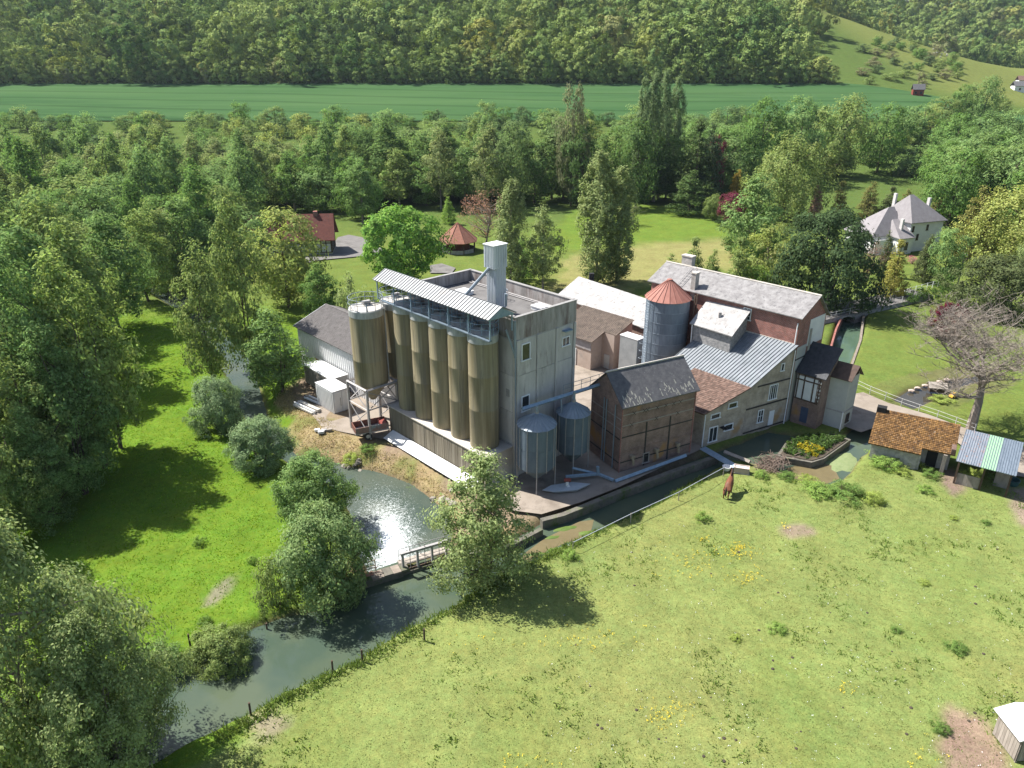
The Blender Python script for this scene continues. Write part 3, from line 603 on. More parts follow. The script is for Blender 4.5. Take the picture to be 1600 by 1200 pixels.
# ---------- lift tower on the roof
FT = Frame(*FB.w((1.9,4.5,0))[:2], 43, BZ)
lt_ = thing('lift_tower', 'white ribbed metal lift tower rising from the flat roof', 'tower', FT)
MB(FT).box(-.6,-.6,.02,.6,.6,4.3).build('shaft', TIN_W, lt_)
MB(FT).box(-.85,-.66,4.3,.68,.66,6.3).build('head', TIN_W, lt_)
MB(FT).box(-.92,-.73,6.302,.75,.73,6.38).build('cap', WHITE, lt_)
rb = MB(FT)
for k in range(6):
    for (z0,z1,a,c) in ((.05,4.28,.6,.6),(4.35,6.28,.66,.68)):
        x = -.5+k*.2; rb.box(x-.03,-a-.04,z0,x+.03,-a+.005,z1); rb.box(c-.005,x-.03,z0,c+.04,x+.03,z1)
        rb.box(-(c if z0<1 else .85)-.04,x-.03,z0,-(c if z0<1 else .85)+.005,x+.03,z1)
rb.build('ribs', TIN_W, lt_)
MB(FT).tube([(-.8,0,4.35),(-2.6,1.6,1.6)], .14, 8).build('chute', GALV, lt_)
MB(FT).tube([(-.9,-2.2,1.4),(-.9,-2.2,2.5)], .12, 8).build('vent_pipe', GALV, lt_)

# ---------- ribbed canopy over the silo row
FC = Frame(*FB.w((-1.8,8,0))[:2], 43, 14.4)
cp = thing('silo_canopy', 'long ribbed metal gable canopy over the row of silos', 'canopy', FC)
y0, y1, xr, xe, xf, ze, zr = -.4, 16.3, -1.85, -3.35, -.3, 16.15, 16.95
quad_roof(cp, 'roof_sheet', TIN, [FB.w(p) for p in ((xe,y1,ze),(xe,y0,ze),(xr,y0,zr),(xr,y1,zr))], .05)
quad_roof(cp, 'roof_sheet', TIN, [FB.w(p) for p in ((xf,y0,ze),(xf,y1,ze),(xr,y1,zr),(xr,y0,zr))], .05)
b = MB(); ribs(b, *[FB.w(p) for p in ((xe,y1,ze),(xe,y0,ze),(xr,y0,zr),(xr,y1,zr))], 42, .10, .055); ribs(b, *[FB.w(p) for p in ((xf,y0,ze),(xf,y1,ze),(xr,y1,zr),(xr,y0,zr))], 42, .10, .055)
b.build('ribs', TIN, cp)
MB(FB).add([(xe+.1,y0+.06,ze-.06),(xf-.1,y0+.06,ze-.06),(xr,y0+.06,zr-.07),(xe+.1,y0+.1,ze-.06),(xf-.1,y0+.1,ze-.06),(xr,y0+.1,zr-.07)], [(0,1,2),(5,4,3),(0,3,4,1),(1,4,5,2),(2,5,3,0)]).build('gable_sheet', STEEL_B, cp)
b = MB(FB)
for y in np.linspace(y0+.2, y1-.2, 7):
    b.box(xe+.25,y-.05,14.25,xe+.35,y+.05,ze-.02); b.box(xf-.35,y-.05,14.6,xf-.25,y+.05,ze-.02); b.box(xe+.1,y-.04,ze-.16,xf-.1,y+.04,ze-.06)
b.build('posts', STEEL_B, cp)
MB(FB).tube([(-.2,-.1,15.3),(-.15,-.15,12.0)], .12, 6).tube([(-.9,.2,14.6),(-.15,-.1,12.2)], .09, 6).build('spout', GALV, cp)

# ---------- five tall silos in a row on a clad plinth
FP = Frame(*FB.w((-1.7,7.5,0))[:2], 43)
pl = thing('silo_plinth', 'timber and sheet clad plinth under the five tall silos', 'plinth', FP)
MB(FB).box(-3.25,.3,0,-.08,15.2,3.2).build('core', CONC_P, pl)
r = random.Random(5); y = .35; 
while y < 15.0:
    w = r.uniform(.26,.36) if y < 9 else r.choice((.30,.7,.75))
    MB(FB).box(-3.31-r.uniform(0,.03),y,.25,-3.24,min(y+w-.03,15.2),3.15+r.uniform(-.05,.12)).build('board', WOOD_C, pl); y += w
MB(FB).box(-3.4,.2,3.2,-.1,15.3,3.3).build('slab', CONC_P, pl)
SR = 1.33
def railing(b, c, r_, z, h, a0=0, a1=2*math.pi, n=20, posts=9, th=.028):
    for q in (h, h*.55): b.tube([(c[0]+r_*math.cos(a0+(a1-a0)*k/n), c[1]+r_*math.sin(a0+(a1-a0)*k/n), z+q) for k in range(n+1)], th, 5)
    for k in range(posts): a = a0+(a1-a0)*k/posts; b.tube([(c[0]+r_*math.cos(a),c[1]+r_*math.sin(a),z),(c[0]+r_*math.cos(a),c[1]+r_*math.sin(a),z+h)], th, 5)
ordn = ['nearest the concrete corner', 'second from the concrete corner', 'in the middle of the row', 'second from far end', 'at its far end']
for i in range(5):
    cl = (-1.62, 2.35+i*2.78); w = FB.w((*cl,0)); FS = Frame(w[0], w[1], 43, 3.3)
    s = thing('grain_silo', 'tall brown stained silo of the row of five, '+ordn[i], 'silo', FS, 'row of five silos')
    autosmooth(MB(FB).lathe(cl, [(SR*.99,3.31),(SR,3.6),(SR,7.0),(SR+.012,7.03),(SR+.012,7.1),(SR,7.13),(SR,10.2),(SR+.012,10.23),(SR+.012,10.3),(SR,10.33),(SR,13.35)], 40).build('shell', SILO, s))
    autosmooth(MB(FB).lathe(cl, [(SR+.03,13.36),(SR+.03,14.0),(SR-.08,14.12),(.25,14.3),(.25,14.45)], 40).build('rim', SILO_RIM, s))
    b = MB(FB); railing(b, cl, SR+.02, 14.0, 1.15, n=18, posts=8); b.build('railing', STEEL_B, s)
MB(FB).box(-3.1,-.1,14.12,-2.75,15.6,14.2).build('walkway', GALV_D, cp)
# white sheet gutter at the plinth foot
FG = Frame(*FB.w((-3.9,7.5,0))[:2], 43)
g_ = MB(FB).slab([(-4.6,14.6,.25),(-4.6,1.0,.25),(-3.42,1.0,.75),(-3.42,14.6,.75)], .06).build('sheet_apron', WHITE)
tag(g_, 'long white sheet apron sloping from the clad plinth', 'sheeting')

# ---------- two silos on steel legs
def leg_silo(cl, lab, topz, rr, zb, rail=True):
    w = FB.w((*cl,0)); FS = Frame(w[0], w[1], 43)
    s = thing('hopper_silo', lab, 'silo', FS, 'silos on steel legs')
    autosmooth(MB(FB).lathe(cl, [(rr,zb),(rr,zb+2.6),(rr+.012,zb+2.63),(rr+.012,zb+2.7),(rr,zb+2.73),(rr,topz-.75)], 44).build('shell', SILO, s))
    autosmooth(MB(FB).lathe(cl, [(rr+.03,topz-.74),(rr+.03,topz-.1),(rr-.06,topz)], 44, cap=False).build('rim', SILO_RIM, s))
    autosmooth(MB(FB).lathe(cl, [(rr-.06,topz),(rr*.5,topz+.12),(.3,topz+.2),(.3,topz+.34)], 44).build('lid', SILO_TOP, s))
    autosmooth(MB(FB).lathe(cl, [(.3,zb-1.9),(rr*.55,zb-1.0),(rr-.02,zb-.02)], 36).build('hopper', SILO, s))
    e = rr+.12; b = MB(FB); cor = [(cl[0]+i*e, cl[1]+j*e) for i,j in ((-1,-1),(1,-1),(1,1),(-1,1))]
    for x,y in cor:
        MB(FB).box(x-.1,y-.1,.17,x+.1,y+.1,zb-.02).build('leg', STEEL, s)
    for k in range(4):
        p, q = cor[k], cor[(k+1)%4]
        b.tube([(*p,zb+.05),(*q,zb+.05)], .13, 4); b.tube([(*p,zb-2.1),(*q,zb-2.1)], .07, 4)
        b.tube([(*p,zb-.1),(*q,zb-2.1)], .05, 5); b.tube([(*q,zb-.1),(*p,zb-2.1)], .05, 5)
        if k in (1,3): b.tube([(*p,.4),(*q,zb-2.15)], .05, 5); b.tube([(*q,.4),(*p,zb-2.15)], .05, 5)
    b.build('bracing', STEEL, s)
    b = MB(FB); railing(b, cl, rr, topz-.05, 1.1, n=26, posts=12); 
    for k in range(3): a = k*2.1; b.tube([(cl[0],cl[1],topz+.3),(cl[0]+(rr-.1)*math.cos(a),cl[1]+(rr-.1)*math.sin(a),topz+.1)], .05, 5)
    b.build('railing', GALV, s)
    MB(FB).box(cl[0]-.3,cl[1]-.15,topz+.34,cl[0]+.5,cl[1]+.25,topz+.6).build('inlet', STEEL, s)
    MB(FB).tube([(cl[0]+rr*.75,cl[1]-rr*.75,zb),(cl[0]+rr*.75,cl[1]-rr*.75,topz-.1)], .06, 6).build('pipe', SILO_RIM, s)
leg_silo((-3.85,17.15), 'big brown silo on steel legs over the tipping trailer', 13.35, 1.68, 5.45)
leg_silo((-.3,17.3), 'brown silo on steel legs half hidden behind the big one', 13.35, 1.55, 5.45)

# ---------- grey warehouse
FW = Frame(*FB.w((-.7,21.3,0))[:2], 43)
wh = thing('warehouse', 'low white warehouse with a grey sheet roof behind the silos', 'building', FW)
wx0, wx1, wy0, wy1, we, wr = -.7, 8.1, 21.3, 38.8, 5.3, 7.0; wm = (wx0+wx1)/2
MB(FB).prism([(wx0,wy0),(wx1,wy0),(wx1,wy1),(wx0,wy1)], 0, we-.06).build('wall', WHITE_R, wh)
for yy, s_ in ((wy0,-.0),(wy1,0)): MB(FB).add([(wx0,yy-.02,we-.06),(wx1,yy-.02,we-.06),(wm,yy-.02,wr-.06),(wx0,yy+.02,we-.06),(wx1,yy+.02,we-.06),(wm,yy+.02,wr-.06)],[(0,1,2),(5,4,3),(0,3,4,1),(1,4,5,2),(2,5,3,0)]).build('gable', WHITE_R, wh)
for a,bx in ((wx0-.3,1),(wx1+.3,-1)):
    q = [(a,wy1+.3,we-.12),(a,wy0-.3,we-.12),(wm,wy0-.3,wr),(wm,wy1+.3,wr)]
    if bx < 0: q = q[::-1]
    quad_roof(wh, 'roof_slope', ASB, [FB.w(p) for p in q], .07)
b = MB(); ribs(b, *[FB.w(p) for p in ((wx0-.3,wy1+.3,we-.12),(wx0-.3,wy0-.3,we-.12),(wm,wy0-.3,wr),(wm,wy1+.3,wr))], 70, .08, .035); b.build('corrugation', ASB, wh)
MB(FB).tube([(wm,wy0-.3,wr+.02),(wm,wy1+.3,wr+.02)], .08, 6).build('ridge_cap', ASB, wh)
MB(FB).box(wx0-.36,wy1+.26,we-.2,wm,wy1+.34,we-.1)
b = MB(FB); b.add([(wx0-.34,wy1+.31,we-.2),(wx0-.34,wy1+.36,we-.2),(wx0-.34,wy1+.36,we-.05),(wx0-.34,wy1+.31,we-.05),(wm,wy1+.31,wr-.1),(wm,wy1+.36,wr-.1),(wm,wy1+.36,wr+.06),(wm,wy1+.31,wr+.06)],[(0,1,2,3),(7,6,5,4),(0,4,5,1),(1,5,6,2),(2,6,7,3),(3,7,4,0)]); b.build('barge_board', WHITE, wh)
b = MB(FB)
for y in np.arange(wy0+.3, wy1, .45): b.box(wx0-.04,y-.05,.1,wx0+.01,y+.05,we-.5)
b.build('wall_ribs', WHITE_R, wh)
MB(FB).box(wx0-.02,33.8,.1,wx0-.1,35.0,2.1).build('door', mat('rust_door',(.25,.13,.09),(.32,.18,.13),2,.8), wh)

# ---------- containers, trailer, timber
FK = Frame(*FB.w((-4.25,24.8,.17))[:2], 43, .17)
ct = thing('shipping_container', 'short white container with closed double doors beside the legged silo', 'container', FK)
MB(FB).box(-5.3,23.0,.2,-3.2,26.6,2.72).build('body', WHITE, ct)
b = MB(FB)
for y in np.arange(23.3,26.4,.3): b.box(-5.35,y-.06,.35,-5.29,y+.06,2.6)
b.build('corrugation', WHITE, ct)
for x in (-5.2,-4.22):
    d_o = MB(FB).box(x+.02,22.94,.32,x+.92,23.0,2.6).build('door', WHITE, ct); MB(FB).box(x+.75,22.9,.9,x+.8,22.935,1.9).build('bar', STEEL, d_o)
MB(FB).box(-5.34,22.95,2.721,-3.16,26.64,2.79).build('roof', WHITE, ct)
FK2 = Frame(*FB.w((-2.0,30.5,.17))[:2], 43, .1)
c2 = thing('storage_container', 'long pale container with a white roof against the warehouse wall', 'container', FK2)
MB(FB).box(-3.2,27.0,.15,-1.0,33.2,2.35).build('body', mat('pale_container',(.55,.53,.50),(.66,.64,.61),1.5,.6,c3=(.42,.38,.34),s3=1,t3=.6), c2)
MB(FB).box(-3.26,26.95,2.352,-.94,33.26,2.42).build('roof', WHITE, c2)
b = MB(FB)
for y in np.arange(27.2,33.1,.3): b.box(-3.25,y-.06,.3,-3.19,y+.06,2.25)
b.build('corrugation', WOOD_G, c2)
p = at(580,683); FTr = Frame(p.x, p.y, 25, .17)
tr = thing('tipping_trailer', 'red-brown tipping trailer parked under the steel-legged silo', 'trailer', FTr)
MB(FTr).box(-1.7,-.85,.75,1.7,.85,.87).build('bed', STEEL, tr)
for bx in ((-1.7,-.85,.872,1.7,-.78,1.5),(-1.7,.78,.872,1.7,.85,1.5),(-1.7,-.778,.872,-1.63,.778,1.5),(1.63,-.778,.872,1.7,.778,1.5)): MB(FTr).box(*bx).build('side_board', mat('trailer_paint',(.16,.10,.085),(.24,.15,.12),2,.7,c3=(.16,.20,.21),s3=1.5,t3=.55) if bx[1]<-.8 and bx[3]>1.6 and bx[4]<0 else mat('trailer_red',(.12,.05,.038),(.18,.075,.055),2,.8), tr)
for x in (-.5,):
    for y in (-.75,.75):
        wv = MB(FTr).tube([(x,y-.12,.42),(x,y+.12,.42)], .42, 18).build('wheel', RUBBER, tr); MB(FTr).tube([(x,y-.13,.42),(x,y+.13,.42)], .2, 14).build('rim', SILO_TOP, wv)
MB(FTr).tube([(1.7,0,.8),(3.0,0,.6)], .06, 6).build('drawbar', STEEL, tr)
MB(FTr).box(1.0,-.7,.88,1.6,.7,1.35).build('tailgate', RED_P, tr)
p = at(480,640); FTm = Frame(p.x, p.y, -47, .15)
for k,(dx,dy,L_,w_,h_) in enumerate(((0,0,3.6,1.3,.25),(.3,1.9,2.6,.6,.3))):
    tm = thing('timber_stack', ('low stack of weathered boards and sheets on the straw','narrow white plank bundle beside the board stack')[k], 'timber stack', Frame(p.x+dx*.7, p.y+dy, -47, .1))
    rr_ = random.Random(k); f_ = Frame(p.x+dx, p.y+dy, -40, .1)
    for j in range(6): MB(f_).box(-L_/2+rr_.uniform(-.2,.2),-w_/2+j*w_/6,.05+rr_.uniform(0,.05),L_/2+rr_.uniform(-.2,.2),-w_/2+(j+.9)*w_/6,.2+rr_.uniform(0,h_)).build('plank', rr_.choice((WOOD_G,WHITE,SILO_TOP)), tm)
p = at(508,676); f_ = Frame(p.x,p.y,20,.17); jb = thing('scrap_heap','small grey heap of broken blocks on the yard','debris',f_)
rr_ = random.Random(3)
for j in range(9): x,y,s_ = rr_.uniform(-.8,.8),rr_.uniform(-.5,.5),rr_.uniform(.12,.3); MB(f_).box(x-s_,y-s_*.6,0,x+s_,y+s_*.6,s_*.9).build('block', rr_.choice((CONC_P,WHITE,WOOD_G)), jb)

# ---------- galvanised hopper bins by the quay
def hopper_bin(c, r_, ze_, zb, lab):
    fr = Frame(c[0], c[1], 0, .17); s = thing('hopper_bin', lab, 'bin', fr, 'galvanised hopper bins')
    n = 12
    for k in range(n):
        a0, a1 = 2*math.pi*k/n, 2*math.pi*(k+.985)/n; m_ = 4
        for z0, z1 in ((zb,(zb+ze_)/2-.01),((zb+ze_)/2+.01,ze_)):
            P = [(c[0]+r_*math.cos(a0+(a1-a0)*j/m_), c[1]+r_*math.sin(a0+(a1-a0)*j/m_)) for j in range(m_+1)]; Q = [(c[0]+(r_-.05)*math.cos(a0+(a1-a0)*j/m_), c[1]+(r_-.05)*math.sin(a0+(a1-a0)*j/m_)) for j in range(m_,-1,-1)]
            MB().prism(P+Q, z0, z1).build('wall_sheet', GALV_D, s)
        am = 2*math.pi*k/n; MB().tube([(c[0]+(r_+.03)*math.cos(am),c[1]+(r_+.03)*math.sin(am),.17 if k%3==0 else zb-.2),(c[0]+(r_+.03)*math.cos(am),c[1]+(r_+.03)*math.sin(am),ze_)], .055 if k%3==0 else .035, 6).build('stiffener' if k%3 else 'leg', STEEL, s)
        a1 = 2*math.pi*(k+1)/n
        MB().add([(c[0]+(r_+.1)*math.cos(am),c[1]+(r_+.1)*math.sin(am),ze_),(c[0]+(r_+.1)*math.cos(a1),c[1]+(r_+.1)*math.sin(a1),ze_),(c[0]+.15*math.cos(a1),c[1]+.15*math.sin(a1),ze_+.95),(c[0]+.15*math.cos(am),c[1]+.15*math.sin(am),ze_+.95)], [(0,1,2,3)]).build('roof_sheet', GALV, s)
    b = MB()
    for k in range(2*n): a = math.pi*k/n; b.tube([(c[0]+(r_+.11)*math.cos(a),c[1]+(r_+.11)*math.sin(a),ze_+.02),(c[0]+.15*math.cos(a),c[1]+.15*math.sin(a),ze_+.98)], .03, 4)
    b.build('roof_seams', GALV, s)
    MB().lathe(c, [(.18,ze_+.9),(.18,ze_+1.2)], 10).build('inlet', STEEL, s)
    autosmooth(MB().lathe(c, [(.2,.9),(r_-.02,zb-.01)], 24).build('hopper', GALV_D, s))
hopper_bin((2.15,57.3), 1.68, 6.35, 2.35, 'galvanised hopper bin nearest the river, with a conical roof')
hopper_bin((5.6,60.4), 1.5, 6.0, 2.3, 'smaller galvanised hopper bin between the concrete block and the brick store')
cv = thing('conveyor', 'slanting blue conveyor bridge running over the two hopper bins', 'conveyor', Frame(5.5,60,0,6))
A_, B_ = Vector((.9,57.9,7.45)), Vector((9.6,63.9,7.6))
MB().tube([A_,B_], .2, 4).build('trough', STEEL_B, cv)
b = MB(); d_ = (B_-A_).normalized(); n_ = Vector((-d_.y,d_.x,0))
for t in np.linspace(.45,.95,6): q = A_.lerp(B_,t)+n_*.3; b.tube([q,q+Vector((0,0,.9))], .025, 5)
for z in (.5,.9): b.tube([A_.lerp(B_,.45)+n_*.3+Vector((0,0,z)),A_.lerp(B_,.95)+n_*.3+Vector((0,0,z))], .025, 5)
b.build('handrail', GALV, cv)
MB().tube([(2.15,57.3,7.5),(2.15,57.3,8.0)], .14, 6).tube([(5.6,60.4,7.2),(5.6,60.4,8.0)], .14, 6).tube([(4.4,59.9,7.5),(4.5,59.7,5.9)], .07, 6).build('spouts', GALV, cv)

# ---------- brick grain store on the quay
FBr = Frame(9.9, 59.5, 27.5, .15)
bs = thing('brick_store', 'windowless brick grain store with a slate gable roof on the quay', 'building', FBr)
bl, bw_, be, brz = 8.4, 5.0, 6.95, 9.25
MB(FBr).prism([(0,0),(bl,0),(bl,bw_),(0,bw_)], 0, be).build('wall', BRICK, bs)
for x in (0,bl): MB(FBr).add([(x-.02,0,be),(x-.02,bw_,be),(x-.02,bw_/2,brz-.1),(x+.02,0,be),(x+.02,bw_,be),(x+.02,bw_/2,brz-.1)],[(0,1,2),(5,4,3),(0,3,4,1),(1,4,5,2),(2,5,3,0)]).build('gable', BRICK, bs)
ov = .3; zt = be-.22
fs = [(-.25,-ov,zt),(bl+.25,-ov,zt),(bl+.25,bw_/2,brz),(-.25,bw_/2,brz)]; bs_ = [(bl+.25,bw_+ov,zt),(-.25,bw_+ov,zt),(-.25,bw_/2,brz),(bl+.25,bw_/2,brz)]
for q in (fs, bs_): quad_roof(bs, 'roof_slope', SLATE_D, [FBr.w(p) for p in q], .09)
MB(FBr).tube([(-.27,bw_/2,brz+.02),(bl+.27,bw_/2,brz+.02)], .09, 6).build('ridge_cap', CONC_P, bs)
LICH = mat('lichen',(.40,.39,.34),(.52,.50,.44),6,.95)
rr_ = random.Random(8); b = MB(FBr)
for j in range(90):
    x = rr_.uniform(0,bl); v = abs(rr_.gauss(0,.16)); 
    if 0<v<.45 and not 3.2<x<4.2: yy=-ov+v*(bw_/2+ov); zz=zt+v*(brz-zt)+.012; l=rr_.uniform(.1,.4); w=rr_.uniform(.03,.09); vv=min(1,v+l/3.2); b.add([(x-w,yy,zz),(x+w,yy,zz),(x+w*.5,-ov+vv*(bw_/2+ov),zt+vv*(brz-zt)+.012),(x-w*.5,-ov+vv*(bw_/2+ov),zt+vv*(brz-zt)+.012)],[(0,1,2,3)])
b.build('lichen', LICH, bs)['kind'] = 'stuff'
IRON = mat('iron_tie',(.03,.028,.026),(.05,.045,.04),3,.7)
for x in (0.0,2.85,5.6,bl):
    MB(FBr).box(max(0,x-.07)-(.03 if x==0 else 0),-.05,.0,x+.07,.012,4.6 if 0<x<bl else be-.05).build('post', IRON if 0<x<bl else BRICK_R, bs)
for z in (1.0,2.1,3.6): MB(FBr).box(.08,-.045,z-.05,bl-.08,.01,z+.05).build('band', IRON if z>3 else (IRON if z<2 else BRICK), bs)
BAND = mat('stone_band',(.24,.21,.19),(.31,.28,.25),2,.9)
for z in (4.75,5.85): MB(FBr).box(.08,-.03,z-.04,bl-.08,.01,z+.04).build('band', BAND, bs)
for z in (1.0,3.4): MB(FBr).box(-.045,.08,z-.05,.01,bw_-.08,z+.05).build('band', IRON, bs)
for z in (4.4,5.4): MB(FBr).box(-.03,.08,z-.04,.01,bw_-.08,z+.04).build('band', BAND, bs)
for y in (.9,2.3,2.7): MB(FBr).tube([(-.12,y,.1),(-.12,y,6.6)], .06, 6).build('pipe', GALV, bs)
for x,z in ((1.3,5.85),(2.45,5.85),(2.8,5.85),(3.9,5.85),(4.9,5.85),(5.8,5.85),(6.6,5.85),(1.1,4.75),(3.9,4.75),(6.4,4.75)):
    b = MB(FBr)
    for s_ in (-1,1): b.add([(x-.2*s_-.03,-.06,z-.22),(x-.2*s_+.03,-.06,z-.22),(x+.2*s_+.03,-.06,z+.22),(x+.2*s_-.03,-.06,z+.22)],[(0,1,2,3)])
    b.build('wall_tie', IRON, bs)
cdir, cn = U(27.5), U(-62.5)
hatch = window(bs, (*FBr.w((3.05,0,0))[:2], .95), cdir, cn, .75, 1.1, bars=0, glass=DARK, name='hatch', fm=BAND)
for x in (1.3,4.1,6.6):
    b = MB(FBr); b.tube([(x,-.15,1.5),(x,-.35,1.2),(x+.1,-.35,.6)], .13, 7); b.box(x-.2,-.4,1.3,x+.2,-.05,1.6); b.build('chute', mat('old_chute',(.20,.15,.10),(.34,.28,.2),3,.8), bs)
# pipe run along the quay foot and auger by the bins
qp = MB().tube([FBr.w(p) for p in ((-1.3,-1.3,.12),(7.3,-.75,.3))], .2, 4).build('conveyor_trough', STEEL_B); tag(qp, 'long grey-blue conveyor trough lying along the foot of the brick store', 'conveyor')
qa = MB().tube([FBr.w(p) for p in ((-1.4,-1.2,.2),(-2.2,.1,.4),(-5.2,.9,.5))], .16, 5).tube([FBr.w(p) for p in ((-2.2,.1,.4),(-2.3,.1,1.2))], .16, 5).tube([FBr.w(p) for p in ((-4.2,1.4,.9),(-2.2,.3,.3))], .14, 5).build('auger', STEEL_B); tag(qa, 'bent blue auger pipes on the quay between bin and brick store', 'auger')
p = at(884,768); FBt = Frame(p.x,p.y,12,.17); bt = thing('upturned_boat','flat grey boat hull lying at the quay edge below the bins','boat',FBt)
autosmooth(MB(FBt).add([(-2.2,0,.25),(-1.2,-.6,.3),(.8,-.7,.3),(2.3,0,.35),(.8,.7,.3),(-1.2,.6,.3),(-1.9,0,.1),(-1.1,-.4,.05),(.8,-.5,.05),(1.9,0,.08),(.8,.5,.05),(-1.1,.4,.05)],[(0,1,2,3,4,5),(6,11,10,9,8,7)]+[(k,6+k,6+(k+1)%6,(k+1)%6) for k in range(6)]).build('hull', mat('boat_paint',(.34,.37,.39),(.42,.45,.47),2,.6), bt), 20)
MB(FBt).box(.1,-.12,.3,.35,.1,.42).build('fitting', WHITE, bt)
p = at(886,766); pm = thing('quay_pump','white pump stand with a red wheel on the quay','pump',Frame(p.x,p.y,0,.17)); fpm = frames[pm.name]
MB(fpm).box(-.13,-.13,0,.13,.13,.75).build('stand', WHITE, pm); MB(fpm).tube([(-.3,0,.9),(.3,0,.9)], .18, 10).build('wheel', RED_P, pm)

# ---------- mill houses on the quay (world coordinates)
C0, C2 = (18.8,64.8), (29.0,70.4)
dq = Vector((C2[0]-C0[0], C2[1]-C0[1])).normalized(); nq = Vector((dq.y,-dq.x)); dk = Vector((-.656,.755))
C1 = (C0[0]+dq.x*5.63, C0[1]+dq.y*5.63)
def P2(p, a=0, b=0): return (p[0]+dq.x*a+dk.x*b, p[1]+dq.y*a+dk.y*b)
FM = Frame(C0[0], C0[1], math.degrees(math.atan2(dq.y,dq.x)))
br = thing('brown_roof_house', 'small buff brick house with a brown tiled lean-to roof', 'house', FM)
cb = P2(C1,-.03); MB().prism([C0, cb, P2(cb,0,6.4), P2(C0,0,6.4)], -.2, [3.75,5.25,5.25,3.75]).build('wall', BRICK_Y, br)
rq = [(*P2(C0,-.35,6.5),3.72),(*P2(C0,-.35,-.3),3.72),(*P2(cb,0,-.3),5.37),(*P2(cb,0,6.5),5.37)]
quad_roof(br, 'roof_slope', TILE_B, rq, .09); courses(br, 'tiles', TILE_B, rq[0], rq[1], rq[2], rq[3], 22, 34, .01, .035, .94, 2, joined=True)
wc = lambda c, a, z: (c[0]+dq.x*a, c[1]+dq.y*a, z)
window(br, wc(C0,1.5,3.05), dq, nq, 1.25, .6, bars=0); window(br, wc(C0,3.7,3.75), dq, nq, 1.2, .65, bars=0); window(br, wc(C0,3.5,1.35), dq, nq, 1.2, .75, bars=0)
window(br, wc(C0,1.45,1.05), dq, nq, 1.15, 1.7, bars=1, name='french_door')
MB().tube([wc((C0[0]+nq.x*.08,C0[1]+nq.y*.08),.1,0), wc((C0[0]+nq.x*.08,C0[1]+nq.y*.08),.1,3.6)], .06, 6).build('downpipe', FRAME, br)
MB().cbox(wc((C0[0]+nq.x*.3,C0[1]+nq.y*.3),2.55,1.6), dq, nq, .5, .6, .1).build('shelf', DARK, br)

mt = thing('metal_roof_mill', 'tall grey rendered mill with a ribbed metal lean-to roof', 'building', Frame(C1[0],C1[1],FM.a*180/math.pi))
MB().prism([C1, C2, P2(C2,0,9.4), P2(C1,0,9.4)], -.3, [5.25,8.6,8.6,5.25]).build('wall', BRICK_Y, mt)
rq = [(*P2(C1,-.3,9.7),5.17),(*P2(C1,-.3,-.25),5.17),(*P2(C2,-.02,-.25),8.74),(*P2(C2,-.02,9.7),8.74)]
quad_roof(mt, 'roof_sheet', TIN_M, rq, .06); b = MB(); ribs(b, *rq, 26, .07, .07); b.build('ribs', TIN_M, mt)
MB().tube([rq[0],rq[1]], .07, 6).build('gutter', GALV, mt)
for z0,z1 in ((.0,.14),(2.7,2.84),(5.0,5.12)):
    L_ = 6.0; MB().cbox(wc((C1[0]+nq.x*.03,C1[1]+nq.y*.03),L_/2+(.6 if z0>4 else 0),(z0+z1)/2+.02), dq, nq, L_-.1-(1.2 if z0>4 else 0), .1, z1-z0).build('band', IRON, mt)
window(mt, wc(C1,3.6,4.0), dq, nq, 1.2, 1.75, bars=3, rows=0); window(mt, wc(C1,2.25,1.55), dq, nq, .8, 1.5, bars=1, rows=1); window(mt, wc(C1,4.45,6.6), dq, nq, .5, .9, bars=0)
MB().cbox(wc((C1[0]+nq.x*.02,C1[1]+nq.y*.02),3.9,.95), dq, nq, .7, .06, 1.7).build('door', FRAME, mt)
MB().tube([wc((C2[0]+nq.x*.1,C2[1]+nq.y*.1),-.12,-.2), wc((C2[0]+nq.x*.1,C2[1]+nq.y*.1),-.12,8.2)], .06, 6).build('downpipe', FRAME, mt)

# ---------- stone wing standing over the metal roof
ea, eb = Vector((22.95,72.7)), Vector((19.85,76.5)); bdir = Vector((.731,.682))
dm = thing('stone_wing', 'grey stone wing with a pale lichened roof above the metal roof', 'building', Frame(ea.x,ea.y,43))
rA, rB = ea+bdir*3.3, eb+bdir*3.3
MB().prism([ea.to_tuple(), rA.to_tuple(), rB.to_tuple(), eb.to_tuple()], 4.5, [9.15,11.2,11.2,9.15]).build('wall', STONE_D, dm)
oe = (eb-ea).normalized()
q = [(*(eb+oe*.3-bdir*.3),9.0),(*(ea-oe*.3-bdir*.3),9.0),(*(rA-oe*.3),11.35),(*(rB+oe*.3),11.35)]
quad_roof(dm, 'roof_slope', SLATE_W, q, .1); 
MB().box(22.2,75.4,10.0,22.5,75.65,10.55).build('roof_vent', STEEL, dm)
MB().tube([(*(eb-bdir*.2),8.9),(*(eb-bdir*.1),5.2)], .06, 6).build('downpipe', FRAME, dm)

# ---------- long brick mill building
FL = Frame(C2[0]+.02, C2[1]+.06, 132.5)     # local x runs back along the long wall, local y to the left = towards the camera side
lgb = thing('long_mill', 'long red brick mill building with a pale lichened slate roof', 'building', FL)
LL, lw, lfe, lrd = 18.6, 3.1, 11.75, 13.35; fw_ = 2.7; fez = 10.7
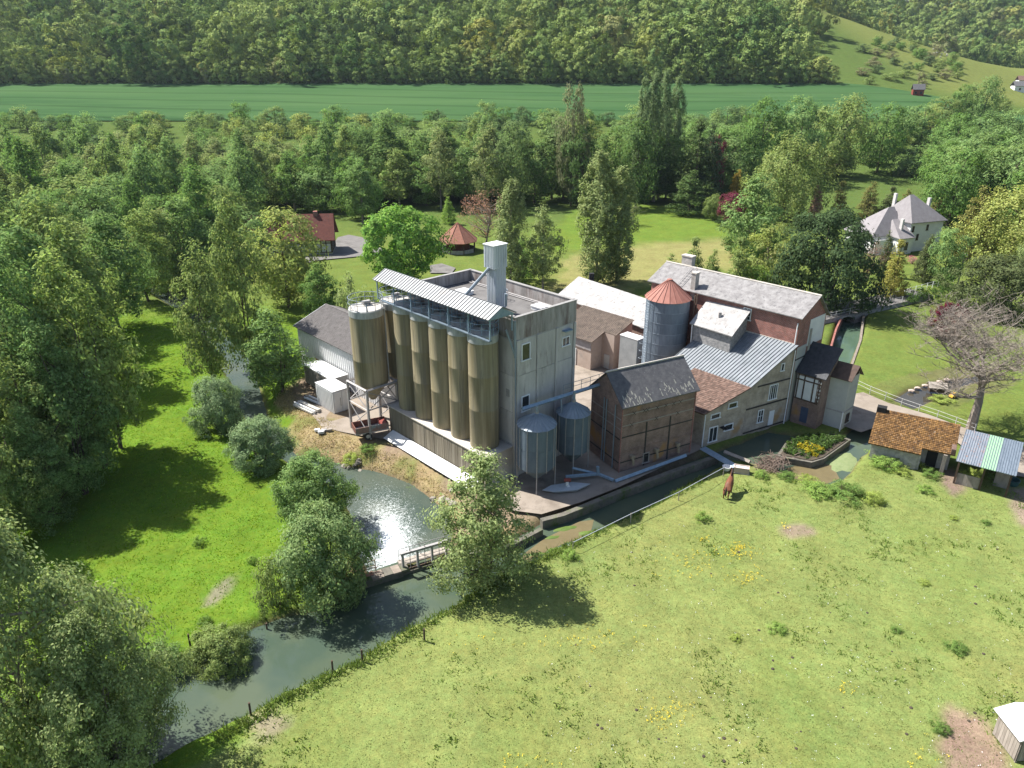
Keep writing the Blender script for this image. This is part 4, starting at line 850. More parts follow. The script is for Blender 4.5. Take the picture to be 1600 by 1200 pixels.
# local y negative = away from the camera; near wall at y=0
MB(FL).prism([(0,0),(LL,0),(LL,-lw),(0,-lw)], -.3, [lfe,lfe,lrd-.1,lrd-.1]).build('wall', BRICK_R, lgb)
MB(FL).prism([(0,-lw-.001),(LL,-lw-.001),(LL,-lw-fw_),(0,-lw-fw_)], -.3, [lrd-.1,lrd-.1,fez,fez]).build('wall', BRICK_R, lgb)
q = [(LL+.4,.35,lfe-.1),(-.35,.35,lfe-.1),(-.35,-lw,lrd),(LL+.4,-lw,lrd)]; quad_roof(lgb, 'roof_slope', SLATE_L, [FL.w(p) for p in q], .1)
q2_ = [(-.35,-lw-fw_-.3,fez-.1),(LL+.4,-lw-fw_-.3,fez-.1),(LL+.4,-lw,lrd),(-.35,-lw,lrd)]; quad_roof(lgb, 'roof_slope', SLATE_L, [FL.w(p) for p in q2_], .1)
MB(FL).tube([(-.37,-lw,lrd+.02),(LL+.4,-lw,lrd+.02)], .1, 6).build('ridge_cap', CONC_P, lgb)
wn_ = (math.cos(FL.a+math.pi/2), math.sin(FL.a+math.pi/2)); wd_ = (math.cos(FL.a), math.sin(FL.a))
lw_ = lambda x, z: (*FL.w((x,0,0))[:2], z)
window(lgb, lw_(5.9,10.6), wd_, wn_, .95, 1.35, bars=1, rows=2); window(lgb, lw_(5.7,8.0), wd_, wn_, 1.1, .9, bars=2)
for x in (15.6,17.4): window(lgb, lw_(x,9.8), wd_, wn_, .9, 1.4, bars=1, rows=2)
MB(FL).box(.1,-.0,8.62,7.4,.06,8.78).build('band', CONC_P, lgb); MB(FL).box(-.06,-lw-fw_+.1,6.9,.01,-.1,7.05).build('band', IRON, lgb)
MB(FL).box(-.05,-lw-fw_+.3,8.0,.01,-2.3,10.9).build('render_patch', WHITE_R, lgb)
MB(FL).box(-.04,-2.2,-.2,.012,-.3,8.3).build('render_patch', GREY_R, lgb)
MB(FL).tube([(-.1,-2.6,4.0),(-.1,-2.6,9.9)], .13, 7).build('flue', STEEL, lgb)
MB(FL).tube([(.15,.1,-.2),(.15,.1,11.0)], .06, 6).build('downpipe', FRAME, lgb)
for x,y,h,w_ in ((12.9,-.25,13.6,.28),(16.2,-lw-.4,14.4,.7)):
    k = MB(FL).box(x-w_,y-.35,10.6,x+w_,y+.35,h).build('chimney', BRICK_R if h<13.5 else STONE, lgb); MB(FL).box(x-w_-.06,y-.41,h+.002,x+w_+.06,y+.41,h+.15).build('chimney_cap', CONC_P, k)
b = MB(FL)
for y in (.3,-.3): b.tube([(14.7+y,.2,11.9),(14.9+y,-lw+.2,13.5)], .035, 5)
for t in np.linspace(.05,.95,8): b.tube([(14.4+.2*t,.2-(lw)*t,11.9+1.6*t),(15.0+.2*t,.2-lw*t,11.9+1.6*t)], .03, 5)
b.build('roof_ladder', STEEL, lgb)

# ---------- half-timbered wing and grey rendered house at the corner
hA, hB = Vector((29.75,70.75)), Vector((31.7,68.75)); 
ht_ = thing('timbered_wing', 'half-timbered white and brick wing under a steep black slate roof', 'house', Frame(hB.x,hB.y,43))
rr2 = 2.7
MB().prism([hB.to_tuple(), (hB+bdir*rr2).to_tuple(), (hA+bdir*rr2).to_tuple(), hA.to_tuple()], -.3, [5.85,8.1,8.1,5.85]).build('wall', BRICK, ht_)
hd = (hB-hA).normalized(); hn = (-bdir)
q = [(*(hA-hd*.15-bdir*.25),5.72),(*(hB+hd*.3-bdir*.25),5.72),(*(hB+hd*.3+bdir*rr2),8.3),(*(hA-hd*.15+bdir*rr2),8.3)]; quad_roof(ht_, 'roof_slope', SLATE_K, q, .1)
wl_ = (hB-hA).length; wp = lambda a, z, o=0: (hA.x+hd.x*a+hn.x*o, hA.y+hd.y*a+hn.y*o, z)
MB().cbox(wp(wl_*.42,4.1,.03), hd, hn, wl_*.78, .08, 2.5).build('plaster', WHITE_R, ht_)
for a in (.08,.32,.68,.9): MB().cbox(wp(wl_*a,4.2,.07), hd, hn, .13, .1, 2.8).build('post', WOOD_D, ht_)
for z in (2.8,4.95,5.6): MB().cbox(wp(wl_*.48,z,.075), hd, hn, wl_*.9, .1, .13).build('beam', WOOD_D, ht_)
MB().cbox(wp(wl_*.5,3.9,.1), hd, hn, .75, .1, 1.7).build('shutter', WHITE, ht_)
MB().cbox(wp(wl_*.5,1.15,.04), hd, hn, .75, .1, 1.7).build('door', BLUE_D, ht_)
for j in range(6): MB().cbox(wp(wl_*.9,3.1+j*.4,.06), hd, hn, .28 if j%2 else .16, .1, .2).build('quoin', WHITE, ht_)
gA, gB, gC = Vector((32.75,69.95)), Vector((34.25,68.55)), Vector((35.95,70.15))
gh = thing('grey_corner_house', 'narrow grey rendered house with a brown gable roof at the lane', 'house', Frame(gB.x,gB.y,43))
gD = gA+(gC-gB); gm1, gm2 = (gB+gC)/2, (gA+gD)/2
MB().prism([gB.to_tuple(), gC.to_tuple(), gD.to_tuple(), gA.to_tuple()], -.3, 5.7).build('wall', GREY_R, gh)
MB().prism([gB.to_tuple(), gm1.to_tuple(), gm2.to_tuple(), gA.to_tuple()], 5.701, [5.72,6.75,6.75,5.72]).build('gable', GREY_R, gh)
MB().prism([gm1.to_tuple(), gC.to_tuple(), gD.to_tuple(), gm2.to_tuple()], 5.702, [6.75,5.72,5.72,6.75]).build('gable', GREY_R, gh)
ga = (gA-gB).normalized(); gb = (gC-gB).normalized()
q = [(*(gA+ga*.2-gb*.25),5.6),(*(gB-ga*.3-gb*.25),5.6),(*(gm1-ga*.3),6.92),(*(gm2+ga*.2),6.92)]; quad_roof(gh, 'roof_slope', mat('brown_slate',(.055,.035,.028),(.10,.065,.05),2,.8,bump=.3,bscale=9), q, .08)
q = [(*(gC-ga*.3+gb*.25),5.6),(*(gD+ga*.2+gb*.25),5.6),(*(gm2+ga*.2),6.92),(*(gm1-ga*.3),6.92)]; quad_roof(gh, 'roof_slope', TILE_B, q, .08)
MB().cbox(((gA.x+gB.x)/2-gb.x*.02,(gA.y+gB.y)/2-gb.y*.02,1.95), ga, gb, (gA-gB).length-.05, .08, .12).build('band', STEEL, gh)
MB().cbox(((gC.x+gB.x)/2-ga.x*.02,(gC.y+gB.y)/2-ga.y*.02,1.95), gb, ga, (gC-gB).length-.05, .08, .12).build('band', STEEL, gh)
MB().tube([(gB.x-.1,gB.y-.1,-.2),(gB.x-.1,gB.y-.1,2.0)], .06, 6).tube([(gA.x-.12,gA.y-.05,-.2),(gA.x-.12,gA.y-.05,5.5)], .06, 6).build('downpipe', FRAME, gh)
window(gh, (gm1.x-ga.x*.02,gm1.y-ga.y*.02,6.1), gb, -ga, 1.1, .4, bars=2, fm=WOOD_D); window(gh, ((gB.x+gC.x)/2-ga.x*.02,(gB.y+gC.y)/2-ga.y*.02,1.0), gb, -ga, .7, 1.0, bars=0, fm=WOOD_D)

# ---------- rust-roofed silo with ladder
c = (17.45,79.2); FR = Frame(c[0],c[1],0,.15)
rs = thing('rust_roof_silo', 'blue-grey sheet metal silo with a rust red conical roof', 'silo', FR)
rz0, rz1, rr_ = .15, 11.15, 2.42; nb2 = 9
for k in range(nb2):
    z0 = rz0+(rz1-rz0)*k/nb2; z1 = rz0+(rz1-rz0)*(k+1)/nb2-.03; n = 10; off = (k%2)*math.pi/n
    for j in range(n):
        a0, a1 = off+2*math.pi*j/n, off+2*math.pi*(j+.988)/n; m_ = 4
        P = [(c[0]+rr_*math.cos(a0+(a1-a0)*i/m_), c[1]+rr_*math.sin(a0+(a1-a0)*i/m_)) for i in range(m_+1)]; Q = [(c[0]+(rr_-.05)*math.cos(a0+(a1-a0)*i/m_), c[1]+(rr_-.05)*math.sin(a0+(a1-a0)*i/m_)) for i in range(m_,-1,-1)]
        MB().prism(P+Q, z0, z1).build('wall_sheet', GALV_M, rs)
    MB().lathe(c, [(rr_-.06,z1-.02),(rr_+.025,z1-.02),(rr_+.025,z1+.05),(rr_-.06,z1+.05)], 30, cap=False).build('seam', GALV, rs)
nc = 22
for k in range(nc):
    a0, a1 = 2*math.pi*k/nc, 2*math.pi*(k+1)/nc; e = rr_+.18
    MB().add([(c[0]+e*math.cos(a0),c[1]+e*math.sin(a0),rz1-.02),(c[0]+e*math.cos(a1),c[1]+e*math.sin(a1),rz1-.02),(c[0]+.3*math.cos(a1),c[1]+.3*math.sin(a1),13.05),(c[0]+.3*math.cos(a0),c[1]+.3*math.sin(a0),13.05)],[(0,1,2,3)]).build('roof_sheet', RUST, rs)
b = MB()
for k in range(nc): a = 2*math.pi*k/nc; b.tube([(c[0]+(rr_+.19)*math.cos(a),c[1]+(rr_+.19)*math.sin(a),rz1),(c[0]+.3*math.cos(a),c[1]+.3*math.sin(a),13.08)], .035, 4)
b.build('roof_seams', RUST, rs); MB().lathe(c, [(.34,13.0),(.3,13.2),(.05,13.28)], 14).build('cap', RUST, rs)
b = MB(); aL = R(205); px_, py_ = c[0]+(rr_+.25)*math.cos(aL), c[1]+(rr_+.25)*math.sin(aL); tx, ty = -math.sin(aL), math.cos(aL)
for s_ in (-.25,.25): b.tube([(px_+tx*s_,py_+ty*s_,.2),(px_+tx*s_,py_+ty*s_,11.3)], .03, 5)
for z in np.arange(.6,11.2,.3): b.tube([(px_-tx*.25,py_-ty*.25,z),(px_+tx*.25,py_+ty*.25,z)], .02, 4)
for z in np.arange(2.6,11.2,.9): b.tube([(px_+tx*.38*math.cos(t)+math.cos(aL)*.7*math.sin(t),py_+ty*.38*math.cos(t)+math.sin(aL)*.7*math.sin(t),z) for t in np.linspace(0,math.pi,8)], .022, 4)
b.build('caged_ladder', GALV, rs)
b = MB()
for z in (3.5,5,6.5,8): b.box(20.1,78.2,z,20.6,78.8,z+.12)
for x,y in ((20.2,78.3),(20.55,78.7)): b.tube([(x,y,.2),(x,y,11.6)], .07, 6)
est = b.build('elevator_leg', mat('rusty_steel',(.10,.07,.05),(.20,.14,.10),3,.8)); tag(est, 'thin rusty elevator leg between the rust-roofed silo and the long mill', 'elevator')

# ---------- yard sheds behind
wr_ = thing('pale_roof_barn', 'long barn with a bright pale sheet roof behind the concrete block', 'barn', Frame(8,100,0))
e0, e1 = at(874,460,4.6), at(1004,508,4.6); g0_, g1_ = at(896,429,6.6), at(1008,457,6.6)
ed = Vector((e1.x-e0.x,e1.y-e0.y)).normalized(); en = Vector((-ed.y,ed.x))
e0v = Vector((e0.x,e0.y)); e1v = Vector((e1.x,e1.y))+ed*1.5; hw = ((Vector((g0_.x,g0_.y))-e0v).dot(en)); hw = max(3.2,min(hw,7))
corn = [e0v, e1v, e1v+en*2*hw, e0v+en*2*hw]
MB().prism([tuple(v) for v in corn], 0, 4.5).build('wall', BRICK, wr_)
rl, rr3 = e0v+en*hw, e1v+en*hw
quad_roof(wr_, 'roof_slope', SLATE_W, [(*(e0v-en*.3-ed*.3),4.42),(*(e1v-en*.3+ed*.3),4.42),(*(rr3+ed*.3),6.6),(*(rl-ed*.3),6.6)], .1)
quad_roof(wr_, 'roof_slope', SLATE_W, [(*(corn[2]+en*.3+ed*.3),4.42),(*(corn[3]+en*.3-ed*.3),4.42),(*(rl-ed*.3),6.6),(*(rr3+ed*.3),6.6)], .1)
for a in (0,1):
    o_ = [e0v,e1v][a]; t_ = [rl,rr3][a]; f_ = [corn[3],corn[2]][a]
    MB().add([(*o_,4.5),(*f_,4.5),(*t_,6.5),(*(o_+ed*.05),4.5),(*(f_+ed*.05),4.5),(*(t_+ed*.05),6.5)],[(0,1,2),(5,4,3),(0,3,4,1),(1,4,5,2),(2,5,3,0)]).build('gable', BRICK, wr_)
MB().box(rl.x+1.2,rl.y-1.4,6.2,rl.x+1.9,rl.y-.7,7.4).build('chimney', DARK, wr_)
bb = thing('brown_roof_annex', 'pink rendered annex with a brown corrugated roof facing the yard', 'building', Frame(9.8,84.3,0))
A0 = Vector((9.7,84.4)); A1 = Vector((7.2,87.6)); aD = Vector((.682,-.731)); bD = Vector((.731,.682))
q0 = A0; q1 = A0+bD*2.0; q2 = q1+aD*1.9; q3 = q2+bD*3.4; back = A1+bD*5.4
MB().prism([tuple(q0),tuple(q1),tuple(q1-aD*6),tuple(q0-aD*6)], 0, [4.0,4.65,4.65,4.0]).build('wall', PINK, bb)
MB().prism([tuple(q1),tuple(q2),tuple(q3),tuple(q3-aD*8),tuple(q1-aD*6.01)][0:1]+[tuple(q2),tuple(q3),tuple(q3-aD*8),tuple(q1-aD*6.01)], 0, [4.7,4.7,5.75,5.75,4.65]).build('wall', PINK, bb)
quad_roof(bb, 'roof_slope', ASB_B, [(*(q0-aD*6.2-bD*.35),3.98),(*(q0+aD*.3-bD*.35),3.98),(*(q1+aD*.3),4.8),(*(q1-aD*6.2),4.8)], .07)
quad_roof(bb, 'roof_slope', ASB_B, [(*(q1-aD*6.2),4.8),(*(q2+aD*.25),4.8),(*(q3+aD*.25),6.0),(*(q3-aD*8.2),6.0)], .07)
b = MB(); ribs(b, (*(q1-aD*6.2),4.8),(*(q2+aD*.25),4.8),(*(q3+aD*.25),6.0),(*(q3-aD*8.2),6.0), 34, .09, .04); ribs(b, (*(q0-aD*6.2-bD*.35),3.98),(*(q0+aD*.3-bD*.35),3.98),(*(q1+aD*.3),4.8),(*(q1-aD*6.2),4.8), 26, .09, .04); b.build('corrugation', ASB_B, bb)
MB().cbox((q2.x-aD.x*1.0-bD.x*.04, q2.y-aD.y*1.0-bD.y*.04,1.0), aD, bD, .8, .08, 1.9).build('door', GREY_R, bb)
MB().cbox((q0.x-aD.x*2.9-bD.x*.04, q0.y-aD.y*2.9-bD.y*.04,1.3), aD, bD, 1.0, .08, 2.2).build('door', WHITE, bb)
MB().cbox((q0.x-aD.x*2.6-bD.x*.05, q0.y-aD.y*2.6-bD.y*.05,3.3), aD, bD, 5.2, .08, 1.15).build('band', mat('slate_hung',(.24,.225,.23),(.34,.32,.32),2,.8), bb)
tw = thing('grey_lift_box', 'narrow grey box tower with a white flat top beside the annex', 'tower', Frame(15,82.1,43))
tc_ = [Vector((14.75,81.3)), Vector((14.75,81.3))+bD*1.4, Vector((14.75,81.3))+bD*1.4-aD*2.6, Vector((14.75,81.3))-aD*2.6]
MB().prism([tuple(v) for v in tc_], .1, 5.2).build('wall', mat('grey_panel',(.22,.23,.235),(.30,.31,.31),1,.8), tw); MB().prism([tuple(v+(v-(tc_[0]+tc_[2])/2)*.04) for v in tc_], 5.201, 5.3).build('flat_top', WHITE, tw)
#ylt = quad_roof(None, 'low_roof', ASB_B, [(15.2,80.3,2.4),(17.2,77.2,2.4),(19.2,78.4,4.1),(17.4,81.3,4.1)], .1) if False else None

# ---------- mossy tiled shed and tin lean-to by the lane
FSH = Frame(34.45, 62.35, -31)
sh = thing('mossy_shed', 'low stone shed with a moss-orange tiled roof by the lane', 'shed', FSH)
MB(FSH).prism([(0,0),(4.0,0),(4.0,4.0),(0,4.0)], -.3, [1.85,1.85,3.4,3.4]).build('wall', STONE, sh)
MB(FSH).prism([(4.001,1.5),(6.6,1.5),(6.6,4.0),(4.001,4.0)], -.1, [2.45,2.45,3.4,3.4]).build('wall', STONE, sh)
MB(FSH).box(4.0,.15,-.1,4.25,1.5,1.95).build('pier', STONE, sh); MB(FSH).box(6.0,.3,-.1,6.3,.6,2.0).build('pier', WOOD_G, sh)
MB(FSH).box(4.7,1.44,0,5.6,1.5,1.9).build('door', DARK, sh)
q = [(-.3,-.35,1.8),(4.2,-.35,1.8),(4.2,4.3,3.62),(-.3,4.3,3.62)]; q2 = [(4.2,.45,2.115),(6.9,.45,2.115),(6.9,4.3,3.62),(4.2,4.3,3.62)]
for qq, cc_, rw in ((q,26,22),(q2,16,18)):
    quad_roof(sh, 'roof_slope', TILE_O, [FSH.w(p) for p in qq], .08); courses(sh, 'tiles', TILE_O, *[FSH.w(p) for p in qq], rw, cc_, .01, .05, .9, cc_, jit=.02, joined=True)
MB(FSH).box(-.35,3.7,3.0,.5,4.45,3.95).build('chimney', DARK, sh)
MB(FSH).box(6.5,.3,2.2,6.85,1.5,2.75).build('gable_tiles', TILE_B, sh)
FS2 = Frame(40.15, 57.95, -36)
ts = thing('tin_lean_to', 'open lean-to roofed with blue, rusty and mint green sheets', 'shed', FS2)
for k in range(12):
    m_ = RUSTY_SH if k < 5 else (GREEN_SH if k in (5,6,7) else BLUE_SH); x = -.15+k*.38
    o_ = quad_roof(ts, 'roof_sheet', m_, [FS2.w(p) for p in ((x,-.5,2.45),(x+.375,-.5,2.45),(x+.375,5.0,3.35),(x,5.0,3.35))], .05)
b = MB(); ribs(b, *[FS2.w(p) for p in ((-.15,-.5,2.45),(4.4,-.5,2.45),(4.4,5.0,3.35),(-.15,5.0,3.35))], 24, .05, .04); b.build('ribs', BLUE_SH, ts)
for x in (.1,2.1,4.1):
    MB(FS2).box(x-.08,-.1,-.2,x+.08,.06,2.42).build('post', WOOD_D, ts); MB(FS2).box(x-.08,4.5,-.2,x+.08,4.66,3.1).build('post', WOOD_D, ts)
MB(FS2).box(.2,0,0,2.0,.06,1.1).build('boarding', WOOD_G, ts); MB(FS2).box(3.0,1.6,0,4.1,1.66,1.6).build('boarding', WOOD_G, ts)
MB(FS2).box(0.1,4.7,0,4.1,4.76,2.9).build('back_wall', WOOD_D, ts)
p = at(1580,757); tb = thing('water_trough','dark green round water trough beside the lean-to','trough',Frame(p.x,p.y,0,.05)); MB(frames[tb.name]).lathe((0,0),[(.5,0),(.62,.5),(.57,.5),(.47,.1)],20).build('tub', mat('green_tub',(.02,.07,.07),(.03,.09,.09),2,.5), tb)
p = at(1580,1165); FWh = Frame(p.x+.55,p.y,3,.0); wsh = thing('field_shelter','white roofed timber field shelter at the pasture corner','shelter',FWh)
for x in (-.95,1.6):
    for y in (-.9,.9): MB(FWh).box(x-.05,y-.05,-.2,x+.05,y+.05,1.6).build('post', WOOD_G, wsh)
for j in range(13): MB(FWh).box(-1.0+j*.2,-.95,0,-1.0+j*.2+.185,-.91,1.35).build('board', WOOD_G, wsh)
for j in range(9): MB(FWh).box(-1.04,-.88+j*.2,0,-1.0,-.88+j*.2+.185,1.5).build('board', WOOD_G, wsh)
for k,(x0,x1,z0,z1) in enumerate(((-1.25,-.1,1.6,2.0),(-.1,1.9,2.0,1.8))): quad_roof(wsh, 'roof_sheet', WHITE, [FWh.w(t) for t in ((x0,-1.05,z0),(x1,-1.05,z1),(x1,1.15,z1+.05),(x0,1.15,z0+.05))], .05)

# ---------- half-timbered house, round pavilion, white villa
hp0 = at(512,398); FH = Frame(hp0.x+1.0, hp0.y, 187)
hh = thing('timber_house', 'half-timbered house with a long dark red tiled roof among trees', 'house', FH)
# local x runs left (away from the visible gable end), local y towards the camera is negative => use y in [-7,0] behind
MB(FH).prism([(0,0),(16,0),(16,-6.5),(0,-6.5)], 0, 3.4).build('wall', WHITE_R, hh)
MB(FH).box(-.06,-6.55,0,16.06,.06,.5).build('plinth', STONE, hh)
for x in np.arange(.1,16,1.0): MB(FH).box(x-.1,.0,.45,x+.1,.09,3.4).build('post', WOOD_D, hh)
for y in np.arange(-6.4,.1,1.06): MB(FH).box(-.09,y-.1,.45,.0,y+.1,3.4).build('post', WOOD_D, hh)
for z in (.5,2.3,3.25): MB(FH).box(0,.01,z,16,.1,z+.16).build('beam', WOOD_D, hh); MB(FH).box(-.1,-6.4,z,-.01,0,z+.16).build('beam', WOOD_D, hh)
for q in ([(16.8,.9,3.1),(-.8,.9,3.1),(-.5,-3.25,7.6),(16.8,-3.25,7.6)],[(-.8,-7.4,3.1),(16.8,-7.4,3.1),(16.8,-3.25,7.6),(-.5,-3.25,7.6)]): quad_roof(hh, 'roof_slope', TILE_D, [FH.w(p) for p in q], .15)
MB(FH).add([(-.05,0,3.4),(-.05,-6.5,3.4),(-.05,-3.25,7.4),(.05,0,3.4),(.05,-6.5,3.4),(.05,-3.25,7.4)],[(0,1,2),(5,4,3),(0,3,4,1),(1,4,5,2),(2,5,3,0)]).build('gable', WHITE_R, hh)
MB(FH).box(2.6,-3.7,6.6,3.4,-2.8,8.1).build('chimney', BRICK_R, hh)
pc = at(716,392); FPv = Frame(pc.x, pc.y, 0); pv = thing('round_pavilion', 'octagonal open pavilion with a pointed red tiled roof', 'pavilion', FPv)
RV = 3.6; zE, zT = 2.35, 5.75
for k in range(8):
    a0, a1 = R(22.5+45*k), R(67.5+45*k); e = RV+.55
    E0, E1 = (e*math.cos(a0), e*math.sin(a0), zE-.1), (e*math.cos(a1), e*math.sin(a1), zE-.1); T_ = (0,0,zT)
    o_ = MB(FPv).slab([E0,E1,T_], .1).build('roof_facet', TILE, pv)
    MB(FPv).tube([E0,(0,0,zT+.03)], .08, 5).build('hip_tiles', TILE, pv)
    MB(FPv).tube([(RV*math.cos(a0),RV*math.sin(a0),0),(RV*math.cos(a0),RV*math.sin(a0),zE)], .1, 6).build('post', WOOD_D, pv)
    MB(FPv).prism([(RV*math.cos(a0)*.985,RV*math.sin(a0)*.985),(RV*math.cos(a1)*.985,RV*math.sin(a1)*.985),(RV*math.cos(a1)*.94,RV*math.sin(a1)*.94),(RV*math.cos(a0)*.94,RV*math.sin(a0)*.94)], 0, .75).build('low_wall', STONE, pv)
    MB(FPv).prism([(RV*math.cos(a0)*.7,RV*math.sin(a0)*.7),(RV*math.cos(a1)*.7,RV*math.sin(a1)*.7),(RV*math.cos(a1)*.66,RV*math.sin(a1)*.66),(RV*math.cos(a0)*.66,RV*math.sin(a0)*.66)], .0, 2.4).build('inner_wall', TILE_D, pv)
vp = at(1415,394); FV = Frame(vp.x, vp.y, 20); vl = thing('white_villa', 'white two-storey villa with steep grey hipped roofs in the trees', 'house', FV)
# main block: local x right-back along the wide wall, y back
vx, vy, vz, vt = 8.5, 8.0, 6.1, 10.7
MB(FV).box(0,0,0,vx,vy,vz).build('wall', WHITE_R, vl)
cx_, cy_ = vx*.32, vy*.5
rc = [(-.5,-.5,vz-.15),(vx+.5,-.5,vz-.15),(vx+.5,vy+.5,vz-.15),(-.5,vy+.5,vz-.15)]; rt_ = [(cx_-.3,cy_,vt),(cx_+.6,cy_,vt)]
for q in ([rc[0],rc[1],rt_[1],rt_[0]],[rc[1],rc[2],rt_[1]],[rc[2],rc[3],rt_[0],rt_[1]],[rc[3],rc[0],rt_[0]]): quad_roof(vl, 'roof_slope', mat('villa_slate',(.36,.33,.34),(.46,.43,.44),1.2,.8,bump=.2) if 'villa_slate' not in bpy.data.materials else bpy.data.materials['villa_slate'], [FV.w(p) for p in q], .12)
VS = bpy.data.materials['villa_slate']
MB(FV).box(-8.0,1.5,0,-.01,8.5,3.6).build('wing_wall', WHITE_R, vl); MB(FV).box(-3.6,-1.2,0,-.02,1.49,3.4).build('porch_wall', WHITE_R, vl)
wc4 = [(-8.5,1.0,3.5),(0,1.0,3.5),(0,9,3.5),(-8.5,9,3.5)]; tp = (-1.5,5,8.3); tp2 = (0,5,8.3)
for q in ([wc4[0],wc4[1],tp2,tp],[wc4[2],wc4[3],tp,tp2],[wc4[3],wc4[0],tp]): quad_roof(vl, 'roof_slope', VS, [FV.w(p) for p in q], .12)
for q in ([(-4.0,-1.6,3.3),(.1,-1.6,3.3),(-.2,3.0,6.2),(-2.0,3.0,6.2)],[(-4.0,3.0,3.6),(-4.0,-1.6,3.3),(-2.0,3.0,6.2)]): quad_roof(vl, 'roof_slope', VS, [FV.w(p) for p in q], .1)
for x,y,z0,z1 in ((-1.9,.6,3.8,7.2),(6.2,2.5,7.0,10.6),(1.2,6.4,8.0,11.2)):
    MB(FV).box(x-.22,y-.32,z0,x+.22,y+.32,z1-.5).build('chimney', mat('chimney_render',(.44,.42,.41),(.56,.53,.52),2,.9) if 'chimney_render' not in bpy.data.materials else bpy.data.materials['chimney_render'], vl)
vd, vn = U(20), U(-70)
for x,z,w_,h_ in ((.7,4.6,.55,1.2),(2.2,2.9,.6,1.3),(4.4,4.7,.55,1.2),(6.4,1.7,1.2,1.5)): window(vl, (*FV.w((x,0,0))[:2], z), vd, vn, w_, h_, bars=1, fm=WOOD_D)
window(vl, (*FV.w((-1.6,-1.2,0))[:2],1.6), vd, vn, .8, 1.6, bars=0, fm=WOOD_D); window(vl, (*FV.w((-6.2,1.5,0))[:2],1.5), vd, vn, 2.6, 2.0, bars=3, rows=2)
MB(FV).box(-8.2,.2,0,-4.0,.35,2.9).build('trellis', WHITE, vl)
# far-off houses and shed on the valley side
for k,(px_,py_,Y_,w_,d_,h_,m1,m2,lab) in enumerate(((1586,186,470,11,8,3.2,WHITE_R,SLATE_D,'white cottage with a dark roof at the valley edge'),(1592,166,500,9,7,3,WHITE_R,TILE_B,'pale cottage behind the dark-roofed one'),(1425,187,400,5,4,3,RED_P,SLATE_D,'tiny red shed with a blue-black roof below the wheat field'))):
    x_ = xat(px_,py_,Y_); z_ = float(hills(np.array(x_),np.array(float(Y_)))); f_ = Frame(x_,Y_,-15,z_); o_ = thing('cottage', lab, 'house', f_)
    MB(f_).box(-w_/2,-d_/2,-1,w_/2,d_/2,h_).build('wall', m1, o_)
    for q in ([(-w_/2-.4,-d_/2-.4,h_),(w_/2+.4,-d_/2-.4,h_),(w_/2+.4,0,h_+2.6),(-w_/2-.4,0,h_+2.6)],[(w_/2+.4,d_/2+.4,h_),(-w_/2-.4,d_/2+.4,h_),(-w_/2-.4,0,h_+2.6),(w_/2+.4,0,h_+2.6)]): quad_roof(o_, 'roof_slope', m2, [f_.w(p) for p in q], .15)
    for x in (-w_/4,w_/4): window(o_, f_.w((x,-d_/2,1.5)), U(-15), U(-105), 1.0, 1.2, fm=WOOD_D)

# ================================================================ VEGETATION
rng = np.random.RandomState(11)
def shape_r(kind, t):
    """crown radius (0..1) at relative crown height t (0..1)"""
    if kind == 'round': return np.sqrt(np.clip(1-(2*t-1)**2*.96, 0, 1))
    if kind == 'dome': return np.where(t < .3, .75+.25*np.sin(t/.3*np.pi/2), np.sqrt(np.clip(1-((t-.3)/.72)**2, 0, 1)))
    if kind == 'column': return np.clip(np.minimum(.35+t*4, 1), 0, 1)*np.clip((1.02-t)/.35, 0, 1)**.55
    if kind == 'cone': return np.clip(1.02-t, 0, 1)**.85*np.clip(.5+t*6, 0, 1)
    if kind == 'alder': return (.55+.45*np.sin(np.clip(t*1.25,0,1)*np.pi))*np.clip((1.03-t)/.45, 0, 1)**.6
    return np.ones_like(t)
def leaves(centres, rad, per, size, seed, axis=None, flat=.75, up=.35, macro=None):
    r = np.random.RandomState(seed); n = len(centres)*per
    c = np.repeat(centres, per, 0); rr = np.repeat(rad, per)[:, None]
    d = r.normal(size=(n,3)); d /= np.linalg.norm(d, axis=1)[:, None]; d *= (r.rand(n,1)**.45)*rr; d[:,2] *= flat
    p = c+d
    nrm = d/np.maximum(rr,.01)*.75 + r.normal(size=(n,3))*.42; nrm[:,2] += up
    if macro is not None: nrm += (p-np.array([0,0,macro[0]]))/np.array(macro[1])*macro[2]
    nrm /= 1.0; nrm /= np.linalg.norm(nrm, axis=1)[:, None]
    a = np.cross(nrm, r.normal(size=(n,3))); a /= np.linalg.norm(a, axis=1)[:, None]; b = np.cross(nrm, a)
    s = size*(.65+.7*r.rand(n,1)); w = s*(.42+.2*r.rand(n,1))
    V = np.stack([p-a*s*.5, p-b*w*.5+nrm*s*.08, p+a*s*.5, p+b*w*.5+nrm*s*.08], 1).reshape(-1,3)
    F = np.arange(n*4).reshape(-1,4); return V, F
def crown_centres(kind, h, R_, base, n, seed, shell=.55):
    r = np.random.RandomState(seed); out = []; lob = r.rand(7)*6.28; amp = .22
    while len(out) < n:
        m = n*3; t = r.rand(m); a = r.rand(m)*2*np.pi
        mod = 1+amp*np.sin(3*a+lob[0]+4*t)+amp*.8*np.sin(5*a+lob[1]-7*t)+.10*np.sin(9*t+lob[2]+2*a)
        rad = shape_r(kind, t)*mod; u = shell+(1-shell)*r.rand(m)**.6; u = np.where(r.rand(m) < .25, r.rand(m), u)
        keep = r.rand(m) < np.clip(rad, .12, 1)
        pts = np.stack([np.cos(a)*rad*u*R_, np.sin(a)*rad*u*R_, h*(base+(1-base)*t)], 1)[keep]
        out += list(pts)
    return np.array(out[:n])
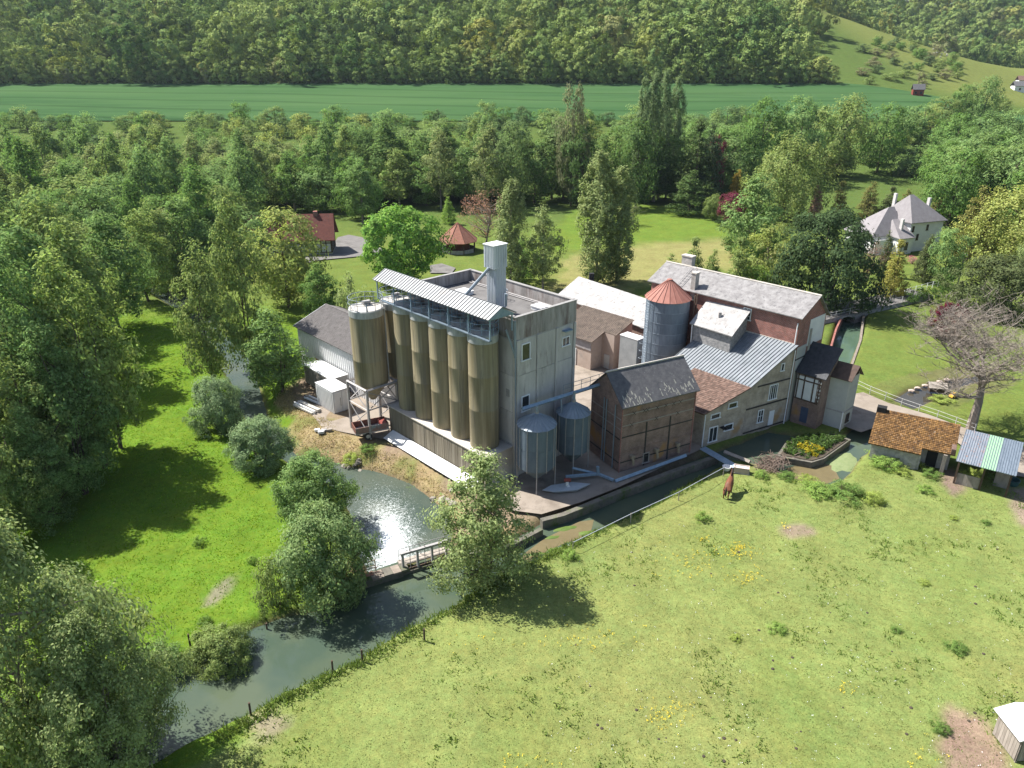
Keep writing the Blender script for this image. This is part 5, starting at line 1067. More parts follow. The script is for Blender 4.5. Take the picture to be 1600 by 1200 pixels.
def limb_mesh(h, R_, centres, seed, stems=1, r0=.2, nl=14, top=.9, spread=.45):
    top = .72 if stems > 1 else .86
    r = random.Random(seed); b = MB(); S = []
    for s in range(stems):
        a = r.uniform(0,6.28); sp = 0 if stems == 1 else spread*R_*r.uniform(.3,.9)
        pts = []; rs = []; lean = (math.cos(a)*sp, math.sin(a)*sp); k = 7
        for i in range(k):
            t = i/(k-1); pts.append((lean[0]*(t**.8)*1+(0 if stems==1 else math.cos(a)*.25)+r.uniform(-.1,.1)*h*.03*i, lean[1]*t**.8+(0 if stems==1 else math.sin(a)*.25)+r.uniform(-.1,.1)*h*.03*i, t*h*top-.15)); rs.append(max(.02,(r0/(stems**.4))*(1-t)**.8+.015))
        rs[0] *= 1.25; b.tube(pts, rs, 6); S.append(pts)
    idx = list(range(len(centres))); r.shuffle(idx)
    for i in idx[:nl]:
        c = Vector(centres[i]); S0 = r.choice(S); zz = max(.12*h, c.z-abs(r.gauss(.22,.08))*h)
        j = min(range(len(S0)), key=lambda q: abs(S0[q][2]-zz)); p = Vector(S0[j]); m = p.lerp(c,.55)+Vector((0,0,-.04*h*r.random()))
        b.tube([p,m,c], [r0*.32,r0*.2,.02], 4, cap=False)
    return b
def np_obj_mesh(name, V, F, m):
    me = bpy.data.meshes.new(name); np_mesh(me, V, F); me.materials.append(m); return me
protos = {}
def proto(key, kind, h, R_, base, n, per, crad, leaf, stems=1, r0=.2, nl=14, seeds=(1,), bark=None, shell=.55, flat=.75, lm=None, mw=.85):
    L_ = []
    for sd in seeds:
        c = crown_centres(kind, h, R_, base, n, sd, shell); r = np.random.RandomState(sd+50)
        rad = crad*(.6+.8*r.rand(n)); V, F = leaves(c, rad, per, leaf, sd+9, flat=flat, macro=(h*(base+(1-base)*.42),(R_,R_,h*(1-base)*.55),mw))
        cm = np_obj_mesh(key+'_leaves', V, F, lm or LEAF)
        b = limb_mesh(h, R_, c, sd, stems, r0, nl); tm = bpy.data.meshes.new(key+'_wood'); tm.from_pydata(b.v, [], b.f); tm.update(); tm.materials.append(bark or BARK)
        L_.append((cm, tm))
    protos[key] = (L_, h, R_)
proto('alder', 'alder', 12, 3.1, .04, 250, 80, .68, .21, 4, .17, 24, (1,2,3), BARK, .45)
proto('big_alder', 'alder', 13, 6.0, .04, 560, 84, .85, .24, 4, .22, 26, (41,42), BARK_GREY, .45)
proto('willow_bush', 'dome', 5.5, 3.0, .0, 260, 95, .6, .19, 5, .1, 14, (4,5), BARK, .6)
proto('shrub', 'dome', 2.4, 1.6, .0, 60, 70, .42, .15, 4, .05, 8, (6,7), BARK, .5)
proto('mid_alder', 'alder', 13, 3.4, .10, 150, 66, .88, .32, 2, .15, 12, (8,9,10), BARK, .45)
proto('broad', 'round', 13, 5.0, .08, 110, 62, 1.3, .48, 1, .24, 8, (12,13,14,15), BARK, .6, mw=1.25)
proto('slender', 'alder', 17, 3.8, .16, 110, 56, 1.15, .46, 1, .2, 8, (16,17,18), BARK_GREY, .45, mw=1.1)
proto('round_dense', 'round', 9, 4.4, .06, 240, 60, .85, .36, 1, .2, 4, (20,), BARK, .68)
proto('poplar', 'column', 20, 2.4, .03, 330, 56, .62, .32, 1, .2, 2, (21,22,23), BARK_GREY, .45, 1.5)
proto('conifer', 'cone', 9, 2.3, .03, 150, 44, .6, .26, 1, .2, 8, (25,26), BARK, .6, .6)
proto('yew', 'dome', 9, 5.2, .0, 300, 60, .95, .34, 3, .2, 2, (27,), BARK, .7)
proto('weeping', 'dome', 12, 5.5, .06, 260, 46, .95, .38, 1, .3, 5, (28,), BARK, .6, 1.5)
proto('twiggy', 'round', 8, 3.4, .15, 120, 16, .8, .22, 3, .16, 70, (29,), BARK_GREY, .3)
proto('far_tree', 'round', 12, 5.6, .02, 50, 46, 1.9, .8, 1, .3, 4, (31,32,33,34), BARK, .6, mw=1.3)
proto('hill_tree', 'round', 16, 5.6, .0, 58, 46, 1.4, .85, 1, .3, 2, (35,36,37,38,39), BARK, .8, lm=LEAF_HILL, mw=1.7)
cnt = [0]
def tree(key, name, label, cat, x, y, h=None, R_=None, rgb=(.1,.14,.04), group=None, var=None, rot=None, z=None, sc=None):
    L_, h0, r0 = protos[key]; i = cnt[0]; cnt[0] += 1
    cm, tm = L_[(var if var is not None else i) % len(L_)]
    sz = (h/h0) if h else 1.0; sr = (R_/r0) if R_ else sz
    e = bpy.data.objects.new(name, None); col.objects.link(e); e.empty_display_size = .5
    e.location = (x, y, (gz(x,y) if z is None else z)-.05); e.rotation_euler = (0,0,rot if rot is not None else (i*2.399) % 6.283); e.scale = (sr,sr,sz)
    tag(e, label, cat, group)
    t = bpy.data.objects.new('trunk', tm); col.objects.link(t); t.parent = e
    c = bpy.data.objects.new('crown', cm); col.objects.link(c); c.parent = e; c.color = (*[v*q for v, q in zip(rgb, (1.78,1.72,1.85))], 1)
    return e
def tpx(key, name, label, px, base, top, wpx, rgb, cat='tree', group=None, Y=None, **k):
    """tree from where it stands in the photograph: foot at (px, base) on the ground, top at pixel row top, crown wpx wide"""
    if Y is None: p = at(px, base, 0); x, y = p.x, p.y
    else: y = Y; x = xat(px, (top+base)/2 if base else top, Y)
    z = gz(x, y); h = hgt(px, top, y)-z
    d = y*CT+(CAM_H-h/2)*ST; R_ = wpx/2/FPX*d
    return tree(key, name, label, cat, x, y, max(h,.5), R_, rgb, group, z=z, **k)
OLIVE=(.12,.155,.05); ALD=(.10,.15,.05); SILV=(.145,.18,.07); MID=(.08,.13,.036); LIME=(.13,.19,.045); YEL=(.145,.17,.052); DARKG=(.04,.062,.026); POP=(.135,.165,.065); CON=(.07,.085,.035); GOLD=(.17,.165,.045); PURP=(.10,.03,.04); BROWN=(.16,.11,.075); BRIGHT=(.105,.18,.04)
# ---- foreground and river trees
tpx('alder','alder_tree','airy multi-stemmed alder on the pasture bank beside the sluice', 757, 908, 702, 150, SILV, var=0, rot=.4)
tpx('willow_bush','willow_bush','rounded pale willow bush at the left end of the weir', 512, 925, 800, 138, (.115,.16,.062), 'bush', var=0)
tpx('willow_bush','willow_bush','dense willow bush behind the weir, left of the mill pool', 492, 800, 716, 112, ALD, 'bush', var=1)
tpx('willow_bush','willow_bush','willow bush on the stream bank left of the straw yard', 410, 722, 655, 92, (.115,.16,.075), 'bush', var=1)
tpx('willow_bush','willow_bush','smaller willow bush on the bank, second down from the warehouse', 345, 672, 592, 76, (.12,.165,.08), 'bush', var=0)
tpx('mid_alder','alder_tree','bushy alder touching the white warehouse corner', 438, 612, 484, 96, ALD, var=0)
tpx('mid_alder','alder_tree','tall slim alder leaning over the green strip of meadow', 338, 600, 375, 88, OLIVE, var=1)
tpx('mid_alder','alder_tree','tall dark-stemmed alder left of the yellow-green tree', 388, 560, 290, 84, OLIVE, var=2)
tpx('broad','broadleaf_tree','yellow-green tree hiding the end of the half-timbered house', 452, 480, 330, 116, YEL, var=0)
tpx('mid_alder','alder_tree','dark leafy tree between the yellow-green tree and the warehouse', 505, 500, 410, 66, MID, var=1)
tpx('shrub','shrub','grey-green shrub behind the legged silos', 556, 500, 432, 62, SILV, 'shrub', Y=92)
tpx('big_alder','leaning_tree','big silvery tree filling the lower left corner', 20, 1210, 800, 330, SILV, Y=29, var=1)
tpx('big_alder','leaning_tree','low spreading tree overhanging the river at the bottom left', 150, 1230, 965, 215, SILV, Y=27.5, var=2)
tpx('willow_bush','waterside_bush','drooping bush hanging over the left river bank', 345, 1020, 985, 95, OLIVE, 'bush', var=1)
tpx('shrub','waterside_bush','low weedy bush on the river bank left of the drooping one', 245, 1040, 1012, 80, ALD, 'bush', var=0)
tpx('shrub','waterside_bush','small thorn bush on the meadow edge beside the willow', 432, 950, 875, 60, OLIVE, 'bush', var=1)
# ---- alder wood on the left bank
r = random.Random(21)
for i,(px,base,top,w) in enumerate(((20,742,400,150),(95,748,385,150),(160,728,400,140),(55,800,520,150),(130,770,510,130),(185,700,430,110),(10,640,365,140),(85,615,335,140),(150,590,345,130),(0,860,620,140),(80,820,640,110),(40,555,305,140),(120,535,292,130),(190,512,322,110),(235,470,330,90),(255,445,310,80),(300,440,300,80))):
    tpx('alder' if base > 740 else 'mid_alder','alder_tree','olive-green alder in the crowded wood on the left bank', px, base, top, w, [OLIVE,ALD,(.125,.165,.05)][i%3], group='alder wood on the left bank')
# ---- garden trees
tpx('round_dense','maple_tree','round bright green tree behind the silo canopy', 628, 446, 324, 116, BRIGHT)
tpx('conifer','columnar_cypress','small pointed bright green cypress behind the pavilion', 701, 350, 305, 24, LIME)
tpx('twiggy','budding_tree','reddish-brown budding tree beside the pavilion', 757, 380, 297, 78, (.17,.105,.07))
tpx('poplar','poplar_tree','narrow poplar just behind the white lift tower', 798, 455, 282, 46, POP, var=0)
tpx('slender','birch_tree','slim birch right of the lift tower', 848, 452, 322, 56, POP)
tpx('broad','broadleaf_tree','dark bushy tree at the foot of the narrow poplar', 818, 440, 372, 60, MID)
tpx('poplar','poplar_tree','tall Lombardy poplar behind the pale roofed barn, left one of the pair', 931, 446, 238, 56, POP, var=1)
tpx('poplar','poplar_tree','tall Lombardy poplar behind the pale roofed barn, right one of the pair', 963, 440, 262, 50, POP, var=2)
tpx('twiggy','fruit_tree','small fruit tree alone in the bright meadow', 989, 352, 318, 30, OLIVE)
for px,base,top,w in ((1045,470,392,44),(1078,468,372,48),(1108,465,385,38),(1148,470,372,52)): tpx('conifer','conifer_tree','dull green conifer in the row behind the long mill roof', px, base, top, w, OLIVE, group='conifers behind the long mill')
tpx('broad','broadleaf_tree','lime green tree right of the conifer row', 1192, 462, 352, 74, YEL); tpx('shrub','shrub','pale green shrub over the long mill ridge', 1175, 470, 415, 60, LIME, 'shrub')
tpx('yew','yew_tree','huge dark yew beside the road bridge', 1283, 482, 330, 138, DARKG)
tpx('conifer','golden_conifer','golden-green conifer in front of the villa porch', 1390, 466, 376, 46, GOLD); tpx('conifer','dwarf_conifer','small dark conifer at the villa gable', 1378, 432, 356, 24, CON)
tpx('twiggy','copper_shrub','brownish shrub left of the villa porch', 1354, 436, 378, 52, (.15,.095,.07), 'shrub')
tpx('conifer','conifer_tree','thin grey conifer against the villa wall', 1440, 440, 362, 36, CON); tpx('broad','broadleaf_tree','rounded tree with a bare stem right of the villa', 1470, 448, 358, 56, ALD)
tpx('yew','yew_tree','spreading dark juniper behind the purple shrub', 1550, 492, 402, 124, (.06,.075,.03)); tpx('weeping','weeping_willow','yellow-green weeping willow at the right edge', 1572, 420, 296, 130, (.165,.185,.055))
tpx('conifer','conifer_tree','broad ochre conifer right of the villa roof', 1512, 405, 284, 66, (.11,.11,.035)); tpx('round_dense','bush','blue-green bush at the right edge below the willow', 1598, 460, 370, 40, SILV, 'bush')
tpx('twiggy','rhododendron','pink flowering shrub at the villa steps', 1424, 412, 399, 20, (.32,.10,.14), 'shrub')
tpx('round_dense','purple_shrub','purple-leaved shrub on the mill lawn', 1474, 530, 474, 50, (.06,.012,.02), 'shrub')
tpx('twiggy','bare_shrub','rounded leafless shrub on the mill lawn', 1492, 552, 490, 46, (.20,.15,.12), 'shrub')
for px,base,top,w,c_,lab in ((1306,352,284,34,(.10,.10,.035),'ochre-tinged conifer left of the villa'),(1352,352,280,40,(.10,.10,.035),'ochre conifer just left of the villa roof'),(1384,352,292,40,CON,'blue-dark conifer touching the villa roof'),(1410,345,292,30,(.10,.10,.035),'narrow conifer behind the villa roof'),(1462,345,300,36,(.10,.10,.035),'conifer behind the villa chimney'),(1270,350,285,26,BROWN,'small russet conifer by the weeping willow')): tpx('conifer','conifer_tree',lab, px, base, top, w, c_)
tpx('weeping','weeping_willow','big domed willow with pale pollard limbs left of the villa', 1222, 345, 218, 112, (.125,.155,.05)); tpx('round_dense','clipped_shrub','round clipped shrub at the hedge end', 1114, 344, 305, 28, OLIVE, 'shrub')
tpx('round_dense','purple_maple','dark purple maple beside the clipped shrub', 1144, 350, 302, 42, PURP); tpx('conifer','golden_conifer','golden cypress above the purple maple', 1149, 312, 262, 26, (.22,.17,.04))
for k,px in enumerate((1010,1026,1043,1062)): tpx('poplar','poplar_tree','giant poplar in the clump of four on the skyline', px, 0, 112+abs(k-1.6)*7, 27, (.10,.135,.06), Y=205+k*4, group='four giant poplars')
tpx('conifer','conifer_tree','tall dark cedar below the giant poplars', 1082, 322, 190, 74, (.06,.085,.03)); tpx('conifer','conifer_tree','dark spruce with a pointed top right of the cedar', 1104, 318, 185, 50, (.045,.065,.03)); tpx('broad','copper_beech','small copper beech behind the spruce', 1121, 0, 212, 34, (.075,.022,.03), Y=215)
tpx('conifer','conifer_tree','dark green conifer at the meadow corner', 1075, 336, 262, 60, (.06,.09,.03)); tpx('broad','broadleaf_tree','tall grey-green tree rising before the wheat field', 898, 0, 128, 46, (.11,.12,.06), Y=200)
rb_ = random.Random(4)
for k,px in enumerate(range(530,1075,27)):
    tpx('broad' if k%3 else 'slender','wood_edge_tree','shadowy tree in the front row of the wood behind the meadow', px+rb_.uniform(-8,8), 316+rb_.uniform(-8,10)-(12 if px<800 else 0), 212+rb_.uniform(-22,22), rb_.uniform(62,88), rb_.choice(((.06,.095,.03),(.075,.115,.035),(.09,.125,.045))), group='front row behind the meadow')
# ---- hedge by the lawn
def hedge(name, label, pts, w, h, rgb, seed):
    r_ = np.random.RandomState(seed); cs = []
    P = [Vector(at(x,y).xy) for x,y in pts]
    for a,b_ in zip(P, P[1:]):
        n = max(3,int((b_-a).length/.35))
        for t in np.linspace(0,1,n): q = a.lerp(b_,t); cs += [(q.x+r_.uniform(-w,w)/2,q.y+r_.uniform(-w,w)/2,h*(.25+.65*r_.rand())) for _ in range(4)]
    V,F = leaves(np.array(cs), np.full(len(cs),.4), 32, .2, seed); me = np_obj_mesh(name,V,F,LEAF); o = bpy.data.objects.new(name, me); col.objects.link(o); o.color=(*rgb,1); tag(o,label,'hedge')
hedge('clipped_hedge','thick clipped hedge across the far end of the mill lawn',((1418,478),(1450,470),(1490,462)),2.6,2.2,MID,3)
hedge('garden_hedge','low dark hedge along the far meadow edge',((1118,352),(1150,362),(1175,374)),1.4,1.8,(.06,.09,.035),4)
# ---- valley woodland, individually planted behind the garden
def blocked(px, py):
    for x0,y0,x1,y1 in ((800,300,1165,470),(500,355,600,470),(1330,262,1480,470),(600,330,860,470),(395,335,545,470),(1150,260,1340,400),(1180,360,1600,520)):
        if x0 < px < x1 and y0 < py < y1: return True
    return False
def proj(x,y,z):
    dz = z-CAM_H; d = y*CT-dz*ST; return 800+FPX*x/d, 600-FPX*(y*ST+dz*CT)/d
r = random.Random(77); placed = []
def scatter(n, x0, x1, y0, y1, mind, fn, tries=6000, test=blocked):
    k = 0
    for _ in range(tries):
        if k >= n: break
        y = y0+(y1-y0)*r.random()**.9; lim = .78*y; x = r.uniform(max(x0,-lim), min(x1,lim)); px, py = proj(x,y,0)
        if px < -60 or px > 1660 or test(px,py): continue
        if any((x-a)**2+(y-b_)**2 < mind*mind for a,b_ in placed): continue
        placed.append((x,y)); fn(x,y,px,py); k += 1
    return k
VAL = 'trees of the wooded valley floor'
def vt_left(x,y,px,py):
    k = r.random(); rgb = r.choice((OLIVE,ALD,MID,(.115,.155,.05),(.13,.155,.06),(.09,.135,.045)))
    if k < .5: tree('slender','valley_tree','slender pale-stemmed tree in the wood left of the giant poplars','tree',x,y,r.uniform(13,22),r.uniform(3.4,5.0),rgb,VAL)
    else: tree('broad','valley_tree','spreading broadleaf tree in the wood left of the giant poplars','tree',x,y,r.uniform(9,16),r.uniform(4.6,7.0),rgb,VAL)
n1 = scatter(165, -210, 50, 128, 235, 6.6, vt_left, 9000)
def vt_right(x,y,px,py):
    tree('broad','valley_tree','full-crowned broadleaf tree in the wood behind the villa','tree',x,y,r.uniform(13,19),r.uniform(6,8.5),r.choice((ALD,MID,(.10,.145,.05),(.085,.13,.045))),'wood behind the villa')
n2 = scatter(85, 42, 260, 150, 270, 8.6, vt_right, 9000)
def vt_far(x,y,px,py):
    tree('far_tree','field_edge_tree','small tree in the straggling line below the wheat field','tree',x,y,r.uniform(6,11),r.uniform(4,6.5),r.choice((MID,ALD,(.11,.15,.05),(.07,.105,.04),YEL)),'trees below the wheat field')
n3 = scatter(90, -225, 200, 240, 335, 7.5, vt_far, test=lambda a,b_: False)
n3 += scatter(75, -250, 190, 325, 345, 4.2, lambda x,y,px,py: tree('far_tree','field_edge_bush','low bush in the ragged hedge along the near side of the wheat','bush',x,y,r.uniform(3,6.5),r.uniform(2.2,4),r.choice((MID,ALD,(.07,.105,.04),OLIVE)),'hedge along the wheat'), test=lambda a,b_: False)
def vt_mead(x,y,px,py):
    tree('far_tree','hillside_bush','dark bush dotted on the grassy slope beyond the wheat','bush',x,y,r.uniform(3,6),r.uniform(2,4.2),r.choice((MID,(.07,.10,.04),OLIVE,(.12,.12,.06))),'bushes on the grassy slope')
n4 = scatter(40, 185, 292, 415, 560, 6, vt_mead, test=lambda a,b_: not (1325 < a < 1480 and b_ < 250) or a > 1330+(b_-0)*.9+60)
for i,(px,top,Y,w) in enumerate(((1550,120,330,42),(1515,132,340,38),(1480,150,335,48),(1450,165,300,60),(1500,190,290,60),(1560,150,350,40),(1535,165,345,40),(1390,165,255,70),(1330,150,250,80),(1260,152,240,80),(1200,150,235,66))): tpx('broad','valley_tree','large tree of the line between villa wood and wheat tip', px, 0, top, w, [ALD,MID,OLIVE][i%3], Y=Y, group='tree line at the wheat tip')
# ---- the wooded hillsides, one mass of crowns
def wood(name, label, n, region, seed, hmin, hmax, mind=9.0):
    r_ = np.random.RandomState(seed); P = []; S = []
    cell = {}; tr_ = 0
    while len(P) < n and tr_ < n*14:
        x, y = region(r_); tr_ += 1; ci = (int(x//mind), int(y//mind))
        if any((x-a)**2+(y-b_)**2 < mind*mind for i in (-1,0,1) for j in (-1,0,1) for a, b_ in cell.get((ci[0]+i,ci[1]+j), ())): continue
        cell.setdefault(ci, []).append((x,y)); P.append((x,y,float(hills(np.array(x),np.array(y)))-.6)); S.append(r_.uniform(hmin,hmax))
    me = bpy.data.meshes.new(name); me.from_pydata(P,[],[]); a = me.attributes.new('size','FLOAT','POINT'); a.data.foreach_set('value', np.array(S,np.float32))
    o = bpy.data.objects.new(name, me); col.objects.link(o); tag(o, label, None, None, 'stuff')
    ng = bpy.data.node_groups.new(name, 'GeometryNodeTree'); ng.interface.new_socket('Geometry', in_out='INPUT', socket_type='NodeSocketGeometry'); ng.interface.new_socket('Geometry', in_out='OUTPUT', socket_type='NodeSocketGeometry')
    N, L = ng.nodes, ng.links; gi_ = N.new('NodeGroupInput'); go = N.new('NodeGroupOutput'); ip = N.new('GeometryNodeInstanceOnPoints'); jn = N.new('GeometryNodeJoinGeometry')
    for src in hill_src:
        oi = N.new('GeometryNodeObjectInfo'); oi.transform_space = 'ORIGINAL'; oi.inputs['As Instance'].default_value = True; oi.inputs['Object'].default_value = src; L.new(oi.outputs['Geometry'], jn.inputs[0])
    L.new(gi_.outputs[0], ip.inputs['Points']); L.new(jn.outputs[0], ip.inputs['Instance']); ip.inputs['Pick Instance'].default_value = True
    rv = N.new('FunctionNodeRandomValue'); rv.data_type = 'INT'; rv.inputs['Min'].default_value = 0; rv.inputs['Max'].default_value = len(hill_src)-1
    L.new([s for s in rv.outputs if s.type == 'INT'][0], ip.inputs['Instance Index'])
    rr = N.new('FunctionNodeRandomValue'); rr.data_type = 'FLOAT_VECTOR'; rr.inputs[0].default_value = (0,0,0); rr.inputs[1].default_value = (0,0,6.283)
    L.new(rr.outputs[0], ip.inputs['Rotation'])
    na = N.new('GeometryNodeInputNamedAttribute'); na.data_type = 'FLOAT'; na.inputs['Name'].default_value = 'size'; L.new(na.outputs[0], ip.inputs['Scale'])
    L.new(ip.outputs[0], go.inputs[0]); md = o.modifiers.new('crowns','NODES'); md.node_group = ng; return o
hill_src = []
for i in range(5):
    x = -190+i*85; e = tree('hill_tree','hill_edge_tree','tree at the foot of the wooded hill along the wheat field','tree',x,434,9+i,5.5,MID,'foot of the hill wood',var=i); hill_src.append(e.children[1] if e.children[1].name.startswith('crown') else e.children[0])
def reg_main(r_):
    y = 432+r_.rand()**1.25*300; lim = .88*y; x = r_.uniform(-lim, min(lim, 168+(y-432)*.24+10*math.sin(y*.05)))
    return x, y
wood('hillside_wood','dense mixed wood covering the hillside above the wheat field', 1400, reg_main, 1, .75, 2.0, 12.5)
def reg_edge(r_): x = r_.uniform(-390,172); return x, 430+r_.rand()*7
wood('wood_edge','lower bushy edge of the wood along the wheat field', 370, reg_edge, 5, .4, .85, 4)
def reg_far(r_):
    y = 690+r_.rand()*400; x = r_.uniform(180, .8*y); return x, y
wood('distant_wood','hazy wood on the farther hill at the top right', 900, reg_far, 2, 1.1, 1.8, 12)

# ================================================================ WATERSIDE STRUCTURES
def wall_run(name, label, pts, z0, z1, t, m, cat='wall'):
    P = [Vector(p) for p in pts]; b = MB(); L_, R2 = [], []
    for i,p in enumerate(P):
        d = (P[min(i+1,len(P)-1)]-P[max(i-1,0)]).normalized(); n = Vector((-d.y,d.x))*t/2; L_.append(p+n); R2.append(p-n)
    n = len(P)
    for i in range(n-1): b.prism([tuple(R2[i]),tuple(R2[i+1]),tuple(L_[i+1]),tuple(L_[i])], z0, z1)
    o = b.build(name, m); tag(o, label, cat); return o
QUAY = mat('quay_stone', (.085,.08,.065), (.17,.155,.13), 1.6, .95, bump=.5, c3=(.06,.085,.025), s3=.8, t3=.56)
qpts = [at(x,y,.2).xy for x,y in ((846,812),(880,803),(910,791),(966,768),(1050,736),(1120,712))]
wall_run('quay_wall','mossy stone quay wall below the brick store', qpts, -1.6, .19, .5, QUAY)
wall_run('bank_wall','pale stone bank wall under the alder by the sluice', [at(x,y,.0).xy for x,y in ((697,872),(742,862),(800,850),(846,826))], -1.4, .02, .4, QUAY)
# weir walk and sluice gate
wa, wb = at(572,902,.1), at(700,864,.1); wd = Vector((wb.x-wa.x,wb.y-wa.y)).normalized(); wnv = Vector((-wd.y,wd.x)); WL = (wb.xy-wa.xy).length
FWr = Frame(wa.x, wa.y, math.degrees(math.atan2(wd.y,wd.x)))
we_ = thing('weir', 'stone and concrete weir walkway between river and mill pool', 'weir', FWr)
MB(FWr).box(-1.2,-.35,-2.2,WL*.42,.45,-.1).build('sill', QUAY, we_); MB(FWr).box(WL*.42+.001,-.2,-2.2,WL+.3,.3,-.35).build('sill', QUAY, we_)
WST = mat('weir_stone',(.15,.125,.10),(.25,.21,.175),2,.9,bump=.4,vary=.15); rr_ = random.Random(4); x = -1.2
while x < WL*.42: 
    w = rr_.uniform(.4,.7); MB(FWr).box(x,-.45,-.099,x+w-.02,.5,.05+rr_.uniform(-.02,.03)).build('coping_stone', WST if rr_.random()<.7 else QUAY, we_); x += w
MB(FWr).box(WL*.42,.3,-.1,WL+.3,1.0,.02).build('walkway', WOOD_G, we_)
MB(FWr).box(-2.4,.05,-.1,.6,.5,.12).build('walkway', mat('rusty_plate',(.22,.10,.07),(.34,.18,.13),3,.8), we_)
sg = thing('sluice_gate', 'grey steel sluice gate frame with winding posts on the weir', 'sluice gate', Frame(*FWr.w((WL*.65,0,0))[:2], math.degrees(FWr.a)))
gx0, gx1 = WL*.44, WL*.98
for k in range(4): xx = gx0+(gx1-gx0)*k/3.0; MB(FWr).box(xx-.08,-.1,-1.2,xx+.08,.08,1.15).build('post', STEEL, sg)
MB(FWr).box(gx0-.15,-.13,1.151,gx1+.15,.11,1.33).build('beam', STEEL, sg)
for k in range(3): xx = gx0+(gx1-gx0)*(k+.5)/3.0; MB(FWr).box(xx-(gx1-gx0)/6+.1,-.05,-1.3,xx+(gx1-gx0)/6-.1,.02,-.2).build('gate_board', WOOD_D, sg); MB(FWr).tube([(xx,-.0,-.2),(xx,0,1.6)], .03, 5).build('spindle', STEEL, sg)
for z in (.5,1.0): MB(FWr).tube([(gx0,.95,z),(gx1+.2,.95,z)], .03, 5).build('rail', STEEL, sg)
for x in (gx0,(gx0+gx1)/2,gx1+.2): MB(FWr).tube([(x,.95,0),(x,.95,1.0)], .03, 5).build('rail_post', STEEL, sg)
wrl = thing('weir_railing','rusty pipe railing at the left end of the weir','railing',Frame(*FWr.w((-.6,0,0))[:2],math.degrees(FWr.a)))
for yy in (.5,-.35):
    for z in (.55,1.0): MB(FWr).tube([(-2.6,yy+.2,z),(.9,yy,z)], .035, 5).build('rail', mat('rust_rail',(.20,.11,.08),(.32,.2,.15),4,.8) if 'rust_rail' not in bpy.data.materials else bpy.data.materials['rust_rail'], wrl)
for x in (-2.5,-1.3,-.1,.9): MB(FWr).tube([(x,.52,0),(x,.52,1.05)], .035, 5).build('post', bpy.data.materials['rust_rail'], wrl)
# planted basin island with concrete rim
isl = [at(x,y,.1) for x,y in ((1213,712),(1268,722),(1288,716),(1330,686),(1300,676),(1228,690))]
io = thing('planted_island','concrete-rimmed planted island in front of the mill houses','planter',Frame(isl[0].x,isl[0].y,0))
MB().prism([(p.x,p.y) for p in isl], -1.4, .05).build('rim', QUAY, io)
ic = sum((p.xy for p in isl), Vector((0,0)))/len(isl)
MB().prism([tuple(ic+(p.xy-ic)*.9) for p in isl], .051, .12).build('soil', mat('soil',(.05,.04,.03),(.08,.065,.045),3,.95), io)
rs_ = np.random.RandomState(9)
def leafpatch(name, label, cat, pts, n, size, rgb, h, seed, per=26, rad=.3, mat_=None, parent=None, group=None):
    r_ = np.random.RandomState(seed); P = np.array([[at(x,y).x,at(x,y).y] for x,y in pts]); lo, hi = P.min(0), P.max(0); cs = []
    while len(cs) < n:
        q = lo+(hi-lo)*r_.rand(2)
        if sdist(P, np.array([q[0]]), np.array([q[1]]))[0] < 0: cs.append((q[0],q[1],(.12 if parent else gz(q[0],q[1]))+h*r_.rand()))
    V,F = leaves(np.array(cs), np.full(n,rad), per, size, seed)
    if parent is not None:
        f = frames[parent.name]; V = V-np.array([f.x,f.y,f.z])
    me = np_obj_mesh(name, V, F, mat_ or LEAF); o = bpy.data.objects.new(name, me); col.objects.link(o); o.color = (*[v*.95 for v in rgb],1)
    if parent is not None: o.parent = parent
    else: tag(o, label, cat, group)
    return o
# island planting sits at rim height, so lift the leaf patches
for k,(pts,rgb,n,sd) in enumerate(((((1222,708),(1262,718),(1284,710),(1300,698),(1280,680),(1235,690)),MID,170,1),(((1242,700),(1272,716),(1284,706),(1262,694)),(.36,.30,.035),60,2),(((1280,705),(1318,688),(1302,680),(1272,694)),ALD,80,3))):
    o = leafpatch('planting', None, None, pts, n, .2, rgb, .35, sd, parent=io)
# footbridge, trough, log pile
p, q = at(1098,700,.45), at(1150,730,.35)
fb = thing('footbridge', 'narrow grey plank footbridge from the buff house to the pasture', 'footbridge', Frame(p.x,p.y,0,.3))
d2 = (q-p).normalized(); n2 = Vector((-d2.y,d2.x,0))
for s_ in (-.28,0,.28): MB().tube([p+n2*s_,q+n2*s_], .13, 4).build('plank', STEEL_B, fb)
p2, q2 = at(1132,706,.3), at(1172,722,.3); fb2 = MB().tube([p2,q2], .22, 4).build('plank_crossing', WOOD_G); tag(fb2,'second grey plank crossing right of the footbridge','footbridge')
p = at(1158,738); FTg = Frame(p.x,p.y,-18,.0); tg = thing('stone_trough','pale pink stone trough where the horse stands','trough',FTg)
MB(FTg).box(-.75,-.4,0,.75,.4,.08).build('base', STONE, tg)
for bx in ((-.7,-.36,.081,.7,-.26,.62),(-.7,.26,.081,.7,.36,.62),(-.7,-.259,.081,-.6,.259,.62),(.6,-.259,.081,.7,.259,.62)): MB(FTg).box(*bx).build('side', PINK, tg)
MB(FTg).box(-.6,-.26,.3,.6,.26,.54).build('lining', WHITE, tg)
wp_ = at(1135,735); wt = MB().lathe((wp_.x,wp_.y),[(.28,.05),(.42,.45),(.36,.45),(.25,.15)],14).build('feed_tub', mat('grey_tub',(.5,.52,.54),(.6,.6,.62),2,.6)); tag(wt,'pale feed tub at the river end of the stone trough','tub')
rr_ = random.Random(12); pile = thing('brushwood_pile','heap of dry grey-brown brushwood on the bank beside the trough','brushwood',Frame(at(1205,725).x,at(1205,725).y,0))
b = MB()
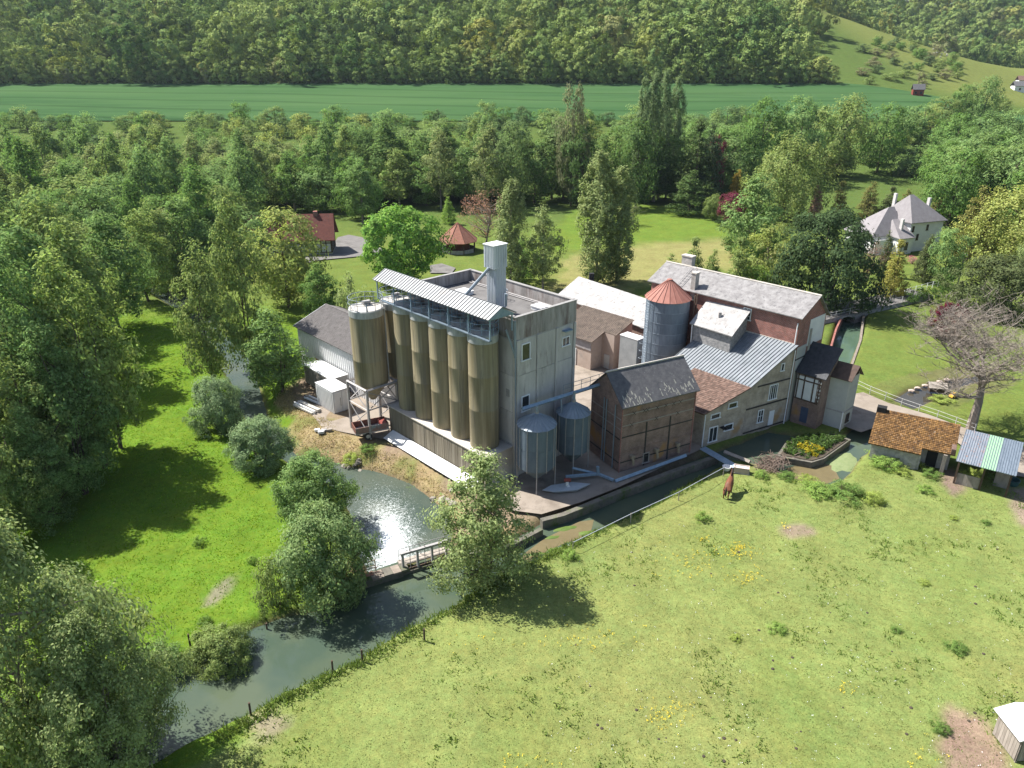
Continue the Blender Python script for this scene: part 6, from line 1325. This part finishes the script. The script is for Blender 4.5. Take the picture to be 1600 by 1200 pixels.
for k in range(260):
    c_ = at(1205+rr_.gauss(0,13),726+rr_.gauss(0,6)); a = rr_.uniform(0,3.14); l = rr_.uniform(.25,.7); z = .1+rr_.random()*.35; b.tube([(c_.x-l*math.cos(a),c_.y-l*math.sin(a),z),(c_.x+l*math.cos(a),c_.y+l*math.sin(a),z+rr_.uniform(-.1,.2))], .025, 3, cap=False)
b.build('sticks', mat('dry_sticks',(.24,.17,.13),(.40,.31,.25),5,.95), pile)['kind'] = 'stuff'
# rocks on the pool bank
rr_ = random.Random(31)
for k in range(26):
    if k < 16: px_, py_ = rr_.uniform(660,712), rr_.uniform(765,790)
    else: px_, py_ = rr_.uniform(530,560), rr_.uniform(706,722)
    c_ = at(px_,py_,-.5); s_ = rr_.uniform(.22,.5); bm = bmesh.new(); bmesh.ops.create_icosphere(bm, subdivisions=1, radius=s_)
    for v in bm.verts: v.co = Vector((v.co.x*rr_.uniform(.8,1.3), v.co.y*rr_.uniform(.7,1.1), v.co.z*rr_.uniform(.45,.75)))
    me = bpy.data.meshes.new('bank_rock'); bm.to_mesh(me); bm.free(); me.materials.append(ROCK); o = bpy.data.objects.new('bank_rock', me); col.objects.link(o)
    o.location = (c_.x,c_.y,gz(c_.x,c_.y)+.1); o.rotation_euler = (rr_.uniform(-.5,.5),rr_.uniform(-.3,.3),rr_.uniform(0,6)); tag(o, 'pale boulder of the rubble tipped on the mill pool bank' if k<16 else 'pale boulder at the far end of the mill pool','boulder','boulders on the pool bank' if k<16 else 'boulders at the pool end')
# road bridge over the canal, canal walls
ba, bb_ = at(1288,497,1.0), at(1372,478,1.0)
FBg = Frame(ba.x,ba.y,math.degrees(math.atan2(bb_.y-ba.y,bb_.x-ba.x))); BL = (bb_.xy-ba.xy).length
rb_ = thing('road_bridge','low stone road bridge with an arch over the canal','bridge',FBg)
xs = np.linspace(-4,BL+14,40); poly = []; cx = BL*.42; rad = 2.1
b = MB(FBg); top = .55
ar = [(cx+rad*math.cos(t),-1.2+rad*.75*math.sin(t)) for t in np.linspace(math.pi,0,13)]
outl = [(-4,-1.3),(ar[0][0],-1.3)]+ar[1:-1]+[(ar[-1][0],-1.3),(BL+14,-1.3)]; 
for i in range(len(outl)-1):
    (xa,za),(xb,zb_) = outl[i],outl[i+1]
    if xb-xa < 1e-4: continue
    b.prism([(xa,0),(xb,0),(xb,4.6),(xa,4.6)], [za,zb_,zb_,za], top)
b.build('arch', STONE_D, rb_); MB(FBg).box(-4,.05,top+.002,BL+14,4.5,top+.08).build('carriageway', ASPH, rb_)
fl_ = Vector((-.749,.662))
def white_fence(name, label, pts, h, n, m, rails=2, cat='fence', th=.032, group=None):
    P = [Vector(p) for p in pts]; o = thing(name, label, cat, Frame(P[0].x,P[0].y,0,P[0].z), group)
    ln = [0]; 
    for a,b_ in zip(P,P[1:]): ln.append(ln[-1]+(b_-a).length)
    def along(s):
        for i in range(len(P)-1):
            if s <= ln[i+1]+1e-6: return P[i].lerp(P[i+1],(s-ln[i])/(ln[i+1]-ln[i]))
        return P[-1]
    for k in range(n+1):
        q = along(ln[-1]*k/n); MB().box(q.x-th,q.y-th,q.z-.2,q.x+th,q.y+th,q.z+h).build('post', m, o)
    for r_ in range(rails):
        z = h*(1-.42*r_)-.06
        for k in range(n): MB().tube([along(ln[-1]*k/n)+Vector((0,0,z)),along(ln[-1]*(k+1)/n)+Vector((0,0,z))], th*.75, 4).build('rail', m, o)
    return o
white_fence('bridge_parapet','white wooden fence on the near side of the road bridge',[Vector(FBg.w((x,.1,top+.08))) for x in (-3.5,BL+6)],1.0,7,mat('greyed_white',(.38,.38,.38),(.5,.5,.5),3,.8)); white_fence('bridge_fence','white wooden fence on the far side of the road bridge',[Vector(FBg.w((x,4.4,top+.08))) for x in (-2,BL+8)],1.1,6,WHITE)
white_fence('lane_fence','white post and rail fence along the pond side of the lane',[at(x,y,.05) for x,y in ((1338,606),(1352,613),(1382,625),(1420,640),(1455,651),(1490,664),(1522,676))],1.0,7,mat('fence_white',(.34,.34,.33),(.46,.46,.45),3,.7),th=.028)
white_fence('garden_fence','distant white paling fence below the villa drive',[at(x,y,.05) for x,y in ((1412,462),(1436,455),(1462,448),(1490,440))],1.1,9,FRAME)
cwl = poly_px([(1288,578),(1306,516),(1318,490)], .1); wall_run('canal_wall','brick canal wall on the mill side', [Vector(p) for p in cwl], -1.8, .3, .25, BRICK_R); cwr = poly_px([(1350,490),(1345,530),(1328,578),(1320,602)], .1); wall_run('canal_edge','pale stone canal edge along the lawn', [Vector(p) for p in cwr], -1.8, .08, .28, WST)
# duck house by the pond, yellow toy
p = at(1462,612); FD = Frame(p.x,p.y,-15); dh = thing('duck_house','little wooden duck house with a grey roof on the pond edge','hut',FD)
MB(FD).box(-.8,-.5,.1,.8,.5,.75).build('wall', WOOD_D, dh)
for q in ([(-1,-.75,.7),(1,-.75,.7),(1,0,1.2),(-1,0,1.2)],[(1,.75,.7),(-1,.75,.7),(-1,0,1.2),(1,0,1.2)]): quad_roof(dh,'roof_slope',WOOD_G,[FD.w(t) for t in q],.05)
p = at(1488,622); ky = thing('yellow_toy_car','yellow plastic toy beside the duck house','toy',Frame(p.x,p.y,20)); fk = frames[ky.name]; MB(fk).box(-.35,-.25,.15,.35,.25,.4).box(-.2,-.2,.401,.15,.2,.7).build('body', YELLOW_P, ky)
for x in (-.22,.22): MB(fk).tube([(x,-.3,.15),(x,.3,.15)], .14, 10).build('wheel', RUBBER, ky)
for k,(x,y) in enumerate(((1425,611),(1434,607),(1446,603),(1468,597),(1480,594))):
    c_ = at(x,y); bm = bmesh.new(); bmesh.ops.create_icosphere(bm, subdivisions=1, radius=.35)
    for v in bm.verts: v.co = Vector((v.co.x*rr_.uniform(.9,1.5),v.co.y*rr_.uniform(.8,1.1),v.co.z*.6))
    me = bpy.data.meshes.new('pond_stone'); bm.to_mesh(me); bm.free(); me.materials.append(PINK); o = bpy.data.objects.new('pond_stone',me); col.objects.link(o); o.location=(c_.x,c_.y,.05); tag(o,'pinkish stone edging the far side of the garden pond','stone','stones round the pond')
# poles and wires
def pole(px, base, top, lab):
    p = at(px,base); h = hgt(px,top,p.y); o = thing('utility_pole', lab, 'pole', Frame(p.x,p.y,0)); MB().tube([(p.x,p.y,-.3),(p.x,p.y,h)], [.13,.09], 8).build('shaft', mat('pole_wood',(.26,.22,.18),(.36,.32,.27),4,.9) if 'pole_wood' not in bpy.data.materials else bpy.data.materials['pole_wood'], o)
    MB().box(p.x-.5,p.y-.05,h-.35,p.x+.5,p.y+.05,h-.25).build('crossarm', STEEL, o); return Vector((p.x,p.y,h-.2))
pA = pole(1288,494,456,'wooden utility pole beside the long mill gable'); pB = pole(1496,446,396,'wooden utility pole by the dark juniper')
w_ = MB().tube([pA, pA.lerp(pB,.5)-Vector((0,0,.8)), pB], .025, 3).build('power_line', RUBBER); tag(w_,'thin cable strung between the two utility poles','cable')
# pasture fence: posts along the river and the white tape
for k,(px_,py_) in enumerate(((392,1118),(520,1050),(566,1033),(663,1002),(297,1008),(357,992),(415,972),(232,1022))):
    p = at(px_,py_,-.1 if k<4 else 0); o = MB().tube([(p.x,p.y,gz(p.x,p.y)-.3),(p.x+.03,p.y,gz(p.x,p.y)+1.0)], .065, 7).build('fence_post', WOOD_D); tag(o,('dark fence post standing in the pasture-side river edge' if k<4 else 'grey fence post on the left meadow bank'),'post','posts on the pasture bank' if k<4 else 'posts on the left bank')
tp_ = thing('tape_fence','white electric tape fence running along the pasture bank','fence',Frame(at(895,862).x,at(895,862).y,0))
tps = [at(x,y,0) for x,y in ((895,862),(985,818),(1060,782),(1130,742))]
for p in tps: MB().tube([(p.x,p.y,gz(p.x,p.y)-.1),(p.x,p.y,gz(p.x,p.y)+.95)], .04, 6).build('post', WOOD_G, tp_)
for a,b_ in zip(tps,tps[1:]): MB().tube([(a.x,a.y,gz(a.x,a.y)+.9),(b_.x,b_.y,gz(b_.x,b_.y)+.9)], .028, 4).build('tape', FRAME, tp_)

# ================================================================ BARE TREE
def bare_tree(label, p, h, seed):
    r_ = random.Random(seed); b = MB()
    def grow_(p0, d, L_, r0, lev):
        n = 4; pts = [p0]; rs = [r0]; dd = d.copy()
        for i in range(n):
            dd = (dd+Vector((r_.uniform(-.28,.28),r_.uniform(-.28,.28),r_.uniform(-.16,.2)))*(.7 if lev else .25)).normalized(); pts.append(pts[-1]+dd*L_/n); rs.append(r0*(1-.55*(i+1)/n))
        b.tube(pts, rs, 6 if lev < 2 else 3, cap=False)
        if lev >= 5: return
        k = {0:8,1:6,2:5,3:4,4:3}[lev]
        for i in range(k):
            t = r_.uniform(.45,1) if lev == 0 else r_.uniform(.25,1); j = min(int(t*n),n-1); q = pts[j].lerp(pts[j+1],t*n-j)
            a = r_.uniform(0,6.28); side = Vector((math.cos(a),math.sin(a),r_.uniform(-.05,.55))).normalized(); nd = (dd*.45+side*.9).normalized()
            grow_(q, nd, L_*(r_.uniform(.75,1.0) if lev == 0 else r_.uniform(.52,.74)), max(.02,rs[j+1]*.66), lev+1)
    grow_(Vector((p.x,p.y,-.2)), Vector((.06,0,1)).normalized(), h*.5, .52, 0)
    o = thing('bare_tree', label, 'tree', Frame(p.x,p.y,0)); b.build('trunk', BARK_GREY, o); return o
bare_tree('gnarled leafless tree with a thick trunk behind the tin lean-to', at(1516,672), 13.5, 3)

# ================================================================ HORSE
hp_ = at(1137,772); HF = Frame(hp_.x, hp_.y, 62, gz(hp_.x,hp_.y))
hz = thing('horse', 'brown horse standing by the stone trough with its head raised', 'horse', HF)
def skin_mesh(name, V, E, Rd, m, parent, sub=2, root=0):
    me = bpy.data.meshes.new(name); me.from_pydata(V, E, []); me.update(); o = bpy.data.objects.new(name, me); col.objects.link(o); o.parent = parent
    md = o.modifiers.new('skin','SKIN'); 
    if not me.skin_vertices: 
        bm = bmesh.new(); bm.from_mesh(me); bm.verts.layers.skin.verify(); bm.to_mesh(me); bm.free()
    for i,sv in enumerate(me.skin_vertices[0].data): sv.radius = Rd[i] if hasattr(Rd[i],'__len__') else (Rd[i],Rd[i]); sv.use_root = (i == root)
    ss = o.modifiers.new('smooth','SUBSURF'); ss.levels = sub; ss.render_levels = sub; me.materials.append(m); md.use_smooth_shade = True; return o
HV = [(-.75,0,1.22),(-.35,0,1.18),(.1,0,1.14),(.5,0,1.2),(.8,0,1.42),(1.02,.02,1.75),(1.2,.05,1.98),(1.42,.08,1.86),(1.62,.1,1.72)]
HR = [.26,(.33,.34),(.33,.36),(.29,.33),(.2,.27),(.13,.2),(.11,.15),(.09,.11),(.065,.075)]
HE = [(i,i+1) for i in range(8)]
def leg_(root, pts, rs):
    n = len(HV); HV.extend(pts); HR.extend(rs); HE.append((root,n)); HE.extend([(n+i,n+i+1) for i in range(len(pts)-1)])
for s_ in (-1,1):
    leg_(0, [(-.7,s_*.2,.98),(-.6,s_*.22,.78),(-.86,s_*.2,.5),(-.8,s_*.2,.22),(-.76,s_*.2,.03)], [(.15,.2),(.12,.13),.075,.05,.065])
    leg_(3, [(.5,s_*.19,.92),(.52,s_*.2,.62),(.54,s_*.2,.48),(.53,s_*.2,.2),(.57,s_*.2,.03)], [(.12,.16),.08,.065,.045,.06])
skin_mesh('body', HV, HE, HR, HORSE, hz, 2, 2)
f_ = MB(HF); f_.tube([(-.98,0,1.32),(-1.12,0,1.15),(-1.14,0,.7),(-1.1,0,.45)], [.05,.09,.1,.03], 8).build('tail', HORSE_D, hz, True)
MB(HF).tube([(.62,0,1.62),(.85,0,1.85),(1.05,.02,2.08),(1.2,.04,2.14)], [.05,.09,.09,.05], 6).build('mane', HORSE_D, hz, True)
for s_ in (-1,1): MB(HF).tube([(1.16,.04+s_*.07,2.06),(1.17,.05+s_*.1,2.24)], [.045,.008], 6).build('ear', HORSE, hz, True)
# ---- sheep on the far slope
r = random.Random(5)
for k in range(13):
    px_, py_ = 1444+r.uniform(0,32), 80+r.uniform(0,9); Y_ = 545.0
    for _ in range(30):
        x_ = xat(px_,py_,Y_); dz_ = hgt(px_,py_,Y_)-float(hills(np.array(x_),np.array(Y_)))
        if dz_ < 0: Y_ -= 4
        else: Y_ += 4
    f_ = Frame(x_,Y_,r.uniform(0,360),float(hills(np.array(x_),np.array(Y_)))); o_ = thing('sheep','tiny white sheep of the flock on the far grassy slope','sheep',f_,'flock on the far slope')
    MB(f_).tube([(-.6,0,.6),(-.4,0,.75),(.3,0,.75),(.6,0,.65)], [.2,.42,.42,.2], 8).tube([(.6,0,.8),(.95,0,.95)], [.2,.13], 6).tube([(-.3,.2,.5),(-.3,.2,0)], .06, 4).tube([(-.3,-.2,.5),(-.3,-.2,0)], .06, 4).tube([(.3,.2,.5),(.3,.2,0)], .06, 4).tube([(.3,-.2,.5),(.3,-.2,0)], .06, 4).build('body', SHEEP, o_, True)

# ================================================================ GROUND COVER
def clumps(name, label, cs, rad, per, size, rgb, seed, up=.6, flat=1.0):
    V,F = leaves(np.array(cs), np.array(rad), per, size, seed, flat=flat, up=up); me = np_obj_mesh(name,V,F,LEAF); o = bpy.data.objects.new(name,me); col.objects.link(o); o.color=(*rgb,1); tag(o,label,None,None,'stuff'); return o
def in_poly(pts): P = poly_px(pts,0); return lambda x,y: sdist(P,np.array([x]),np.array([y]))[0] < 0
def tufts(name, label, pts, n, rgb, seed, hgt_=(.06,.16), blades=5, spread=.16, dens=None):
    """short blades of grass standing in tufts"""
    P = poly_px(pts,0); r_ = np.random.RandomState(seed); lo, hi = P.min(0), P.max(0); Q = lo+(hi-lo)*r_.rand(n*6,2); Q = Q[sdist(P,Q[:,0],Q[:,1]) < -.1]
    if dens: Q = Q[vnoise(Q[:,0],Q[:,1],dens[0],seed)+r_.normal(size=len(Q))*.08 > dens[1]]
    d1 = sdist(RIVER,Q[:,0],Q[:,1]); d2_ = sdist(POOL,Q[:,0],Q[:,1]); Q = Q[(d1 > .15)&(d2_ > .3)][:n]
    zz = np.array([gz(a,b_) for a,b_ in Q]); m = len(Q)*blades
    c = np.repeat(np.column_stack([Q,zz]),blades,0)+np.column_stack([r_.normal(size=(m,2))*spread,np.zeros(m)]); a = r_.rand(m)*6.283; h = (hgt_[0]+(hgt_[1]-hgt_[0])*r_.rand(m)**1.5)
    w = .03+.03*r_.rand(m); dx, dy = np.cos(a)*w, np.sin(a)*w; lean = r_.normal(size=(m,2))*h[:,None]*.6
    V = np.stack([c+np.column_stack([-dx,-dy,-.02+0*h]), c+np.column_stack([dx,dy,-.02+0*h]), c+np.column_stack([lean,h])],1).reshape(-1,3)
    me = np_obj_mesh(name, V, np.arange(m*3).reshape(-1,3), LEAF); o = bpy.data.objects.new(name,me); col.objects.link(o); o.color=(*rgb,1); tag(o,label,None,None,'stuff'); return o
PASTP = [(300,1230),(420,1105),(570,1027),(740,925),(900,845),(1100,742),(1200,735),(1300,765),(1345,712),(1480,742),(1590,770),(1700,900),(1700,1260)]
tufts('pasture_grass','short grazed grass of the pasture', PASTP, 12000, (.185,.21,.075), 1, (.02,.07), 5, .16)
tufts('rank_grass','taller dark grass tufts dotted over the pasture', PASTP, 1100, (.15,.21,.05), 2, (.1,.26), 8, .16, dens=(3.2,.68))
tufts('meadow_grass','lush green grass of the left bank meadow', [(120,1075),(330,1005),(440,965),(500,930),(420,800),(370,720),(330,620),(300,470),(180,470),(120,620),(60,800),(20,960)], 7000, (.15,.25,.028), 3, (.04,.13), 5, .2)
tufts('bank_grass','rough grass along the pasture bank', [(330,1150),(420,1090),(560,1022),(740,918),(900,838),(1100,738),(1110,748),(900,856),(745,940),(560,1045),(430,1112),(340,1172)], 5200, (.13,.18,.045), 4, (.12,.38), 6, .16)
tufts('straw_grass','dry yellow grass on the bank below the silos', [(425,620),(455,650),(470,700),(540,722),(625,760),(690,790),(735,775),(640,712),(560,692),(520,664),(480,640),(450,605)], 2400, (.36,.30,.16), 5, (.05,.16), 6, .2)
for k, pl_ in enumerate((((1555,800),(1530,835),(1500,872),(1462,905),(1440,925)),((1580,830),(1560,868),(1530,905),(1490,945),(1462,975)))):
    band = []; 
    for x,y in pl_: band.append((x-2,y))
    for x,y in pl_[::-1]: band.append((x+4,y+1))
    tufts('wheel_track','darker grass along an old wheel track in the pasture', band, 420, (.10,.145,.04), 20+k, (.05,.16), 7, .1)
# weeds: each clump one plant
wl_list = [(1098,812,.6,.5),(1365,785,.9,.6),(1320,775,1.6,.6),(1280,772,1.5,.5),(1260,752,1.0,.4),(1230,748,.8,.4),(1385,730,1.3,.7),(1420,725,1.2,.5),(1455,745,.8,.5),(1372,715,1.1,.6),(1410,742,.7,.4),(1495,1015,.7,.3),(1215,985,.6,.3),(1150,1000,.4,.2),(1470,1140,.5,.35),(890,872,.7,.4),(1490,812,.35,.2),(1540,818,.4,.2),(1445,770,.7,.4),(1520,745,.9,.5),(1556,752,.8,.5),(1190,745,.7,.4),(1445,910,.4,.2),(1400,985,.4,.2),(312,852,.5,.5),(215,970,.8,.4),(320,975,.5,.4),(395,880,.4,.4),(1130,735,.3,.2),(640,742,.9,.4),(615,735,.8,.4),(548,705,1.0,.5),(575,700,.8,.4),(1385,640,1.0,.4),(1470,628,1.2,.4)]
wlab = 'leafy weed clump on rough grass'
for k,(px_,py_,w,h) in enumerate(wl_list):
    p = at(px_,py_); rgb = [(.13,.19,.045),(.17,.21,.05),(.09,.14,.035)][k%3]
    tree('shrub','weed_clump','knee-high leafy weed clump growing in the rough grass','weed',p.x,p.y,h*1.6,w,rgb,'weed clumps',var=k)
# yellow flowers and molehills
r_ = np.random.RandomState(6); cs = []
for px_,py_,sx,sy,n in ((1150,862,16,8,90),(1075,880,30,12,60),(1165,905,16,6,35),(1045,1120,18,14,50),(905,1010,30,8,25),(950,990,40,14,25),(1095,842,8,3,14),(830,1190,30,8,20),(1320,1075,10,5,14),(1225,825,5,3,8),(1450,1190,20,15,14),(760,1010,40,14,14)):
    for _ in range(n): p = at(px_+r_.normal()*sx, py_+r_.normal()*sy); cs.append((p.x,p.y,gz(p.x,p.y)+.1))
V,F = leaves(np.array(cs), np.full(len(cs),.12), 7, .07, 2); me = np_obj_mesh('buttercups',V,F,FLOWER_Y); o = bpy.data.objects.new('buttercups',me); col.objects.link(o); tag(o,'yellow buttercups in patches over the pasture',None,None,'stuff')
V,F = leaves(np.array([(at(x,y).x,at(x,y).y,gz(at(x,y).x,at(x,y).y)+.06) for x,y in zip(r_.uniform(850,1600,420),r_.uniform(820,1200,420))]), np.full(420,.12), 3, .06, 3); me = np_obj_mesh('daisies',V,F,FRAME); o = bpy.data.objects.new('daisies',me); col.objects.link(o); tag(o,'tiny white daisies scattered over the pasture',None,None,'stuff')
b = MB(); rr_ = random.Random(2)
for k in range(45):
    px_, py_ = rr_.uniform(880,1590), rr_.uniform(850,1195); p = at(px_,py_); s_ = rr_.uniform(.06,.14); b.lathe((p.x,p.y),[(s_,gz(p.x,p.y)-.02),(s_*.7,gz(p.x,p.y)+s_*.3),(.02,gz(p.x,p.y)+s_*.45)],7)
o = b.build('dung_heaps', mat('dung',(.035,.028,.02),(.07,.055,.04),5,.95)); tag(o,'small brown dung heaps scattered over the pasture',None,None,'stuff')

# ================================================================ HAZE
HZ = bpy.data.materials.new('valley_haze'); nt, N, L = nodes(HZ); out = N.new('ShaderNodeOutputMaterial'); pv_ = N.new('ShaderNodeVolumePrincipled'); pv_.inputs['Color'].default_value = (.72,.84,1,1); pv_.inputs['Density'].default_value = .00006; pv_.inputs['Anisotropy'].default_value = .2; L.new(pv_.outputs[0], out.inputs['Volume'])
hzb = MB().box(-1100,-90,-6,1200,1500,190).build('haze', HZ); tag(hzb,'thin blue valley haze',None,None,'stuff')
